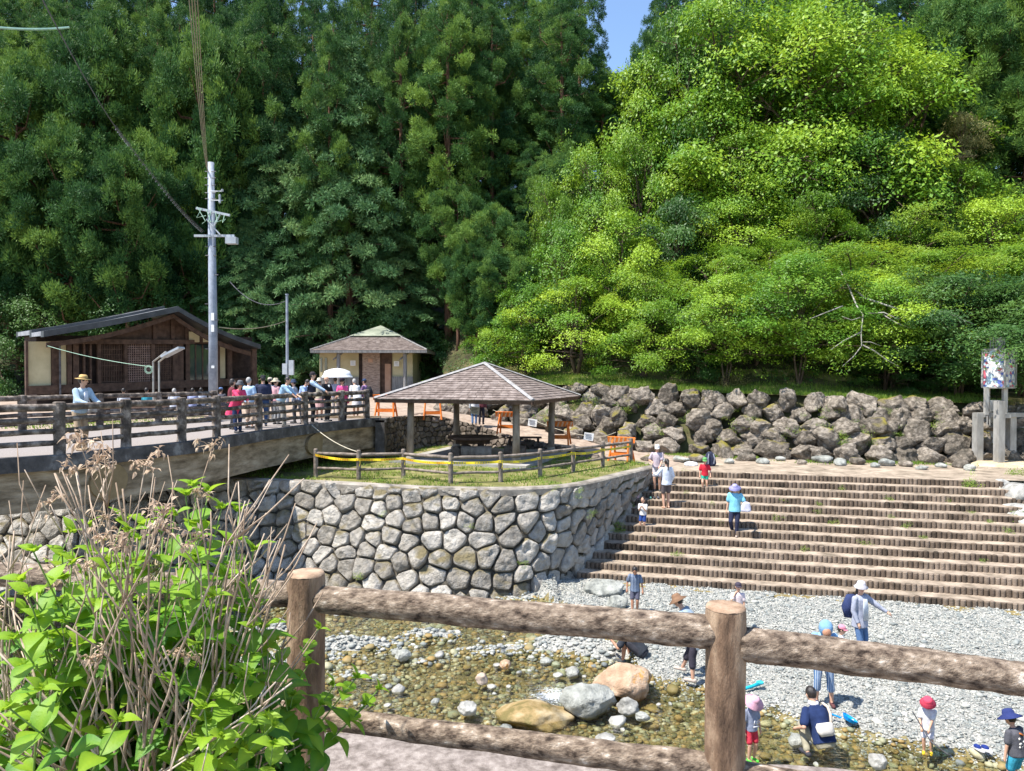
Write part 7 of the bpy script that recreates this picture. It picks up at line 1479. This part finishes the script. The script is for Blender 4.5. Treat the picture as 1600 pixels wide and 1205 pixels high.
# on the gravel
def ong(px, py, z=-4.0): p = atz(px, py, z); return (p.x, p.y, z - .02)
stripe = pmat('navy_stripe_cloth', [(.2, (.03, .05, .10)), (.8, (.045, .075, .14))], 6, .9, .3, wave=('X', 9, (.34, .40, .50), .78))
person(ong(993, 957), 168, 1.17, 'boy in a navy striped shirt and grey shorts running barefoot on the gravel', (.04, .06, .12), (.10, .10, .14), kind='shorts', sleeve='short', topmat=stripe, child=.55, nod=38, hands=[(-.27, .05, .80), (.28, .02, .82)], feet=[(-.07, -.02, .02), (.08, .14, 0)], barefoot=True, hem=.04, vox=.012, skin='tan_or_shaded_skin')
person(ong(1080, 1060), 60, 1.66, 'person in a blue-grey shirt and brown sun hat bending down on the gravel', (.30, .38, .46), (.05, .045, .06), lean=36, nod=12, hat='floppy', hatc=(.24, .14, .085), hands=[(-.1, .50, .62), (.12, .45, .60)], feet=[(-.16, -.1, 0), (.14, .22, 0)], hem=.22, kind='cropped', face=False, fat=1.1, shoes=(.5, .42, .36))
person(ong(1155, 985), 175, 1.08, 'child in a white shirt with dark goggles behind the right fence post', (.74, .62, .62), (.5, .4, .4), kind='shorts', sleeve='short', child=.6, hands=[(-.2, .1, .7), (.14, .1, 1.32)], hat='cap', hatc=(.06, .05, .07), vox=.012)
person(ong(1004, 1036, -4.12), 68, 1.62, 'man in black squatting at the stream under the upper fence rail', (.04, .045, .055), (.05, .05, .06), hipz=.24, lean=46, kind='shorts', sleeve='short', hands=[(-.2, .62, .48), (.05, .62, .5)], feet=[(-.14, .38, 0), (.14, .30, 0)], skin='tan_or_shaded_skin', fat=1.12, face=False)
p = person(ong(1346, 1032), -150, 1.58, 'woman in an open grey shirt and jeans pointing right, navy backpack on', (.36, .38, .46), (.10, .18, .34), hands=[(-.46, .38, 1.05), (.2, .1, .88)], look=-35, hair='long', hat='bucket', hatc=(.62, .58, .60), nod=8, hem=.12, vox=.013)
sh_ = Vector(p['_sh']); mb = MB(); loft(mb, [(sh_ + Vector((0, -.22, -.42)), (1, 0, 0), .15, (0, 1, 0), .09), (sh_ + Vector((0, -.25, -.22)), (1, 0, 0), .17, (0, 1, 0), .13), (sh_ + Vector((0, -.20, .02)), (1, 0, 0), .12, (0, 1, 0), .08)]); onp(p, mb, 'backpack', cloth((.035, .05, .13)))
mb = MB(); loft(mb, [(sh_ + Vector((0, .135, -.40)), (1, 0, 0), .085, (0, 1, 0), .02), (sh_ + Vector((0, .13, -.15)), (1, 0, 0), .08, (0, 1, 0), .02), (sh_ + Vector((0, .12, .02)), (1, 0, 0), .06, (0, 1, 0), .02)]); onp(p, mb, 'grey_top', cloth((.52, .56, .62)))
bstripe = pmat('blue_stripe_cloth', [(.2, (.06, .13, .26)), (.8, (.09, .18, .34))], 6, .9, .3, wave=('X', 12, (.46, .52, .60), .72))
p = person(ong(1290, 1100), 168, 1.52, 'person in a light blue hood and wide blue-striped rolled trousers on the gravel', (.24, .42, .62), (.1, .2, .4), botmat=bstripe, kind='cropped', lean=14, nod=42, hands=[(-.2, .35, .85), (.15, .35, .85)], hair='none', fat=1.15, shoes=(.12, .05, .05), vox=.013, feet=[(-.14, .05, 0), (.13, -.02, 0)])
hc_ = Vector(p['_hc']); mb = MB(); ellip(mb, hc_ + Vector((0, -.03, .02)), (.12, .125, .145)); onp(p, mb, 'hood', cloth((.22, .40, .62))); mb = MB(); ellip(mb, hc_ + Vector((0, .062, -.03)), (.075, .06, .085)); onp(p, mb, 'face', M['tan_or_shaded_skin'])  # face in a darker skin tone: the hood's shade put into its colour
person(ong(1316, 1050), -120, .92, 'small child in a pink cap beside the blue-hooded person', (.66, .66, .72), (.6, .2, .24), kind='shorts', sleeve='short', child=.9, hat='cap', hatc=(.72, .26, .34), nod=10, vox=.011)
p = person(ong(1292, 1184, -4.1), 14, 1.66, 'man in a navy T-shirt crouching with his back turned, white sling bag', (.02, .035, .10), (.33, .30, .22), hipz=.24, lean=30, sleeve='short', hands=[(-.28, .3, .35), (.30, .34, .12)], feet=[(-.24, .10, 0), (.20, .26, 0)], nod=14, face=False, fat=1.12, shoes=(.05, .05, .06), vox=.012, hem=.0)
sh_ = Vector(p['_sh']); pe_ = Vector(p['_pel']); ax_ = (sh_ - pe_).normalized(); nb = Vector((0, -ax_.z, ax_.y))
c0 = pe_ + ax_ * .16 + nb * .17 + Vector((-.04, 0, 0)); r3_ = Matrix.Rotation(R(12), 3, 'Y'); mb = MB(); loft(mb, [(c0 + ax_ * -.10, (1, 0, 0), .10, nb, .035), (c0 + ax_ * -.04, (1, 0, -.1), .155, nb, .05), (c0 + ax_ * .06, (1, 0, .1), .15, nb, .045), (c0 + ax_ * .09, (1, 0, 0), .12, nb, .02)]); onp(p, mb, 'sling_bag', cloth((.62, .58, .52)))
mb = MB(); mb.tube([c0 + Vector((.12, 0, 0)) + ax_ * .05, pe_ + ax_ * .36 + nb * .16 + Vector((.13, 0, 0)), sh_ + nb * .13 + Vector((.13, 0, .03)), sh_ + Vector((.12, 0, .11))], .022, 6); onp(p, mb, 'bag_strap', cloth((.62, .52, .42)))
mb = MB(); mb.lathe(Vector(p['_hc']) - ax_ * .13, [(.075, -.03), (.085, 0), (.07, .03)], 14); onp(p, mb, 'collar', cloth((.66, .64, .70)))
person(ong(1454, 1178, -4.06), 150, .90, 'toddler in a red sun hat and white clothes with yellow shoes by the water', (.70, .70, .74), (.62, .62, .70), kind='shorts', sleeve='short', child=1.0, hat='bucket', hatc=(.66, .07, .12), nod=30, hands=[(-.02, .25, .72), (.16, .22, .80)], shoes=(.75, .5, .03), vox=.011, hem=.06)
nt_ = empty('fishing_net', (ong(1466, 1184)[0], ong(1466, 1184)[1], -4.02), label='dark green hand net with a wire hoop at the feet of the toddler', cat='net')
c = Vector((nt_.location.x + .03, nt_.location.y - .05, -3.86)); mb = MB(); HP = [c + Vector((math.cos(a) * .13, math.sin(a) * .10, .10 * math.cos(a) * -1)) for a in [k * math.pi / 10 for k in range(21)]]; mb.tube(HP, .008, 5); mb.tube([HP[10], c + Vector((-.35, .1, .5))], .009, 5); mb.build('hoop', M['wire'], nt_)
mb = MB()
for k in range(14): a = k * math.pi / 7; mb.tube([HP[int(k * 20 / 14)], c + Vector((math.cos(a) * .06, math.sin(a) * .05, -.12))], .0035, 3, cap=False)
for z, r_ in ((-.04, .11), (-.09, .08)): mb.tube([c + Vector((math.cos(a) * r_, math.sin(a) * r_ * .8, z)) for a in [k * math.pi / 8 for k in range(17)]], .003, 3, cap=False)
mb.build('netting', pmat('net_green', [(.1, (.03, .06, .04)), (.9, (.06, .1, .06))], 5, .8, 0), nt_)
p = person(ong(1592, 1240, -4.02), 25, 1.12, 'child in a navy sun hat and grey T-shirt with white and orange print, right edge', (.10, .10, .115), (.05, .35, .5), kind='shorts', sleeve='short', child=.6, hat='floppy', hatc=(.035, .05, .17), nod=20, lean=8, vox=.012, face=False, fat=1.15)
ch_ = Vector(p['_sh']); mb = MB()
for dx, dz, w_, h_ in ((-.03, -.12, .05, .035), (.03, -.10, .04, .03), (-.045, -.05, .03, .03), (0, -.16, .045, .03), (.045, -.15, .03, .03), (-.05, -.16, .025, .025)): ellip(mb, ch_ + Vector((dx, -.095 - abs(dz) * .1, dz)), (w_ * .6, .012, h_ * .6), None, 8, 5)
onp(p, mb, 'shirt_print', cloth((.75, .72, .66))); mb = MB(); mb.box(ch_ + Vector((0, -.10, .005)), (.09, .02, .018), ry=.5); onp(p, mb, 'shirt_print', cloth((.66, .2, .05)))
p = person(ong(1176, 1190, -4.12), 200, 1.02, 'child in a grey T-shirt, red shorts and pink hat half behind the right post', (.30, .34, .46), (.60, .05, .08), kind='shorts', sleeve='short', child=.7, hat='floppy', hatc=(.68, .38, .48), nod=30, shoes=(.10, .55, .06), vox=.011)
ch_ = Vector(p['_sh']); mb = MB()
for k, (dx, h_) in enumerate(((-.05, .05), (-.025, .07), (.0, .06), (.03, .075))): mb.tube([ch_ + Vector((dx, .108, -.16)), ch_ + Vector((dx - .018, .112, -.16 + h_))], .006, 5)
mb.box(ch_ + Vector((-.01, .112, -.19)), (.10, .012, .012)); onp(p, mb, 'shirt_print', cloth((.78, .78, .8)))
# toys and slippers
q = ong(1178, 1078); t = empty('toy_net_handle', q, label='turquoise plastic toy lying on the gravel right of the fence post', cat='toy'); mb = MB(); mb.tube([(-.35, -.18, .04), (.0, 0, .06), (.14, .06, .08)], [.03, .03, .035], 8); mb.build('handle', cloth((.02, .42, .56)), t, smooth=True, local=True); mb = MB(); mb.lathe((.16, .07, .07), [(.01, 0), (.06, .01), (.07, .04), (.05, .05)], 10); mb.build('cup', cloth((.05, .5, .62)), t, local=True)
q = ong(1329, 1128); t = empty('toy_scoop', q, label='bright blue plastic scoop on the gravel beside the crouching man', cat='toy'); mb = MB(); mb.lathe((0, 0, 0), [(.02, .0), (.09, .01), (.13, .07), (.125, .075), (.085, .02), (.01, .015)], 14, Matrix.Rotation(.5, 3, 'Y')); mb.build('bowl', cloth((.01, .28, .72)), t, local=True); mb = MB(); mb.tube([(-.1, .03, .04), (-.26, .1, .08)], .015, 6); mb.build('handle', cloth((.01, .28, .72)), t, local=True)
for i, (px, py) in enumerate(((1535, 1175), (1547, 1176))):
    q = ong(px, py, -4.0); t = empty('slipper', q, rz=.2, label='navy slipper with white edge, left of its pair' if i == 0 else 'navy slipper with white edge, right one of the pair', cat='slipper', group='pair of navy slippers on the gravel'); mb = MB(); V = []
    for z in (0.02, .045):
        for j in range(16): a = 2 * math.pi * j / 16; V.append((math.cos(a) * .045 * (1 + .15 * math.sin(a)), math.sin(a) * .11, z))
    mb.add(V, [tuple(range(16))[::-1], tuple(range(16, 32))] + [(j, (j + 1) % 16, 16 + (j + 1) % 16, 16 + j) for j in range(16)]); mb.build('sole', cloth((.66, .66, .70)), t, local=True); mb = MB(); ellip(mb, (0, .03, .05), (.048, .065, .035)); mb.build('upper', cloth((.02, .04, .2)), t, smooth=True, local=True)

# bake the remeshed bodies and clothes (one evaluation for all)
bpy.context.view_layer.update(); dg = bpy.context.evaluated_depsgraph_get(); fresh = []
for o, disp in BAKE:
    me = bpy.data.meshes.new_from_object(o.evaluated_get(dg)); fresh.append((o, disp, me))
for o, disp, me in fresh:
    old = o.data; mats_ = list(old.materials); o.modifiers.clear(); o.data = me
    if not me.materials: me.materials.append(mats_[0])
    if disp:        # soft folds in the cloth
        n = len(me.vertices); co = np.empty(n * 3); me.vertices.foreach_get('co', co); no = np.empty(n * 3); me.vertices.foreach_get('normal', no); co = co.reshape(-1, 3); no = no.reshape(-1, 3)
        d = np.array([mnoise.noise(Vector((c[0] * 9, c[1] * 9, c[2] * 5))) for c in co]); co += no * (d * disp)[:, None]; me.vertices.foreach_set('co', co.ravel()); me.update()
    me.polygons.foreach_set('use_smooth', [True] * len(me.polygons)); bpy.data.meshes.remove(old)
for o in bpy.data.objects:
    for k in ('_hc', '_sh', '_pel'):
        if k in o: del o[k]
# unused tree prototypes leave the scene
for o in [o for o in COL.objects if o.name.split('.')[0] in ('cedar_tree', 'broadleaf_tree', 'maple_tree', 'cypress_tree') and 'category' not in o]:
    for c in list(o.children): bpy.data.objects.remove(c)
    bpy.data.objects.remove(o)
